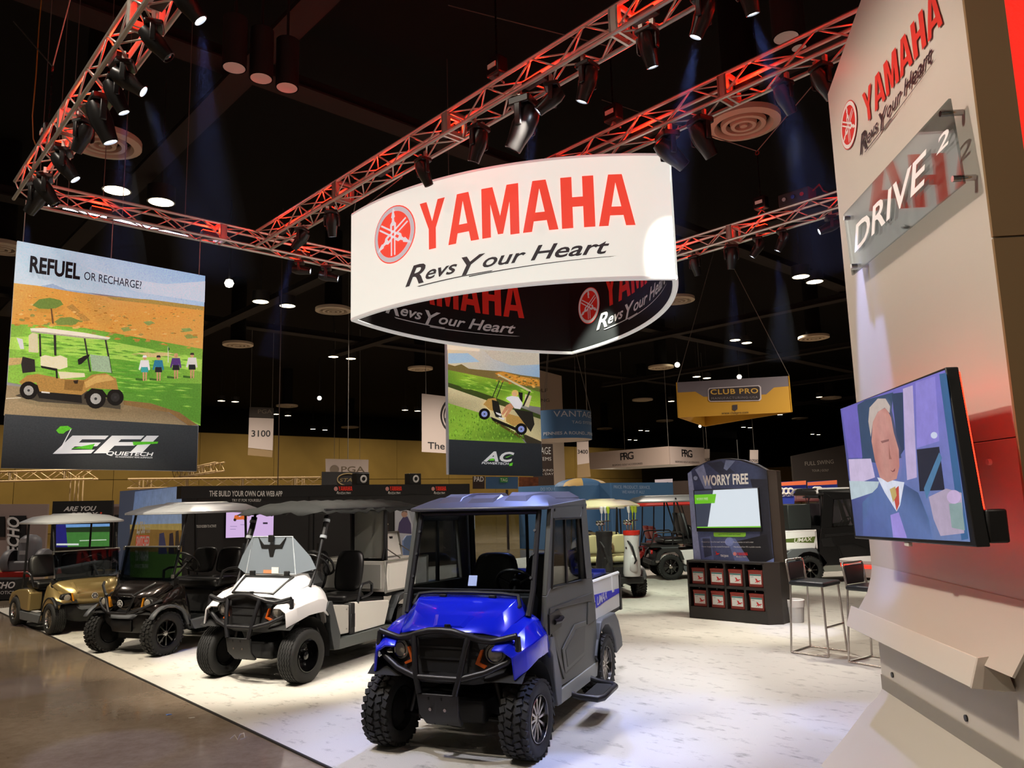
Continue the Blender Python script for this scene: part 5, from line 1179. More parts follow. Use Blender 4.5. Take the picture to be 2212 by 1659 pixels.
# card on the windscreen, side steps, rack in the bed
MB().box((.70, .02, 1.235), (.004, .075, .085), Matrix.Rotation(R(-19), 3, 'Y')).build('windscreen_card', M('price_card', '#aec2ea', .5), B, smooth=0)
for s in (1, -1):
    MB().tube([(.12, s * .60, .27), (.12, s * .70, .24), (.10, s * .86, .225), (.04, s * .90, .225), (-.36, s * .90, .225), (-.42, s * .86, .225), (-.44, s * .72, .24), (-.46, s * .60, .27)], .026, 10).build('step_rail', m_guard, B)
    MB().bx(-.40, .08, s * .72, s * .89, .215, .235).build('step_plate', m_plast, B, bevel=.006)
m_navy = M('navy_rack', '#1e2a78', .35)
MB().bx(-.95, -1.62, -.42, .52, 1.075, 1.10).build('bed_rack', m_navy, B, smooth=0)
for x in (-1.05, -1.5): MB().bx(x, x + .05, -.45, .55, 1.10, 1.135).build('rack_bar', m_navy, B, smooth=0)
for yy in (.30, .42): MB().bx(-1.0, -1.06, yy, yy + .05, 1.10, 1.36).build('rack_upright', m_navy, B, smooth=0)
MB().bx(-1.00, -1.08, .28, .50, 1.20, 1.23).build('rack_bar', m_navy, B, smooth=0)
# ---------------------------------------------------------------- white utility vehicle with van box
m_whp = M('white_body_paint', '#eceaea', .25, coat=.6); m_panelg = M('panel_light_grey', '#b9b6ae', .45); m_alg = M('box_white', '#e2dfd6', .45); m_alf = M('box_frame_grey', '#9a988f', .45, .2)
Wv = umax('utility_cart', 'white utility cart with folded screen, black canopy and open cargo box', (-2.466, 9.744, .012), R(-114.36), m_whp, M('trim_charcoal', '#35383a', .55), 'white')
MB().loft([[(1.11, -.30, .925), (1.11, .30, .925), (.98, .36, .997), (.98, -.36, .997)], [(1.085, -.26, .955), (1.085, .26, .955), (.86, .33, 1.075), (.86, -.33, 1.075)]]).build('hood_panel', M('hood_gloss', '#dfe4ea', .08, coat=1.), Wv, smooth=0)
MB().tube([(1.11, -.29, .935), (1.11, .29, .935), (.86, .345, 1.085), (.86, -.345, 1.085)], .012, 6, closed=True).build('hood_seal', m_blk, Wv)
m_shield = M('grey_shield', '#8c969f', .12)
m_shield.node_tree.nodes['Principled BSDF'].inputs['Alpha'].default_value = .62
sh_ = [(.835, -.36, 1.115), (.835, .36, 1.115), (.81, .29, 1.53), (.81, -.29, 1.53)]
MB().add(sh_, [(0, 1, 2, 3)]).build('folded_screen', m_shield, Wv, solid=.008, smooth=0, fix=False)
for s in (1, -1):
    MB().add([(.835, s * .36, 1.115), (.74, s * .57, 1.17), (.75, s * .50, 1.30), (.81, s * .29, 1.53)], [(0, 1, 2, 3)]).build('screen_wing', m_shield, Wv, solid=.008, smooth=0, fix=False)
    MB().add([(.80, s * .52, 1.0), (.60, s * .555, 1.01), (.60, s * .555, 1.44), (.70, s * .55, 1.45), (.74, s * .55, 1.15)], [(0, 1, 2, 3, 4)]).build('wind_deflector', m_glass, Wv, solid=.005, smooth=0, fix=False)
    MB().bx(.83, .87, s * .25 - .03, s * .25 + .03, 1.09, 1.15).build('screen_hinge', m_blk, Wv, bevel=.006)
MB().tube([sh_[0], sh_[1], sh_[2], sh_[3]], .006, 6, closed=True).build('screen_edge', M('edge_clear', '#c9d2d8', .2), Wv)
MB().prism([(-.20, 1.52), (-.12, 1.44), (.12, 1.44), (.20, 1.52), (.15, 1.40), (-.15, 1.40)], 0, .80, .825).build('screen_bracket', m_blk, Wv, smooth=0); MB().bx(.82, .85, -.035, .035, 1.47, 1.55).build('screen_latch', m_blk, Wv, bevel=.006)
MB().prism([(-.05, 1.40), (.05, 1.40), (.025, 1.30), (-.025, 1.30)], 0, .81, .825).build('bracket_tongue', m_blk, Wv, smooth=0)
MB().bx(.838, .842, .02, .12, 1.12, 1.19).build('notice_label', m_white, Wv, smooth=0); MB().bx(.838, .842, -.10, .018, 1.12, 1.16).build('warning_label', M('label_orange', '#c98a60', .5), Wv, smooth=0)
for s in (1, -1):
    MB().prism([(.66, .77), (.17, .70), (.17, .385), (.53, .40)], 1, s * .52, s * .60).build('front_side_panel', m_panelg, Wv, bevel=.008)
    MB().prism([(.08, .72), (-.66, .655), (-.66, .60), (-.56, .37), (.08, .37)], 1, s * .52, s * .61).build('rear_side_panel', m_alg, Wv, bevel=.008)
    MB().bx(.08, .17, s * .53, s * .625, .36, .72).build('belt_pillar', m_plast, Wv, bevel=.012); MB().bx(.09, .16, s * .625, s * .632, .44, .60).build('pillar_inset', m_blkm, Wv, bevel=.01)
    for x, z in ((.60, .45), (.22, .66), (.22, .44)): MB().cyl((x, s * .598, z), (x, s * .607, z), .009, n=8).build('rivet', m_chrome, Wv)
    MB().tube([(.0, s * .60, .70), (-.02, s * .63, .88), (-.05, s * .63, .915), (-.20, s * .63, .93), (-.25, s * .63, .90), (-.25, s * .63, .80), (-.20, s * .62, .775), (-.03, s * .62, .76)], .016, 8).build('hip_rail', m_guard, Wv)
MB().bx(-.68, .18, -.52, .52, .60, .70).build('seat_deck', m_plast, Wv, bevel=.01)
for y in (.27, -.27):
    seat_bucket(Wv, -.25, y, .80, .44, .50, m_vinyl); MB().bx(-.30, .10, y - .22, y + .22, .70, .80).build('seat_cushion', m_vinyl, Wv, bevel=.035, seg=3)
steering(Wv, .30, .28, 1.19, .18)
# van box with two lids up
MB().bx(-.60, -1.62, -.60, .60, .76, 1.14).build('cargo_box', m_alg, Wv, bevel=.006)
for s in (1, -1):
    MB().tube([(-.60, s * .60, .76), (-.60, s * .60, 1.14), (-1.62, s * .60, 1.14), (-1.62, s * .60, .76)], .018, 4, closed=True).build('box_frame', m_alf, Wv)
    MB().bx(-.66, -1.56, s * .598, s * .606, .82, 1.09).build('box_side_panel', m_alg, Wv, smooth=0)
MB().bx(-.59, -.57, -.54, .54, .80, 1.10).build('box_front_panel', M('box_front_grey', '#aaa9a2', .45), Wv, smooth=0)
for k, (xa, xb) in enumerate(((-.70, -1.10), (-1.12, -1.52))):
    l = MB().add([(xa, .25, 1.15), (xb, .25, 1.15), (xb - .09, .12, 1.47), (xa - .09, .12, 1.47)], [(0, 1, 2, 3)]).build('box_lid', m_alg, Wv, solid=.02, smooth=0, fix=False)
    MB().tube([(xa, .255, 1.15), (xb, .255, 1.15), (xb - .09, .13, 1.47), (xa - .09, .13, 1.47)], .013, 4, closed=True).build('lid_frame', m_alf, l)
    MB().box(((xa + xb) / 2 - .07, .155, 1.40), (.05, .03, .03)).build('lid_latch', m_blkm, l, smooth=0)
    MB().tube([(xb + .04, .52, 1.15), (xb - .03, .19, 1.30)], .008, 6).build('lid_stay', m_cable, l)
MB().bx(-.66, -1.62, -.58, .58, .70, .76).build('box_subframe', m_plast, Wv, smooth=0)
# canopy: sagging black cloth on a tube frame
def canopy(t, x1, x0, hy, z, mat):
    nx_, ny = 26, 14; rows = []
    for i in range(nx_ + 1):
        x = x1 + (x0 - x1) * i / nx_; row = []
        for j in range(ny + 1):
            y = hy * (2 * j / ny - 1); e = 1 - abs(2 * j / ny - 1) ** 3; ex = min(1, min(i, nx_ - i) / 4) ** .6
            zz = z + .095 * e * ex + .012 * math.sin(i * 1.7 + j) * (1 - .5 * e) + .008 * math.sin(j * 2.3 + i * .6) - (0.0 if 0 < j < ny and 0 < i < nx_ else .05 + .015 * math.sin(i * 2.1 + j * 1.3))
            row.append((x, y, zz))
        rows.append(row)
    return MB().loft(rows, closed=False).build('canopy', mat, t, solid=.008, smooth=80)
canopy(Wv, .72, -1.50, .635, 1.83, M('black_canvas', '#171918', .8))
for s in (1, -1):
    MB().tube([(.62, s * .59, 1.82), (-1.48, s * .59, 1.82)], .014, 8).build('canopy_rail', m_guard, Wv); MB().tube([(-1.46, s * .56, 1.14), (-1.46, s * .58, 1.83)], .014, 8).build('rear_post', m_guard, Wv)
    MB().tube([(.60, s * .552, 1.50), (.555, s * .55, 1.62), (.52, s * .548, 1.75)], .035, 8).build('rolled_curtain', m_vinyl, Wv)
    for z in (1.50, 1.68): MB().cyl((.60 - (z - 1.5) * .31 + .0, s * .552, z), (.59 - (z - 1.5) * .31, s * .552, z + .03), .04, n=10).build('curtain_clip', M('clip_grey', '#8f959a', .3), Wv)
for s in (1, -1): MB().tube([(-.62, s * .57, 1.80), (-.62, s * .57, 1.30), (-.60, s * .55, 1.16)], .012, 8).build('mid_post', m_guard, Wv)
MB().bx(-.66, -.65, .08, .55, 1.18, 1.78).build('rear_curtain_panel', M('curtain_grey', '#8d8e86', .6), Wv, smooth=0)
MB().tube([(-.648, .06, 1.16), (-.648, .57, 1.16), (-.648, .57, 1.80), (-.648, .06, 1.80)], .022, 6, closed=True).build('curtain_frame', m_blk, Wv)
# ---------------------------------------------------------------- green-striped utility vehicle far right
p_ = at_z(1738, 1263); Gh = R(6)
Gv = umax('utility_cart', 'black-cabbed white utility cart with green stripe behind the kiosk', V((p_.x + .97 * math.cos(Gh) + .60 * math.sin(Gh), p_.y + .97 * math.sin(Gh) + .62 * math.cos(Gh), .012)), Gh, m_whp, m_trimg, 'green')
m_cabk = M('cab_black', '#111112', .3); m_green = M('stripe_olive', '#55662e', .4)
umax_cab(Gv, m_cabk, M('cab_black_rib', '#19191a', .35), M('roof_black', '#1b1c1c', .35), m_green, m_white); umax_bed(Gv, m_whp, m_green, m_white)
for s in (1, -1): MB().tube([(.60, s * .64, 1.835), (.30, s * .52, 1.93), (-.60, s * .52, 1.93), (-.66, s * .6, 1.84)], .02, 6).build('roof_edge', m_whp, Gv)
MB().bx(-.79, -1.30, -.52, .52, 1.10, 1.62).build('cargo_enclosure', M('enclosure_dark', '#262b2b', .4), Gv, bevel=.02)
g = wordmark(); wd = max(v[0] for v in g[0])
letters('lettering', g, lambda x, y: V((.25 + x / wd * .30, -.66, .265 + y * .07)), m_white, Gv)
# ================================================================ golf carts: same frame; dz lifts the body over the wheels
def golf_cart(name, label, loc, rz, paint, dz=0., r=.275, style='black', knobby=True, seat=None, roof_mat=None, guard=False, grey_trim=None, screen='fold', rear='bag', long=0., cat='golf cart', back=0.):
    t = thing(name, label, cat, loc, rz)
    seat = seat or m_vinyl; roof_mat = roof_mat or m_silver; trim = grey_trim or m_plast
    D = lambda pts: [(x, y, z + dz) for x, y, z in pts]
    w = .20
    for s in (1, -1):
        make_wheel(t, .83, s * .505, r, w, s, style, knobby); make_wheel(t, -.83 - long, s * .505, r, w, s, style, knobby)
    # hood
    half = [[(1.00, 0, .545), (.995, .16, .548), (.96, .29, .56), (.90, .34, .575)], [(1.005, 0, .66), (1.0, .17, .66), (.965, .31, .66), (.90, .38, .66)], [(.965, 0, .765), (.96, .2, .763), (.92, .34, .75), (.86, .43, .72)],
            [(.86, 0, .85), (.855, .22, .85), (.82, .38, .835), (.78, .48, .79)], [(.74, 0, .91), (.735, .24, .91), (.71, .42, .90), (.69, .52, .85)], [(.63, 0, .945), (.625, .26, .945), (.62, .44, .935), (.61, .535, .89)]]
    MB().mirror_y([D(q) for q in half]).build('hood', paint, t, smooth=60, solid=.012)
    MB().loft([D([(.975, -.25, .73), (.975, .25, .73), (.80, .30, .882), (.80, -.30, .882)]), D([(.958, -.22, .757), (.958, .22, .757), (.805, .26, .887), (.805, -.26, .887)])]).build('hood_crease', paint, t, smooth=0)
    for s in (1, -1):
        sec = [(1.03, (.33, .60), (.42, .60), (.50, .58), (.52, .50)), (.95, (.36, .67), (.46, .675), (.545, .64), (.565, .56)), (.83, (.42, .76), (.50, .75), (.58, .69), (.59, .60)), (.70, (.49, .83), (.53, .80), (.585, .70), (.592, .58)), (.58, (.52, .87), (.545, .82), (.58, .68), (.59, .52)), (.50, (.53, .83), (.55, .75), (.575, .60), (.585, .42)), (.42, (.54, .60), (.555, .52), (.57, .42), (.58, .30))]
        MB().loft([D([(x, s * p[0], p[1]) for p in q]) for x, *q in sec], closed=False).build('fender', paint, t, smooth=50, solid=.014)
        pts = [(.83 + .335 * math.cos(R(a)), .275 + dz * .6 + .335 * math.sin(R(a))) for a in range(50, 190, 14)]
        MB().loft([[(x, s * .25, z) for x, z in pts], [(x, s * .575, z) for x, z in pts]], closed=False).build('arch_liner', m_under, t, smooth=60)
        fl = [(.83 + .35 * math.cos(R(a)), .275 + dz * .6 + .37 * math.sin(R(a))) for a in range(38, 176, 10)]
        MB().loft([[(x, s * .55, z - .005) for x, z in fl], [(x, s * (.625 if guard else .598), z - .01) for x, z in fl]], closed=False).build('wheel_flare', m_trimg if guard else m_plast, t, smooth=60, solid=.018)
        lb = MB().prism([(s * .30, .60 + dz), (s * .335, .74 + dz), (s * .46, .72 + dz), (s * .50, .66 + dz), (s * .42, .60 + dz)], 0, .86, .985).build('lamp_pod', m_blk, t, bevel=.015)
        MB().lathe([(.052, 0), (.04, .015), (.001, .022)], (.985, s * .395, .668 + dz), (1, s * .2, .05), 16).build('headlamp', m_lampg, lb)
        MB().prism([(s * .29, .60 + dz), (s * .32, .735 + dz), (s * .34, .735 + dz), (s * .315, .60 + dz)], 0, .95, 1.0).build('turn_signal', M('amber_bright', '#d88a1c', .25, emit=.1), lb, smooth=0)
    MB().mirror_y([D([(1.0, 0, .55), (.99, .28, .55), (.93, .46, .55)]), D([(1.03, 0, .48), (1.02, .26, .48), (.96, .44, .49)]), D([(1.02, 0, .37), (1.01, .24, .37), (.94, .40, .40)]), D([(.95, 0, .28), (.94, .2, .28), (.88, .34, .32)])]).build('front_bumper', m_plast, t, smooth=50)
    MB().loft([D([(1.035, -.24, .49), (1.035, .24, .49), (1.0, .26, .53), (1.0, -.26, .53)]), D([(1.05, -.20, .47), (1.05, .20, .47), (1.04, .22, .49), (1.04, -.22, .49)])]).build('bumper_lip', m_trimg, t, smooth=0)
    emblem('hood_emblem', lambda x, y, k: V((1.013 + .003 * k - y * .1, -x if False else x, .665 + dz + y)), .05, 0, 0, {'rim': m_blk, 'ring': m_emw, 'disc': m_blk, 'forks': m_emw}, t)
    # floor, rockers, rear body
    MB().prism([(.60, .95 + dz), (.62, .70 + dz), (.48, .37 + dz), (-.18, .37 + dz), (-.18, .33 + dz), (.52, .31 + dz), (.70, .70 + dz), (.68, .93 + dz)], 1, -.52, .52).build('cowl_and_floor', m_plast, t, smooth=25)
    for s in (1, -1): MB().prism([(.43, .385 + dz), (.36, .255 + dz), (-.52 - long, .25 + dz), (-.56 - long, .385 + dz)], 1, s * .48, s * .592).build('rocker_panel', m_trimg, t, bevel=.008)
    rb = [(-.17, .40), (-.15, .70), (-.28, .745), (-.75 - long, .72), (-1.05 - long, .66), (-1.16 - long, .55), (-1.16 - long, .45)] + [(-.83 - long + .315 * math.cos(R(a)), .30 + .315 * math.sin(R(a))) for a in range(150, 20, -18)] + [(-.5 - long, .40)]
    rb2 = []
    for s in (1, -1): MB().prism([(x, z + dz) for x, z in rb], 1, s * .38, s * .585).build('rear_quarter', paint, t, bevel=.03, seg=3)
    MB().bx(-1.12 - long, -.20, -.40, .40, .40 + dz, .70 + dz).build('rear_tub', m_plast, t, smooth=0)
    MB().bx(-1.25 - long, -1.10 - long, -.5, .5, .40 + dz, .52 + dz).build('rear_bumper', m_plast, t, bevel=.02)
    MB().bx(-1.0, .9, -.2, .2, .2, .32 + dz).build('chassis', m_under, t, smooth=0)
    # seats
    MB().bx(-.62, -.10, -.50, .50, .74 + dz, .87 + dz).build('seat_cushion', seat, t, bevel=.05, seg=3)
    for y in (.25, -.25): seat_bucket(t, -.60, y, .90 + dz, .49, .38, seat)
    for s in (1, -1): MB().tube([(-.12, s * .53, .78 + dz), (-.16, s * .565, .97 + dz), (-.25, s * .57, 1.0 + dz), (-.50, s * .565, 1.0 + dz), (-.60, s * .54, .95 + dz), (-.62, s * .53, .80 + dz)], .018, 8).build('hip_rail', m_guard, t)
    steering(t, .18, .25, 1.13 + dz, .17)
    # posts, roof, screen
    zr = 1.80 + dz
    for s in (1, -1):
        MB().tube(D([(.665, s * .478, .94), (.455, s * .482, 1.80)]), .017, 8).build('front_post', m_guard, t); MB().tube(D([(-.78 - long, s * .50, .70), (-.70 - long, s * .50, 1.15), (-.66 - long, s * .50, 1.80)]), .018, 8).build('rear_post', m_guard, t)
    def rr(x1, x0, y, z, k=.12): return [(x1, y - k, z), (x1 - k * .35, y - k * .3, z), (x1 - k, y, z), (x0 + k, y, z), (x0 + k * .35, y - k * .3, z), (x0, y - k, z), (x0, -y + k, z), (x0 + k * .35, -y + k * .3, z), (x0 + k, -y, z), (x1 - k, -y, z), (x1 - k * .35, -y + k * .3, z), (x1, -y + k, z)]
    X1, X0 = .62, -.98 - long - back
    MB().loft([rr(X1 - .03, X0 + .03, .57, zr), rr(X1, X0, .60, zr + .005), rr(X1, X0, .60, zr + .03), rr(X1 - .05, X0 + .05, .56, zr + .055), rr(X1 - .22, X0 + .16, .44, zr + .12), rr(X1 - .36, X0 + .30, .30, zr + .145)]).build('roof', roof_mat, t, smooth=50)
    MB().loft([rr(X1 - .30, X0 + .25, .20, zr + .135, .08), rr(X1 - .36, X0 + .3, .16, zr + .165, .08)]).build('roof_ridge', roof_mat, t, smooth=50)
    if screen:
        z1 = 1.366 + dz
        MB().add([(.685, .475, .92 + dz), (.685, -.475, .92 + dz), (.58, -.505, z1), (.58, .505, z1)], [(0, 1, 2, 3)]).build('lower_windscreen', m_tint, t, solid=.005, smooth=0, fix=False)
        MB().add([(.712, .475, .93 + dz), (.712, -.475, .93 + dz), (.607, -.505, z1 + .005), (.607, .505, z1 + .005)], [(0, 1, 2, 3)]).build('folded_windscreen', m_glass, t, solid=.005, smooth=0, fix=False)
        MB().tube([(.59, -.51, z1), (.59, .51, z1)], .011, 6).build('screen_hinge_bar', m_alu, t)
        for s in (1, -1):
            for f in (.1, .97): MB().box((.70 - .10 * f, s * .50, .94 + dz + .42 * f), (.03, .03, .05)).build('screen_clip', m_chrome, t, bevel=.004)
    if guard:
        q = .017
        MB().tube(sym(D([(1.09, 0, .785), (1.09, .23, .785), (1.07, .26, .76), (1.10, .17, .56), (1.10, .14, .545), (1.10, 0, .545)])), q, 8, closed=False).build('brush_guard_hoop', m_guard, t)
        MB().tube(symo(D([(1.10, 0, .545), (1.10, .17, .55), (1.05, .33, .60), (.98, .47, .655), (.90, .56, .70)])), q, 8).build('brush_guard_rail', m_guard, t)
        for s in (1, -1): MB().tube(D([(1.08, s * .255, .775), (.99, s * .42, .88), (.93, s * .47, .92)]), q, 8).build('brush_guard_arm', m_guard, t)
        MB().mirror_y([D([(1.055, 0, .46), (1.04, .18, .46)]), D([(1.07, 0, .40), (1.05, .19, .40)]), D([(1.05, 0, .30), (1.03, .17, .30)])]).build('winch_cover', m_blk, t, bevel=.01, solid=.04)
        MB().mirror_y([D([(1.055, 0, .755), (1.05, .19, .755)]), D([(1.045, 0, .65), (1.04, .17, .65)]), D([(1.035, 0, .56), (1.03, .13, .56)])]).build('front_cover', M('gloss_black_panel', '#0c0b0d', .15, coat=.5), t, solid=.01)
        emblem('cover_emblem', lambda x, y, k: V((1.066 + .003 * k + y * .1, x, .665 + dz + y)), .05, 0, 0, {'rim': m_blk, 'ring': m_emw, 'disc': m_blk, 'forks': m_emw}, t)
    return t
m_bronze = M('dark_bronze_paint', '#2b2523', .2, .6, coat=.8); m_goldp = M('gold_paint', '#b8a06a', .28, .65, coat=.6); m_cream = M('cream_plastic', '#e2dcae', .45); m_creamseat = M('cream_vinyl', '#d8cf9c', .5)
golf_cart('golf_cart', 'dark bronze lifted golf cart with knobby tires and brush guard', (-4.797, 11.355, .012), R(-112.7), m_bronze, 0., .275, 'black', True, guard=True)
golf_cart('golf_cart', 'gold golf cart with chrome wheels at the far left', (-7.493, 13.263, .012), R(-41.5), m_goldp, -.125, .238, 'chrome', False)
# golf cart seen from behind with two bags
p_ = at_z(1380, 1289); gh = R(97)
gc = golf_cart('golf_cart', 'cream-roofed golf cart seen from behind with golf bags on it', V((p_.x - .5 * math.sin(gh) + .83 * math.cos(gh), p_.y + .5 * math.cos(gh) + .83 * math.sin(gh), .012)), gh, M('grey_cart_body', '#5a5c5e', .35, .3), -.12, .25, 'black', True, seat=m_creamseat, roof_mat=m_cream, screen=None)
m_bagw = M('bag_white', '#dedfe0', .35, coat=.3); m_bagb = M('bag_black', '#1a1a1c', .45); m_lime = M('lime_grip', '#b6cf3a', .5)
for k, (y, lab) in enumerate(((-.27, 'white and black golf bag strapped on the right of the cream-roofed cart'), (.25, 'black golf bag strapped on the left of the cream-roofed cart'))):
    b = thing('golf_bag', lab, 'golf bag', gc.location + Matrix.Rotation(gh, 3, 'Z') @ V((-1.24, y, .42)), gh, 'golf bags on the cart')
    tl = V((-.10, 0, .78)).normalized(); f = lambda h, r_, fx=1.: [tuple(V((-.02, 0, 0)) + tl * h + V((math.cos(q) * r_ * fx, math.sin(q) * r_, 0))) for q in [2 * math.pi * i / 16 for i in range(16)]]
    MB().loft([f(0, .15), f(.05, .165), f(.3, .155), f(.5, .135), f(.78, .15)]).build('bag_body', m_bagw if k == 0 else m_bagb, b)
    MB().loft([f(.76, .155), f(.80, .16), f(.84, .155)]).build('bag_collar', M('bag_red_collar', '#c8281c', .4) if k == 0 else m_bagb, b)
    MB().loft([[(x - .09, y_ * .75, z) for x, y_, z in f(.08, .08)], [(x - .10, y_ * .85, z) for x, y_, z in f(.12, .10)], [(x - .10, y_ * .8, z) for x, y_, z in f(.36, .10)], [(x - .08, y_ * .6, z) for x, y_, z in f(.42, .07)]]).build('bag_pocket', m_bagw if k == 0 else m_bagb, b)
    MB().tube([(-.12, .12, .72), (-.30, .05, .55), (-.28, -.02, .30), (-.14, .06, .12)], .018, 6).build('bag_strap', m_bagb, b)
    MB().bx(-.16, -.13, -.13, .13, .5, .54).build('bag_belt', m_bagb, b, smooth=0)
    for i in range(10):
        a = i * 2.4; x = -.10 + .09 * math.cos(a); y_ = .08 * math.sin(a); hh = .98 + .09 * (i % 3)
        if i % 3 == 0: MB().tube([(x, y_, .75), (x - .03, y_ + .02, hh)], .006, 6).lathe([(.001, -.04), (.04, -.02), (.05, .02), (.035, .05), (.001, .06)], (x - .03, y_ + .02, hh), (1, .3, .3), 10).build('driver_club', m_chrome, b)
        elif i % 3 == 1: MB().tube([(x, y_, .75), (x - .02, y_, hh - .06)], .006, 6).prism([(x - .05, y_ - .04), (x + .03, y_ - .05), (x + .03, y_ + .02)], 2, hh - .06, hh - .04).build('iron_club', m_chrome, b)
        else: MB().tube([(x, y_, .75), (x - .02, y_ - .02, hh + .02)], .006, 6).lathe([(.022, 0), (.034, .07), (.032, .12), (.001, .13)], (x - .02, y_ - .02, hh), (-.2, .1, 1), 10).build('headcover', m_lime if i == 2 else m_lime if i == 5 and k == 0 else m_bagw, b)
# four-seat wagon behind, side on
p_ = at_z(1447, 1263) * 1.05; wh_ = R(2)
wg = golf_cart('crew_cart', 'dark crew cart with grey hard roof and open rear seat behind the kiosk', V((p_.x + .5 * math.sin(wh_) + 1.18 * math.cos(wh_), p_.y + .52 * math.cos(wh_) + 1.18 * math.sin(wh_), .012)), wh_, m_whp, -.08, .285, 'black', True, roof_mat=M('crew_roof', '#6a6d70', .35, .3), long=.35, back=.62)
MB().bx(-1.30, -.62, -.50, .50, .78, .90).build('rear_seat_cushion', m_vinyl, wg, bevel=.04); 
for y in (.25, -.25): seat_bucket(wg, -.74, y, .92, .46, .55, M('grey_vinyl', '#55585a', .5), 'rear_backrest')
MB().bx(-1.62, -.95, -.55, .55, .72, .77).build('rear_deck', m_plast, wg, smooth=0)
for s in (1, -1):
    MB().tube([(-1.60, s * .55, .78), (-1.52, s * .56, 1.03), (-1.45, s * .56, 1.05), (-.92, s * .56, 1.05), (-.86, s * .56, 1.0), (-.85, s * .55, .78)], .016, 8).build('grab_rail', m_guard, wg); MB().tube([(-.70, s * .53, .78), (-.98, s * .53, 1.82)], .018, 8).build('roof_strut', m_guard, wg)
    MB().prism([(-.88, .44), (-.94, .62), (-1.02, .70), (-1.38, .70), (-1.50, .58), (-1.54, .44), (-1.44, .44), (-1.40, .55), (-1.32, .62), (-1.08, .62), (-1.0, .55), (-.97, .44)], 1, s * .52, s * .66).build('rear_flare', m_plast, wg, bevel=.01)
    MB().prism([(-1.38, .705), (-1.02, .705), (-1.0, .725), (-1.40, .725)], 1, s * .54, s * .66).build('flare_cap', m_trimg, wg, smooth=0)
    MB().cyl((-1.56, s * .45, .62), (-1.60, s * .45, .62), .05, n=12).build('tail_lamp', m_redl, wg)
# carts further back
golf_cart('golf_cart', 'white-roofed golf cart behind the cream-roofed one', V((2.0, 18.9, .012)), R(85), m_whp, -.2, .22, 'black', False, roof_mat=m_white, seat=m_creamseat, screen=None)
golf_cart('golf_cart', 'red golf cart with red roof behind the crew cart', V((4.25, 21.2, .012)), R(8), M('red_paint', '#b31c14', .3, coat=.4), -.2, .22, 'black', False, roof_mat=M('red_roof', '#c4281c', .4), seat=M('red_vinyl', '#8a1a14', .5), screen=None)
# ================================================================ neighbouring booths and hanging signs
def board(name, label, cat, quad, p0, n, mat, thick=.06, ground=False, parent=None, group=None, lift=0.):
    """flat sign board: its corners are where four pixels meet its plane (TL TR BR BL)"""
    pl = Plane(p0, n)
    c = [pl.p(*q, lift) for q in quad]
    if ground: c[2] = V((c[1].x, c[1].y, .02)); c[3] = V((c[0].x, c[0].y, .02))
    if parent is None:
        t = thing(name, label, cat, (c[2] + c[3]) / 2, 0, group)
    else: t = parent
    inv = parent_inv(t); nn = pl.n * thick
    MB().add([inv @ x for x in c] + [inv @ (x - nn) for x in c], [(0, 3, 2, 1), (4, 5, 6, 7), (0, 1, 5, 4), (1, 2, 6, 5), (2, 3, 7, 6), (3, 0, 4, 7)]).build('board' if parent is None else name, mat, t, smooth=0)
    return t, pl
def hang(t, pl, pts, ztop=CEIL):
    inv = parent_inv(t)
    for q in pts:
        a = pl.p(*q); rod('hanging_cable', inv @ a, inv @ V((a.x, a.y, ztop)), .012, m_cable, t, 5)
NY = V((0, 1, 0))
m_bw = M('board_black', '#17171a', .6); m_sgw = M('sign_white', '#b9aca6', .6); m_btan = M('board_tan', '#8a7350', .7); m_bbrown = M('board_brown', '#3a2e28', .7); m_vblue = M('vantage_blue', '#3f6a96', .6); m_ink = M('ink_black', '#16141a', .6); m_wtxt = M('text_white', '#d8d6d0', .6, emit=.06)
# ---- black display wall of the booth
kc = at_z(393, 1050, 2.44); kc.z = 0
DW = thing('display_wall', 'long black display wall with white lettering behind the carts', 'display wall', kc, A47)   # local x = E1, y = E2
dinv = parent_inv(DW); LW = 9.4
MB().bx(-.12, 0, 0, LW, 0, 2.12).build('wall_panel', M('display_black', '#202022', .55), DW, smooth=0)
MB().bx(-.30, .02, -.02, LW, 2.12, 2.44).build('header', M('header_black', '#121214', .5), DW, smooth=0)
PW = Plane(kc, E1)
def dw(x, y): return (380 + x * .2441, 1090 + y * .2441)
text_on('header_lettering', 'THE BUILD YOUR OWN CAR WEB APP', PW, (452, 1072), (610, 1072), 12.5, m_wtxt, DW, bold=.015, lift=.03)
text_on('header_lettering', 'TRY IT FOR YOURSELF', PW, (501, 1083.5), (564, 1083.5), 6, m_wtxt, DW, lift=.03)
for i, x0 in enumerate((722, 833, 932)):
    wd_ = (39, 35, 32)[i]
    text_on('header_logo', '', PW, (x0 + 9, 1060), (x0 + wd_, 1060), 9.5, M('header_red', '#d8301f', .5, emit=.15), DW, geo=wordmark(), lift=.03); text_on('header_logo', '', PW, (x0 + 5, 1066), (x0 + wd_ - 2, 1066), 3.6, m_wtxt, DW, geo=slogan(), lift=.03)
    c_ = dinv @ PW.p(x0 + 3.5, 1056, .03); emblem('header_emblem', lambda x, y, k: V((c_.x + .002 * k, c_.y + x, c_.z + y)), .062, 0, 0, EM_FLAT, DW)
text_on('wall_lettering', 'TOUCH SCREEN TO ACTIVATE', PW, (424, 1140), (467, 1139), 6, m_wtxt, DW, bold=.01, lift=.02)
for x in (425, 545, 668): 
    a = dinv @ PW.p(x, 1130); MB().bx(.0, .012, a.y - .02, a.y + .02, 0, 2.12).build('panel_joint', M('joint_black', '#0a0a0b', .6), DW, smooth=0)
t, pl = board('touch_screen', 'lilac touch screen showing an orange buggy on the black wall', 'screen', [dw(442, 62), dw(868, 78), dw(864, 280), dw(438, 298)], kc + E1 * .06, E1, m_blk, .05)
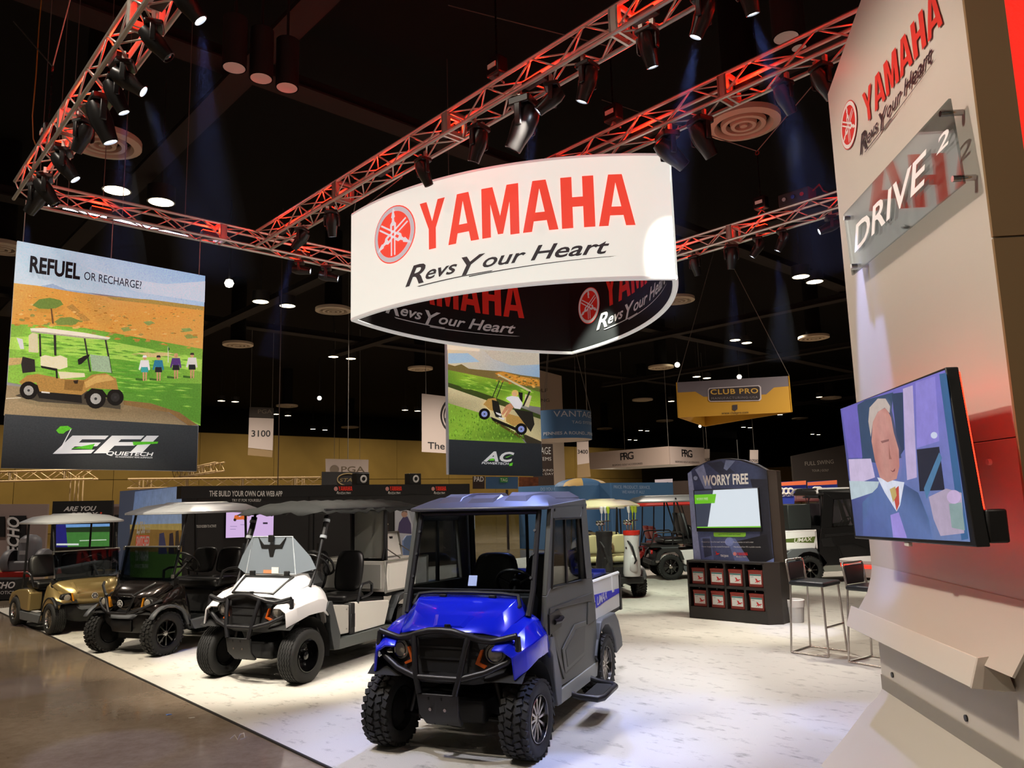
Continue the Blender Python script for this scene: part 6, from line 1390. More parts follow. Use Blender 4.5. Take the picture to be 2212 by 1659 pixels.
flat_print('picture', [('#d9b8e8', [dw(445, 66), dw(865, 80), dw(861, 277), dw(441, 295)]), ('#d86a2a', [dw(*q) for q in [(520, 95), (550, 90), (560, 110), (590, 95), (630, 100), (630, 130), (510, 135)]]), ('#2a2018', [dw(*q) for q in circ(522, 135, 13, 10)]), ('#2a2018', [dw(*q) for q in circ(615, 133, 13, 10)]), ('#a890c0', [dw(*q) for q in [(480, 190), (540, 190), (540, 196), (480, 196)]]), ('#a890c0', [dw(*q) for q in [(480, 215), (530, 215), (530, 221), (480, 221)]]), ('#a890c0', [dw(*q) for q in [(570, 175), (620, 175), (620, 181), (570, 181)]]), ('#241c30', [dw(*q) for q in [(770, 157), (812, 157), (812, 172), (770, 172)]])],
           lambda x, y, l: pl.p(x, y, l), print_mat('lilac_screen', .9, .3, screen=True), t)
# product shelf and poster seen behind the white cart
t, pl = board('product_shelf', 'dark product shelf with yellow goods behind the white cart', 'shelf', [dw(1640, 60), dw(1885, 60), dw(1885, 420), dw(1640, 420)], kc + E1 * .05, E1, M('shelf_dark', '#231c1a', .6), .04)
flat_print('goods', [('#b8a428', [dw(*q) for q in [(1660, 75), (1755, 70), (1755, 165), (1660, 168)]]), ('#3a3010', [dw(*q) for q in [(1680, 110), (1710, 85), (1735, 120), (1700, 140)]]), ('#7a4a38', [dw(*q) for q in [(1775, 140), (1870, 138), (1870, 160), (1775, 163)]]), ('#c8bca8', [dw(*q) for q in [(1645, 172), (1880, 168), (1880, 178), (1645, 184)]]), ('#4a3028', [dw(*q) for q in [(1650, 195), (1755, 190), (1755, 300), (1650, 300)]]), ('#3c2c28', [dw(*q) for q in [(1775, 190), (1880, 188), (1880, 280), (1775, 280)]]), ('#c8bca8', [dw(*q) for q in [(1757, 70), (1764, 70), (1764, 300), (1757, 300)]])], lambda x, y, l: pl.p(x, y, l), print_mat('matte_print', .04), t)
t, pl = board('poster', 'pale poster of a man in a dark purple sweater behind the white cart', 'poster', [dw(1940, 50), dw(2160, 48), dw(2160, 450), dw(1940, 450)], kc + E1 * .05, E1, M('poster_board', '#b8b8c0', .6), .03)
flat_print('picture', [('#b9bcc6', [dw(*q) for q in [(1942, 52), (2158, 50), (2158, 448), (1942, 448)]]), ('#9aa0aa', [dw(*q) for q in [(2060, 52), (2158, 50), (2158, 250), (2100, 200)]]), ('#4a4068', [dw(*q) for q in [(1960, 250), (1975, 160), (2010, 110), (2050, 105), (2080, 170), (2085, 260)]]), ('#b08a78', [dw(*q) for q in circ(2022, 85, 28, 14)]), ('#6a5a50', [dw(*q) for q in [(1995, 75), (2005, 55), (2045, 55), (2048, 75), (2022, 62)]])], lambda x, y, l: pl.p(x, y, l), print_mat('matte_print', .04), t)
ch = thing('blue_chair', 'pale blue plastic chair behind the open cargo box', 'chair', V((-1.75, 14.2, .012)), R(60))
mcb = M('chair_blue', '#8fb0e4', .4)
MB().bx(-.22, .22, -.22, .22, .44, .48).build('seat', mcb, ch, bevel=.02); MB().prism([(-.22, .52), (.22, .52), (.2, 1.2), (.1, 1.28), (-.1, 1.28), (-.2, 1.2)], 1, .21, .245).build('backrest', mcb, ch, bevel=.01)
for x in (-.19, .19):
    for y in (-.19, .19): rod('leg', (x, y, 0), (x, y, .45), .014, m_steel, ch)
# monitor speakers on the header
for i, px in enumerate((779, 892)):
    a = at_pl(px, 1046, kc - E1 * .15, E1); a.z = 2.44
    t = thing('monitor_speaker', ('left' if i == 0 else 'right') + ' small black speaker with a white cone on top of the black wall', 'speaker', a, A47, 'speakers on the display wall')
    MB().bx(-.14, .14, -.22, .22, 0, .34).build('cabinet', m_blk, t, bevel=.01)
    MB().lathe([(.12, 0), (.08, .012), (.05, -.01), (.001, -.01)], (.141, .02, .17), (1, 0, 0), 18).build('cone', M('speaker_cone', '#d0d0d0', .5), t)
# ---- mural return wall
MU = Plane(kc, E2)
def zm(x, y): return (x * .24412, 1060 + y * .24412)
t = thing('mural_wall', 'mural wall with sky, field and large count lettering left of the black wall', 'mural wall', kc - E1 * 2.6 , A47)
MB().bx(-2.6, 2.6, .0, .12, .02, 2.44).build('panel', M('mural_side', '#6a7aa0', .6), t, smooth=0)
def mup(x, y, l): return MU.p(x, y, l)
flat_print('mural_print', [(['#6f88b8', '#8aa0c8', '#9ab0d0', '#8098c0'], [zm(1195, 8), zm(1608, -40), zm(1608, 330), zm(1160, 330)]), ('#b09a58', [zm(1150, 300), zm(1608, 290), zm(1608, 420), zm(1150, 420)]), ('#8a6a34', [zm(1150, 340), zm(1608, 350), zm(1608, 560), zm(1150, 560)]), ('#4a6a2a', [zm(1150, 540), zm(1608, 540), zm(1608, 900), zm(1150, 900)]), ('#3a3a58', [zm(1410, 380), zm(1450, 370), zm(1480, 560), zm(1400, 560)]), ('#2c2430', [zm(1500, 380), zm(1530, 370), zm(1545, 560), zm(1490, 560)]), ('#3a3028', [zm(1555, 360), zm(1580, 350), zm(1590, 560), zm(1545, 560)]), ('#c84a30', [zm(1205, 395), zm(1322, 395), zm(1318, 495), zm(1200, 495)])], mup, print_mat('mural', .30, .5, .2, 4.), t)  # mural print given its own glow so it reads bright
text_on('lettering', '2,756', MU, zm(1208, 375), zm(1282, 375), 25, m_wtxt, t, bold=.03, lift=.02); text_on('lettering', 'HAVE', MU, zm(1290, 330), zm(1328, 330), 7, m_wtxt, t, lift=.02); text_on('lettering', 'COURSES', MU, zm(1290, 372), zm(1328, 372), 7, m_wtxt, t, lift=.02)
text_on('lettering', 'SWITCHED', MU, zm(1206, 485), zm(1320, 485), 20, m_wtxt, t, bold=.02, lift=.02); text_on('lettering', 'TO YAMAHA', MU, zm(1192, 620), zm(1312, 620), 23, m_wtxt, t, bold=.02, lift=.02); text_on('lettering', 'IN THE PAST TEN YEARS', MU, zm(1190, 685), zm(1310, 685), 9, m_wtxt, t, lift=.02)
# ---- robot mower booth at the far left
EY = 25.
t, pl = board('black_sign_panel', 'black panel asking are you ready above the gold cart', 'sign panel', [(114, 1083), (243, 1081), (243, 1250), (114, 1250)], (0, EY, 0), NY, m_bw, .1, True)
ml_ = M('slanted_white', '#cfcac8', .5, emit=.05); mro = M('slanted_red', '#d84a30', .5, emit=.1)
text_on('lettering', 'ARE YOU', pl, (137, 1104), (208, 1103), 10, ml_, t, bold=.03, shear=.3); text_on('lettering', 'READY', pl, (152, 1117), (212, 1116), 10, ml_, t, bold=.03, shear=.3); text_on('lettering', '?', pl, (213, 1116), (220, 1116), 10, mro, t, bold=.03, shear=.3)
t, pl = board('field_screen', 'screen with a green field on the black panel behind the gold cart', 'television', [(118, 1130), (240, 1128), (239, 1186), (119, 1188)], (0, EY - .1, 0), NY, m_blk, .06)
flat_print('picture', [('#3f7a34', [(121, 1133), (237, 1131), (236, 1180), (121, 1182)]), ('#6fa0d8', [(121, 1133), (237, 1131), (237, 1140), (121, 1142)]), ('#1c3018', [(121, 1140), (237, 1137), (237, 1149), (121, 1150)]), ('#1c1c70', [(121, 1133), (142, 1133), (146, 1182), (121, 1182)]), ('#c8d8c0', [(172, 1167), (230, 1165), (230, 1167), (172, 1169)]), ('#d8e0d8', [(122, 1174), (170, 1174), (170, 1178), (122, 1178)])], lambda x, y, l: pl.p(x, y, l), print_mat('field_screen', .8, .3, .15, 6., True), t)
t, pl = board('white_booth_wall', 'pinkish white booth wall with black vertical panel at the left edge', 'booth wall', [(-60, 1089), (103, 1089), (103, 1250), (-60, 1250)], (0, EY + .6, 0), NY, M('pink_white', '#a89490', .6), .1, True)
board('black_insert', '', '', [(20, 1114), (55, 1114), (55, 1240), (20, 1240)], (0, EY + .5, 0), NY, m_bw, .05, parent=t); board('black_insert', '', '', [(-30, 1116), (9, 1116), (9, 1160), (-30, 1160)], (0, EY + .5, 0), NY, m_bw, .05, parent=t)
inv = parent_inv(t); g = text_geo('ECHO', .03, .25); wd_ = max(v[0] for v in g[0]); a = pl.p(50, 1196); b = pl.p(50, 1116); hh = (pl.p(24, 1196) - a).length
letters('lettering', g, lambda x, y: inv @ (a + (b - a) * (x / wd_) + V((-1, 0, 0)) * (y * hh) + V((0, -.22, 0))), ml_, t)
t, pl = board('pink_booth_wall', 'pinkish white wall strip right of the black question panel', 'booth wall', [(245, 1089), (291, 1088), (291, 1250), (245, 1250)], (0, EY + .3, 0), NY, M('pink_white', '#a89490', .6), .1, True)
t, pl = board('black_sign_panel', 'narrow black panel with red and white lettering beside the mural', 'sign panel', [(247, 1112), (291, 1111), (291, 1250), (247, 1250)], (0, EY, 0), NY, m_bw, .06, True)
text_on('lettering', 'ECHO', pl, (262, 1127), (291, 1126), 9, ml_, t, bold=.03, shear=.25); text_on('lettering', 'ROBOTICS', pl, (272, 1132), (291, 1132), 3, ml_, t)
for k in range(5): text_on('lettering', 'automated range picker', pl, (258, 1142 + k * 10), (288, 1142 + k * 10), 2.4, mro, t)
t, pl = board('black_plinth', 'low black plinth with white lettering and red foot at the left edge', 'plinth', [(-40, 1252), (32, 1252), (32, 1300), (-40, 1300)], (0, 17.2, 0), NY, m_bw, .5, True)
text_on('lettering', 'ECHO', pl, (-22, 1272), (32, 1270), 14, ml_, t, bold=.03, shear=.25); text_on('lettering', 'ROBOTICS', pl, (-20, 1284), (30, 1283), 7, ml_, t)
mw = thing('robot_mower', 'grey robot mower with rounded dome and red deck at the left edge', 'robot mower', at_y(14, 1252, 17.4) + V((0, .5, 0))); mg = M('mower_grey', '#6a6a70', .45)
MB().lathe([(.001, .95), (.12, .93), (.21, .86), (.24, .75), (.24, .35), (.3, .3)], (-.02, .3, 0), (0, 0, 1), 20).build('dome', mg, mw); MB().bx(-.45, .45, 0, .7, .12, .36).build('deck', mg, mw, bevel=.05)
MB().bx(-.5, .5, -.05, .75, 0, .13).build('red_skirt', M('mower_red', '#a82018', .4), mw, bevel=.02)
for s in (-1, 1): MB().lathe([(.26, -.09), (.28, -.05), (.28, .05), (.26, .09), (.1, .1), (.001, .1)], (s * .38, .2, .34), (s, 0, 0), 22).build('wheel_cover', mg, mw)
for z in (.82, .55): MB().bx(-.11, .07, .05, .08, z - .05, z + .04).build('vent', M('vent_light', '#a8a8ae', .5), mw, smooth=0)
# ---- tan trusses of another booth
p0, p1 = at_y(-90, 1032, 34), at_y(206, 1038, 34); p1.z = p0.z
mtt = M('tan_truss', '#b39a72', .5, .3)
truss('stage_truss', 'tan stage truss below the left banner', p0, p1, .6, mat=mtt, w=.42)
p0, p1 = at_y(276, 1045, 34), at_y(690, 1036, 38); p1.z = p0.z
truss('stage_truss', 'long tan stage truss above the black wall', p0, p1, .6, mat=mtt, w=.40)
p0, p1 = at_y(470, 1038, 40), at_y(480, 1018, 30); p0.z = p1.z = at_y(475, 1030, 36).z
truss('stage_truss', 'short tan stage truss crossing towards the camera', at_y(380, 1026, 44), V((*at_y(475, 1020, 36).xy, at_y(380, 1026, 44).z)), .6, mat=mtt, w=.40)
for i, (px, py, pz) in enumerate(((-60, 1035, 34), (150, 1037, 34), (300, 1045, 34.2), (640, 1037, 37.5))):
    a = at_y(px, py, pz); t = thing('truss_tower', 'upright tan truss leg under the stage trusses', 'truss', V((a.x, a.y + .6, 0)), 0, 'tan truss legs')
    for sx in (-1, 1):
        for sy in (-1, 1): rod('chord', (sx * .18, sy * .18, 0), (sx * .18, sy * .18, a.z + .2), .03, mtt, t, 6)
# ---- aisle and brand signs
def aisle(num, label, quad, y, tx0, tx1, ty, hp):
    t, pl = board('aisle_sign', label, 'aisle sign', quad, (0, y, 0), NY, m_sgw, .05, group='hanging aisle number signs')
    text_on('lettering', num, pl, (tx0, ty), (tx1, ty), hp, m_ink, t, bold=.015); return t, pl
t, pl = aisle('3100', 'white hanging aisle sign 3100 right of the left banner', [(538, 902), (591, 904), (589, 973), (536, 967)], 40, 543, 584, 943, 14)
board('brown_header', '', '', [(539, 879), (591, 881), (591, 903), (538, 901)], (0, 40, 0), NY, M('header_brown', '#2c241e', .7), .05, parent=t); board('tan_footer', '', '', [(536, 968), (589, 974), (588, 988), (535, 983)], (0, 40, 0), NY, m_btan, .05, parent=t)
text_on('lettering', 'PGA', pl, (557, 893), (588, 893), 9, M('ghost_text', '#5c5044', .6), t, bold=.01); hang(t, pl, [(541, 879), (588, 881)])
t, pl = aisle('3400', 'white hanging aisle sign 3400 beside the blue round sign', [(1246, 955), (1271, 953), (1273, 1000), (1247, 1004)], 44, 1248, 1270, 980, 9)
board('tan_footer', '', '', [(1247, 1004), (1273, 1000), (1276, 1030), (1247, 1032)], (0, 44, 0), NY, m_btan, .05, parent=t); hang(t, pl, [(1248, 955), (1270, 953)])
t, pl = aisle('3600', 'partly hidden white aisle sign just right of the white hanging canopy sign', [(1522, 970), (1533, 970), (1533, 1004), (1522, 1004)], 52, 1521, 1534, 996, 7); hang(t, pl, [(1527, 970)])
t, pl = aisle('3700', 'small far aisle sign 3700 above the kiosk', [(1620, 972), (1638, 972), (1638, 1000), (1620, 1000)], 56, 1620, 1638, 998, 6); hang(t, pl, [(1629, 972)])
t, pl = board('association_sign', 'white hanging sign with golf seal and grey lettering above the black wall', 'sign', [(703, 991), (796, 993), (795, 1040), (704, 1040)], (0, 42, 0), NY, m_sgw, .05)
text_on('lettering', 'PGA', pl, (737, 1020), (788, 1020), 13, M('sign_gold_grey', '#6e6250', .6), t, bold=.01); c_ = parent_inv(t) @ pl.p(722, 1014, .03); MB().lathe([(.24, 0), (.24, .01), (.19, .012), (.19, .006), (.001, .006)], c_, (0, -1, 0), 20).build('seal', M('seal_grey', '#7c7062', .6), t); hang(t, pl, [(722, 991), (777, 992)])
t, pl = board('oval_logo_sign', 'black sign with a gold oval logo above the black wall', 'sign', [(695, 1019), (795, 1020), (795, 1050), (695, 1050)], (0, 36, 0), NY, m_bw, .3, True)
inv = parent_inv(t); MB().tube([inv @ pl.p(752 + 23 * math.cos(q), 1036 + 13 * math.sin(q), .03) for q in [2 * math.pi * i / 28 for i in range(28)]], .03, 5, closed=True).build('oval', M('dull_gold', '#8a7a58', .4, .4), t); text_on('lettering', 'STAR', pl, (733, 1041), (771, 1040), 8, M('dull_gold', '#8a7a58', .4, .4), t, bold=.02, shear=.2)
t, pl = board('seal_sign', 'white hanging sign with round black seal left of the second banner', 'sign', [(911, 850), (1060, 868), (1060, 985), (911, 976)], (0, 36, 0), NY, m_sgw, .05)
text_on('lettering', 'The M', pl, (924, 969), (985, 972), 15, m_ink, t, bold=.015); inv = parent_inv(t)
for rr_ in (43, 37, 26): MB().tube([inv @ pl.p(996 + rr_ * math.cos(q), 897 + rr_ * math.sin(q), .03) for q in [2 * math.pi * i / 40 for i in range(40)]], .045 if rr_ == 43 else .025, 5, closed=True).build('seal_ring', m_ink, t)
flat_print('seal_mark', [('#16141a', [(961, 903), (970, 903), (970, 885), (978, 885), (978, 912), (961, 912)])], lambda x, y, l: pl.p(x, y, l), print_mat('matte_print', .04), t); hang(t, pl, [(920, 851), (1040, 866)])
# ---- blue booth
t, pl = board('brand_column', 'pale square column with faint lettering behind the blue round sign', 'column', [(1160, 798), (1213, 812), (1221, 1060), (1160, 1060)], (0, 36, 0), NY, M('column_pale', '#a39484', .7), .8, True)
mg_ = M('column_ink', '#3c342e', .6); text_on('lettering', 'GOLF', pl, (1145, 847), (1183, 847), 8, mg_, t); text_on('lettering', 'TRAINING', pl, (1128, 867), (1187, 868), 7, mg_, t)
RG = at_y(1212, 915, 31); rr_ = 1.27
t = thing('round_hanging_sign', 'blue round hanging sign with thin white lettering', 'sign', V((RG.x - .05, RG.y, at_y(1212, 946, 31 - rr_).z))); zt_ = at_y(1212, 884, 31 - rr_).z - t.location.z
MB().lathe([(rr_, 0), (rr_, zt_)], (0, 0, 0), (0, 0, 1), 48).build('drum', m_vblue, t); MB().lathe([(rr_ - .01, .0), (rr_ - .3, .08), (.001, .08)], (0, 0, 0), (0, 0, 1), 36).build('underside', M('drum_under', '#b8b0a8', .6), t)
def drum(s, a0, a1, z, hh, mat, bold=0.):
    g = text_geo(s, bold); wd = max(v[0] for v in g[0])
    letters('lettering', g, lambda x, y: V((math.sin(R(a0 + (a1 - a0) * x / wd)) * (rr_ + .012), -math.cos(R(a0 + (a1 - a0) * x / wd)) * (rr_ + .012), z + y * hh)), mat, t, .3)
drum('VANTAGE', -14, 78, zt_ * .74, zt_ * .22, M('drum_white', '#b8c0cc', .6)); drum('TAG SYSTEMS', 18, 80, zt_ * .50, zt_ * .10, M('drum_white', '#b8c0cc', .6)); drum('PENNIES A ROUND....PENNIES', -34, 88, zt_ * .12, zt_ * .11, M('drum_white', '#b8c0cc', .6), .02)
for a in (0, 120, 240): rod('hanging_cable', (math.cos(R(a)) * rr_, math.sin(R(a)) * rr_, zt_), (0, 0, CEIL - t.location.z), .012, m_cable, t, 5)
t, pl = board('brown_banner', 'dark brown banner with white lettering under the blue round sign', 'banner', [(1150, 958), (1194, 959), (1197, 1052), (1150, 1052)], (0, 33, 0), NY, m_bbrown, .05, True)
for s, a, b, y, h_ in (('VANTAGE', 1138, 1190, 981, 16), ('SYSTEMS', 1148, 1191, 995, 8), ('PENNIES A ROUND', 1120, 1195, 1018, 5), ('PENNIES A DAY', 1130, 1196, 1026, 5)): text_on('lettering', s, pl, (a, y), (b, y), h_, m_wtxt, t)
bc_ = at_y(1317, 1043, 26.5); BB = bc_.copy(); BB.z = 0
t = thing('blue_booth', 'blue booth walls with white slogans behind the cream-roofed cart', 'booth', BB, A47)
hb = bc_.z; MB().bx(-4.6, 0, 0, .1, .02, hb).build('left_wall', m_vblue, t, smooth=0); MB().bx(-.1, 0, .1, 3.6, .02, hb).build('right_wall', M('vantage_blue_dark', '#36608a', .6), t, smooth=0)
PA1, PA2 = Plane(BB, E2), Plane(BB, E1); mbt = M('booth_text', '#8fa6c4', .6)
text_on('lettering', 'DO YOU KNOW WHERE YOUR', PA1, (1168, 1060), (1267, 1058), 7, mbt, t); text_on('lettering', 'MONEY?', PA1, (1228, 1068), (1264, 1067), 7, mbt, t)
text_on('lettering', 'PRICE. PRODUCT. SERVICE.', PA2, (1326, 1055), (1405, 1056), 7, mbt, t); text_on('lettering', 'WE HAVE IT ALL!', PA2, (1344, 1066), (1392, 1066), 7, mbt, t)
pdn = thing('coin_panels', 'row of small product panels with a green tag above the black wall', 'sign panel', at_y(1095, 1058, 30)); inv = parent_inv(pdn)
for q, m_ in (([(1021, 1029), (1047, 1029), (1047, 1056), (1021, 1056)], m_bbrown), ([(1049, 1030), (1119, 1030), (1119, 1056), (1049, 1056)], m_vblue), ([(1121, 1030), (1163, 1031), (1163, 1058), (1121, 1058)], M('coin_copper', '#8a5230', .5, .3, var=.4, vscale=6.))):
    board('panel', '', '', q, (0, 30, 0), NY, m_, .05, parent=pdn)
pl = Plane((0, 29.9, 0), NY); text_on('lettering', 'PAD', pl, (1024, 1040), (1045, 1040), 11, m_wtxt, pdn, bold=.02); flat_print('tag_mark', [('#2f8a34', [(1080, 1031), (1097, 1031), (1097, 1042), (1080, 1042)])], lambda x, y, l: pl.p(x, y, l), print_mat('matte_print', .04), pdn); text_on('lettering', 'TAG', pl, (1081, 1040), (1096, 1040), 7, m_wtxt, pdn, lift=.03)
MB().cyl(inv @ V((inv.inverted().translation.x, inv.inverted().translation.y, 0)), (0, 0, 0), .05, n=8).build('post', m_bbrown, pdn)
# gold and blue domed lamp roof over the blue wall
dm = thing('striped_dome', 'gold and blue striped dome above the blue booth wall', 'dome', V((*at_y(1255, 1050, 27.6).xy, at_y(1255, 1051, 27.6).z)))
for k in range(8):
    pts = []
    for i in range(6):
        a = R(15 * i + 2); pts.append([(math.cos(a) * .95 * math.cos(R(45 * k + q)), math.cos(a) * .95 * math.sin(R(45 * k + q)), math.sin(a) * .30) for q in (0, 15, 30, 45)])
    MB().loft(pts, closed=False).build('dome_stripe', M('dome_gold', '#c8a868', .5) if k % 2 else m_vblue, dm, smooth=60)
MB().cyl((0, 0, -dm.location.z), (0, 0, .02), .9, .95, 20).build('drum', m_vblue, dm)
# ---- white canopy sign with black monogram
pc_ = at_y(1444, 964, 44); P1_, P2_ = Plane(pc_, E2), Plane(pc_, E1)
z1_, z0_ = pc_.z, at_y(1446, 1003, 44).z
lc, rc_ = P1_.p(1272, 978), P2_.p(1521, 970)
t = thing('canopy_sign', 'white hanging canopy sign with black monogram', 'sign', V((pc_.x, pc_.y, z0_)), A47)
llen = (V((lc.x, lc.y, 0)) - V((pc_.x, pc_.y, 0))).length; rlen = (V((rc_.x, rc_.y, 0)) - V((pc_.x, pc_.y, 0))).length; hz_ = z1_ - z0_
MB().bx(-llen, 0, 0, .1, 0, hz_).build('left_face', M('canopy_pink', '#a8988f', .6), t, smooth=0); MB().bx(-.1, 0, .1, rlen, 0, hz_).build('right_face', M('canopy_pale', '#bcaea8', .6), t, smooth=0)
MB().bx(-llen, -.1, rlen - .1, rlen, 0, hz_).build('back_face', m_white, t, smooth=0); MB().bx(-llen, -llen + .1, .1, rlen, 0, hz_).build('far_face', m_white, t, smooth=0)
text_on('monogram', 'PRG', P1_, (1340, 994), (1369, 991), 16, m_ink, t, bold=.02, space=.7); text_on('monogram', 'PRG', P2_, (1473, 986), (1496, 988), 16, m_ink, t, bold=.02, space=.7)
text_on('lettering', 'BESPOKE GOLF ACCESSORIES', P1_, (1323, 1007), (1388, 1003), 4, m_ink, t); text_on('lettering', 'BESPOKE GOLF ACCESSORIES', P2_, (1459, 999), (1511, 1001), 4, m_ink, t)
for x, y in ((-llen, 0), (0, 0), (0, rlen), (-llen, rlen)): rod('hanging_cable', (x, y, hz_), (x, y, CEIL - z0_), .015, m_cable, t, 5)
t, pl = board('monogram_panel', 'lit white panel with black monogram left of the kiosk', 'sign panel', [(1415, 1036), (1453, 1034), (1453, 1069), (1416, 1070)], (0, 34, 0), NY, M('lit_panel', '#d8ccd0', .5, emit=.35), .06)
text_on('monogram', 'PRG', pl, (1425, 1054), (1446, 1053), 12, m_ink, t, bold=.02, space=.7); text_on('lettering', 'BESPOKE GOLF ACCESSORIES', pl, (1418, 1063), (1450, 1062), 3, m_ink, t)
inv = parent_inv(t); MB().bx(-.4, .4, .02, .06, -t.location.z + .02, 0).build('stand', m_bbrown, t, smooth=0)
t, pl = board('dark_booth_wall', 'dark brown booth wall beside the lit monogram panel', 'booth wall', [(1440, 1040), (1490, 1038), (1490, 1100), (1440, 1100)], (0, 36, 0), NY, m_bbrown, .1, True)
# ---- yellow triangular hanging sign
pl = Plane((0, 28, 0), NY); Q = [pl.p(*q) for q in ((1463, 826), (1705, 812), (1712, 890), (1467, 902))]
t = thing('triangular_sign', 'yellow and grey triangular hanging sign with dark name plate', 'sign', (Q[2] + Q[3]) / 2); inv = parent_inv(t)
my = M('sign_yellow', '#c9992a', .6); mgy = M('sign_grey', '#6e6870', .6)
tip = at_y(1578, 917, 28); bk = V((tip.x, 31.6, 0)); bb_ = V((bk.x, bk.y, Q[3].z - .04)); bt_ = V((bk.x, bk.y, Q[0].z))
MB().add([inv @ p for p in Q] + [inv @ (p + V((0, .05, 0))) for p in Q], [(0, 3, 2, 1), (4, 5, 6, 7), (0, 1, 5, 4), (1, 2, 6, 5), (2, 3, 7, 6), (3, 0, 4, 7)]).build('front_face', my, t, smooth=0)
for a_, b_ in ((0, 3), (1, 2)): MB().add([inv @ Q[a_], inv @ Q[b_], inv @ bb_, inv @ bt_], [(0, 1, 2, 3)]).build('side_face', my, t, solid=.05, smooth=0, fix=False)
flat_print('grey_band', [('#6e6870', [(1463, 826), (1705, 812), (1706, 834), (1672, 837), (1655, 852), (1520, 857), (1502, 846), (1464, 848)])], lambda x, y, l: pl.p(x, y, l), print_mat('matte_print', .04), t)
def pq2(L, c): flat_print('name_plate', [(c, L)], lambda x, y, l: pl.p(x, y, l + .02), print_mat('matte_print', .04), t)
pq2([(1532, 838), (1640, 832), (1644, 836), (1645, 862), (1641, 866), (1534, 868), (1530, 864), (1529, 842)], '#c8c0c4')
flat_print('name_plate', [('#2a2228', [(1534, 840), (1638, 834), (1641, 837), (1642, 860), (1639, 864), (1535, 866), (1532, 863), (1531, 843)])], lambda x, y, l: pl.p(x, y, l + .03), print_mat('matte_print', .04), t)
text_on('lettering', 'CLUB PRO', pl, (1535, 852), (1638, 849), 11, M('plate_yellow', '#d8ac48', .6), t, bold=.02, space=1.1, lift=.04); text_on('lettering', 'MANUFACTURING-USA', pl, (1537, 863), (1637, 860), 5, M('plate_grey', '#8a8488', .6), t, lift=.04, space=1.2)
flat_print('shield', [('#3a3438', [(1582, 875), (1593, 874), (1593, 884), (1588, 887), (1582, 885)])], lambda x, y, l: pl.p(x, y, l + .02), print_mat('matte_print', .04), t); text_on('lettering', 'www.clubpro.com', pl, (1559, 895), (1617, 893), 6, m_ink, t, lift=.02)
for p in (Q[0], Q[1]): rod('hanging_cable', inv @ p, inv @ V((tip.x, 28, CEIL)), .012, m_cable, t, 5)
# ---- dark wall sign and blue banners at the right
t, pl = board('dark_wall_sign', 'tall dark wall with thin white lettering left of the tower screen', 'wall sign', [(1710, 985), (1860, 954), (1860, 1080), (1716, 1080)], (0, 42, 0), NY, M('dark_brown_wall', '#2a2420', .7), .2, True)
text_on('lettering', 'FULL SWING', pl, (1739, 1006), (1801, 1001), 9, M('thin_white', '#8e8880', .6), t); text_on('lettering', 'TOUR | GOLF', pl, (1754, 1019), (1790, 1018), 5, M('thin_white', '#8e8880', .6), t)
t, pl = board('blue_banner_booth', 'blue booth banner with white ring logo and lettering under an orange light band', 'banner', [(1674, 1042), (1741, 1038), (1741, 1084), (1676, 1086)], (0, 38, 0), NY, M('banner_blue', '#24389a', .6, emit=.15), .06, True)
moo = M('orange_band', '#c8623c', .5, emit=.3); board('orange_band', '', '', [(1673, 1043), (1741, 1038), (1741, 1047), (1674, 1050)], (0, 37.9, 0), NY, moo, .05, parent=t)
def rings(t, pl, xs, y, r_):
    inv = parent_inv(t)
    for x in xs: MB().tube([inv @ pl.p(x + r_ * math.cos(q), y + r_ * math.sin(q), .06) for q in [2 * math.pi * i / 20 for i in range(20)]], .05, 5, closed=True).build('ring_logo', m_wtxt, t)
rings(t, pl, (1688, 1698, 1708), 1061, 5.5); text_on('lettering', 'PACIFICLINKS', pl, (1680, 1073), (1720, 1071), 5, m_wtxt, t, bold=.01, lift=.05)
t, pl = board('blue_banner_booth', 'blue booth banner with ring logo and green island picture, right of its twin', 'banner', [(1745, 1041), (1808, 1037), (1810, 1082), (1746, 1084)], (0, 38, 0), NY, M('banner_blue2', '#3048b0', .6, emit=.15), .06, True)
board('orange_band', '', '', [(1745, 1042), (1808, 1037), (1808, 1046), (1745, 1049)], (0, 37.9, 0), NY, moo, .05, parent=t); rings(t, pl, (1761, 1766, 1770), 1058, 5.); flat_print('island', [('#4a7a48', [(1786, 1064), (1795, 1056), (1806, 1062), (1800, 1072), (1788, 1072)])], lambda x, y, l: pl.p(x, y, l + .02), print_mat('matte_print', .04), t)
t, pl = board('mauve_booth_wall', 'mauve booth wall with a dark name strip above the black-cabbed cart', 'booth wall', [(1732, 1070), (1842, 1065), (1845, 1110), (1735, 1110)], (0, 30, 0), NY, M('mauve', '#5e5058', .6), .1, True)
board('name_strip', '', '', [(1778, 1073), (1827, 1071), (1828, 1086), (1779, 1087)], (0, 29.9, 0), NY, M('strip_purple', '#2a2040', .5), .05, parent=t); text_on('lettering', 'INFINITY', Plane((0, 29.85, 0), NY), (1784, 1082), (1823, 1080), 6, M('thin_white', '#8e8880', .6), t)

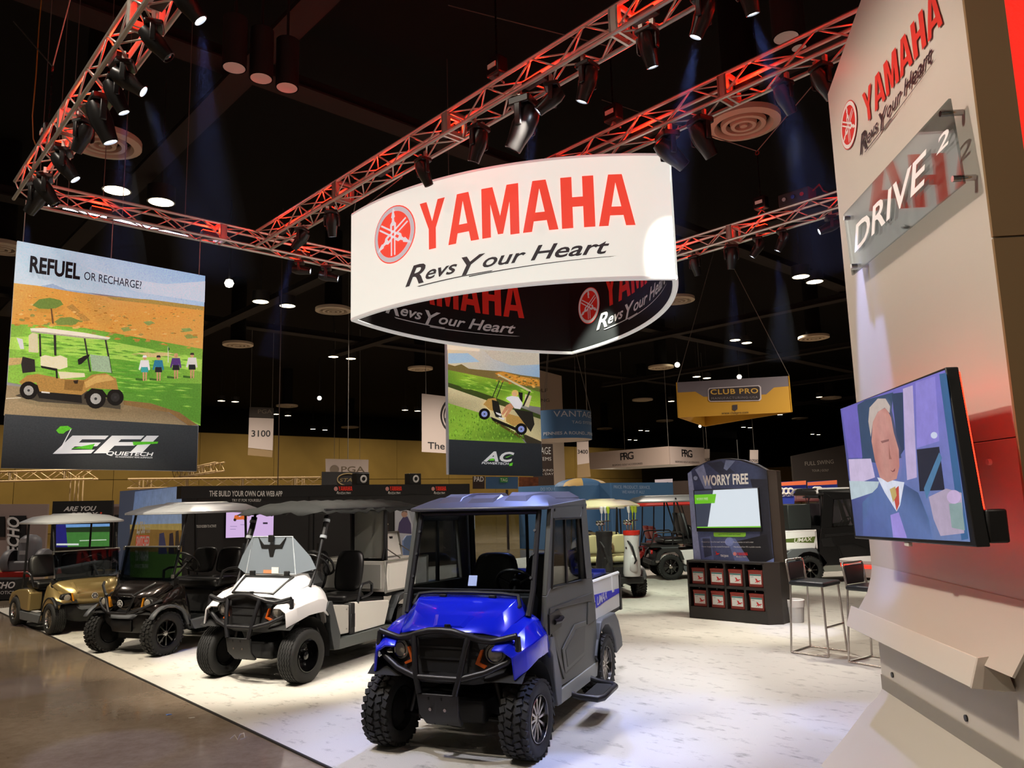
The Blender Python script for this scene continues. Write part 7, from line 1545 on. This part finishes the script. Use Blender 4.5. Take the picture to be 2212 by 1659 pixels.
# ================================================================ scraps and loose cables
p = at_z(705, 1641); o = MB().bx(-.055, .055, -.02, .02, 0, .004).build('tape_scrap', M('tape_lilac', '#c9c0d8', .5), smooth=0); o.location = p; o.rotation_euler.z = R(-35); tag(o, 'small lilac-white tape scrap on concrete at the carpet edge', 'tape')
p = at_z(365, 1544); o = MB().prism([(-.03, 0), (0, .012), (.03, -.005), (.006, -.012), (0, -.03)], 2, 0, .006).build('paper_scrap', M('scrap_blue', '#5a78b8', .5), smooth=0); o.location = p; tag(o, 'tiny blue paper scrap on the brown concrete', 'scrap')
p = at_z(414, 1551); o = MB().prism([(-.03, 0), (.02, .012), (.03, .0), (0, -.01)], 2, 0, .005).build('paper_scrap', M('scrap_white', '#b8b0a4', .5), smooth=0); o.location = p; tag(o, 'tiny pale paper scrap right of the blue scrap on concrete', 'scrap')
pts = [at_z(515 + x, 1590 + y, .002) for x, y in [(-18, 6), (-8, -2), (-2, 8), (4, -4), (12, -6), (14, 4), (4, 8), (18, 2)]]
o = MB().tube(pts, .004, 4).build('chalk_mark', M('chalk', '#c8bfb0', .8)); tag(o, 'squiggly white chalk mark on the concrete floor', 'chalk mark')
def cable(name, label, pts, r, mat): tag(MB().tube(pts, r, 6).build(name, mat), label, 'cable')
a = at_y(603, 900, 24.); cable('drop_cable', 'thin dark cable dropping from the ceiling behind the black wall', [(a.x, a.y, 2.3), (a.x, a.y, CEIL)], .015, M('cable_brown', '#4a3a34', .6))
a = at_y(752, 900, 30.); cable('drop_cable', 'thin grey cable dropping from the ceiling left of the ring sign', [(a.x, a.y, 3.6), (a.x, a.y, CEIL)], .014, m_cable)
pts = [at_y(x, y, 9.5) for x, y in ((92, -30), (84, 60), (78, 160), (70, 250), (72, 300), (82, 325))]
cable('yellow_cable', 'yellow cable hanging beside the left truss', pts, .008, M('cable_yellow', '#8a6a1c', .6))
# ================================================================ smoke haze that shows in the stage beams
hz = bpy.data.materials.new('stage_haze'); hz.use_nodes = True; nt = hz.node_tree; nt.nodes.remove(nt.nodes['Principled BSDF'])
vs_ = nt.nodes.new('ShaderNodeVolumeScatter'); vs_.inputs['Density'].default_value = .016; vs_.inputs['Anisotropy'].default_value = .1; vs_.inputs['Color'].default_value = (.7, .82, 1, 1)
nt.links.new(vs_.outputs[0], nt.nodes['Material Output'].inputs['Volume'])
m = MB()
for lp, dx, wt, ln in (((437, 58), .08, 150, 1.9), ((269, 254), .02, 150, 1.7), ((1155, 256), -.15, 110, 1.2), ((1504, 86), -.22, 300, 2.2), ((1626, 38), .25, 260, 2.0), ((1710, 252), .02, 120, 1.5), ((1680, 549), -.03, 120, 1.6), ((1580, 590), 0, 100, 1.5), ((631, 548), -.2, 110, 1.5), ((59, 473), .05, 80, 1.2), ((322, 214), .35, 90, 1.6)):
    a = at_z(*lp, HT - .62); d = (CR * dx + V((0, 0, -1))).normalized()
    spot('beam', a - d * .02, a + d, wt * 3.2, '#93a8ff', 14, .5, .03)
    m.cyl(a + d * .01, a + d * ln, .04, .04 + ln * math.tan(R(7.6)), 20)
o = m.build('haze', hz)
tag(o, 'faint bluish haze glowing in the stage light beams', 'haze', kind='stuff')
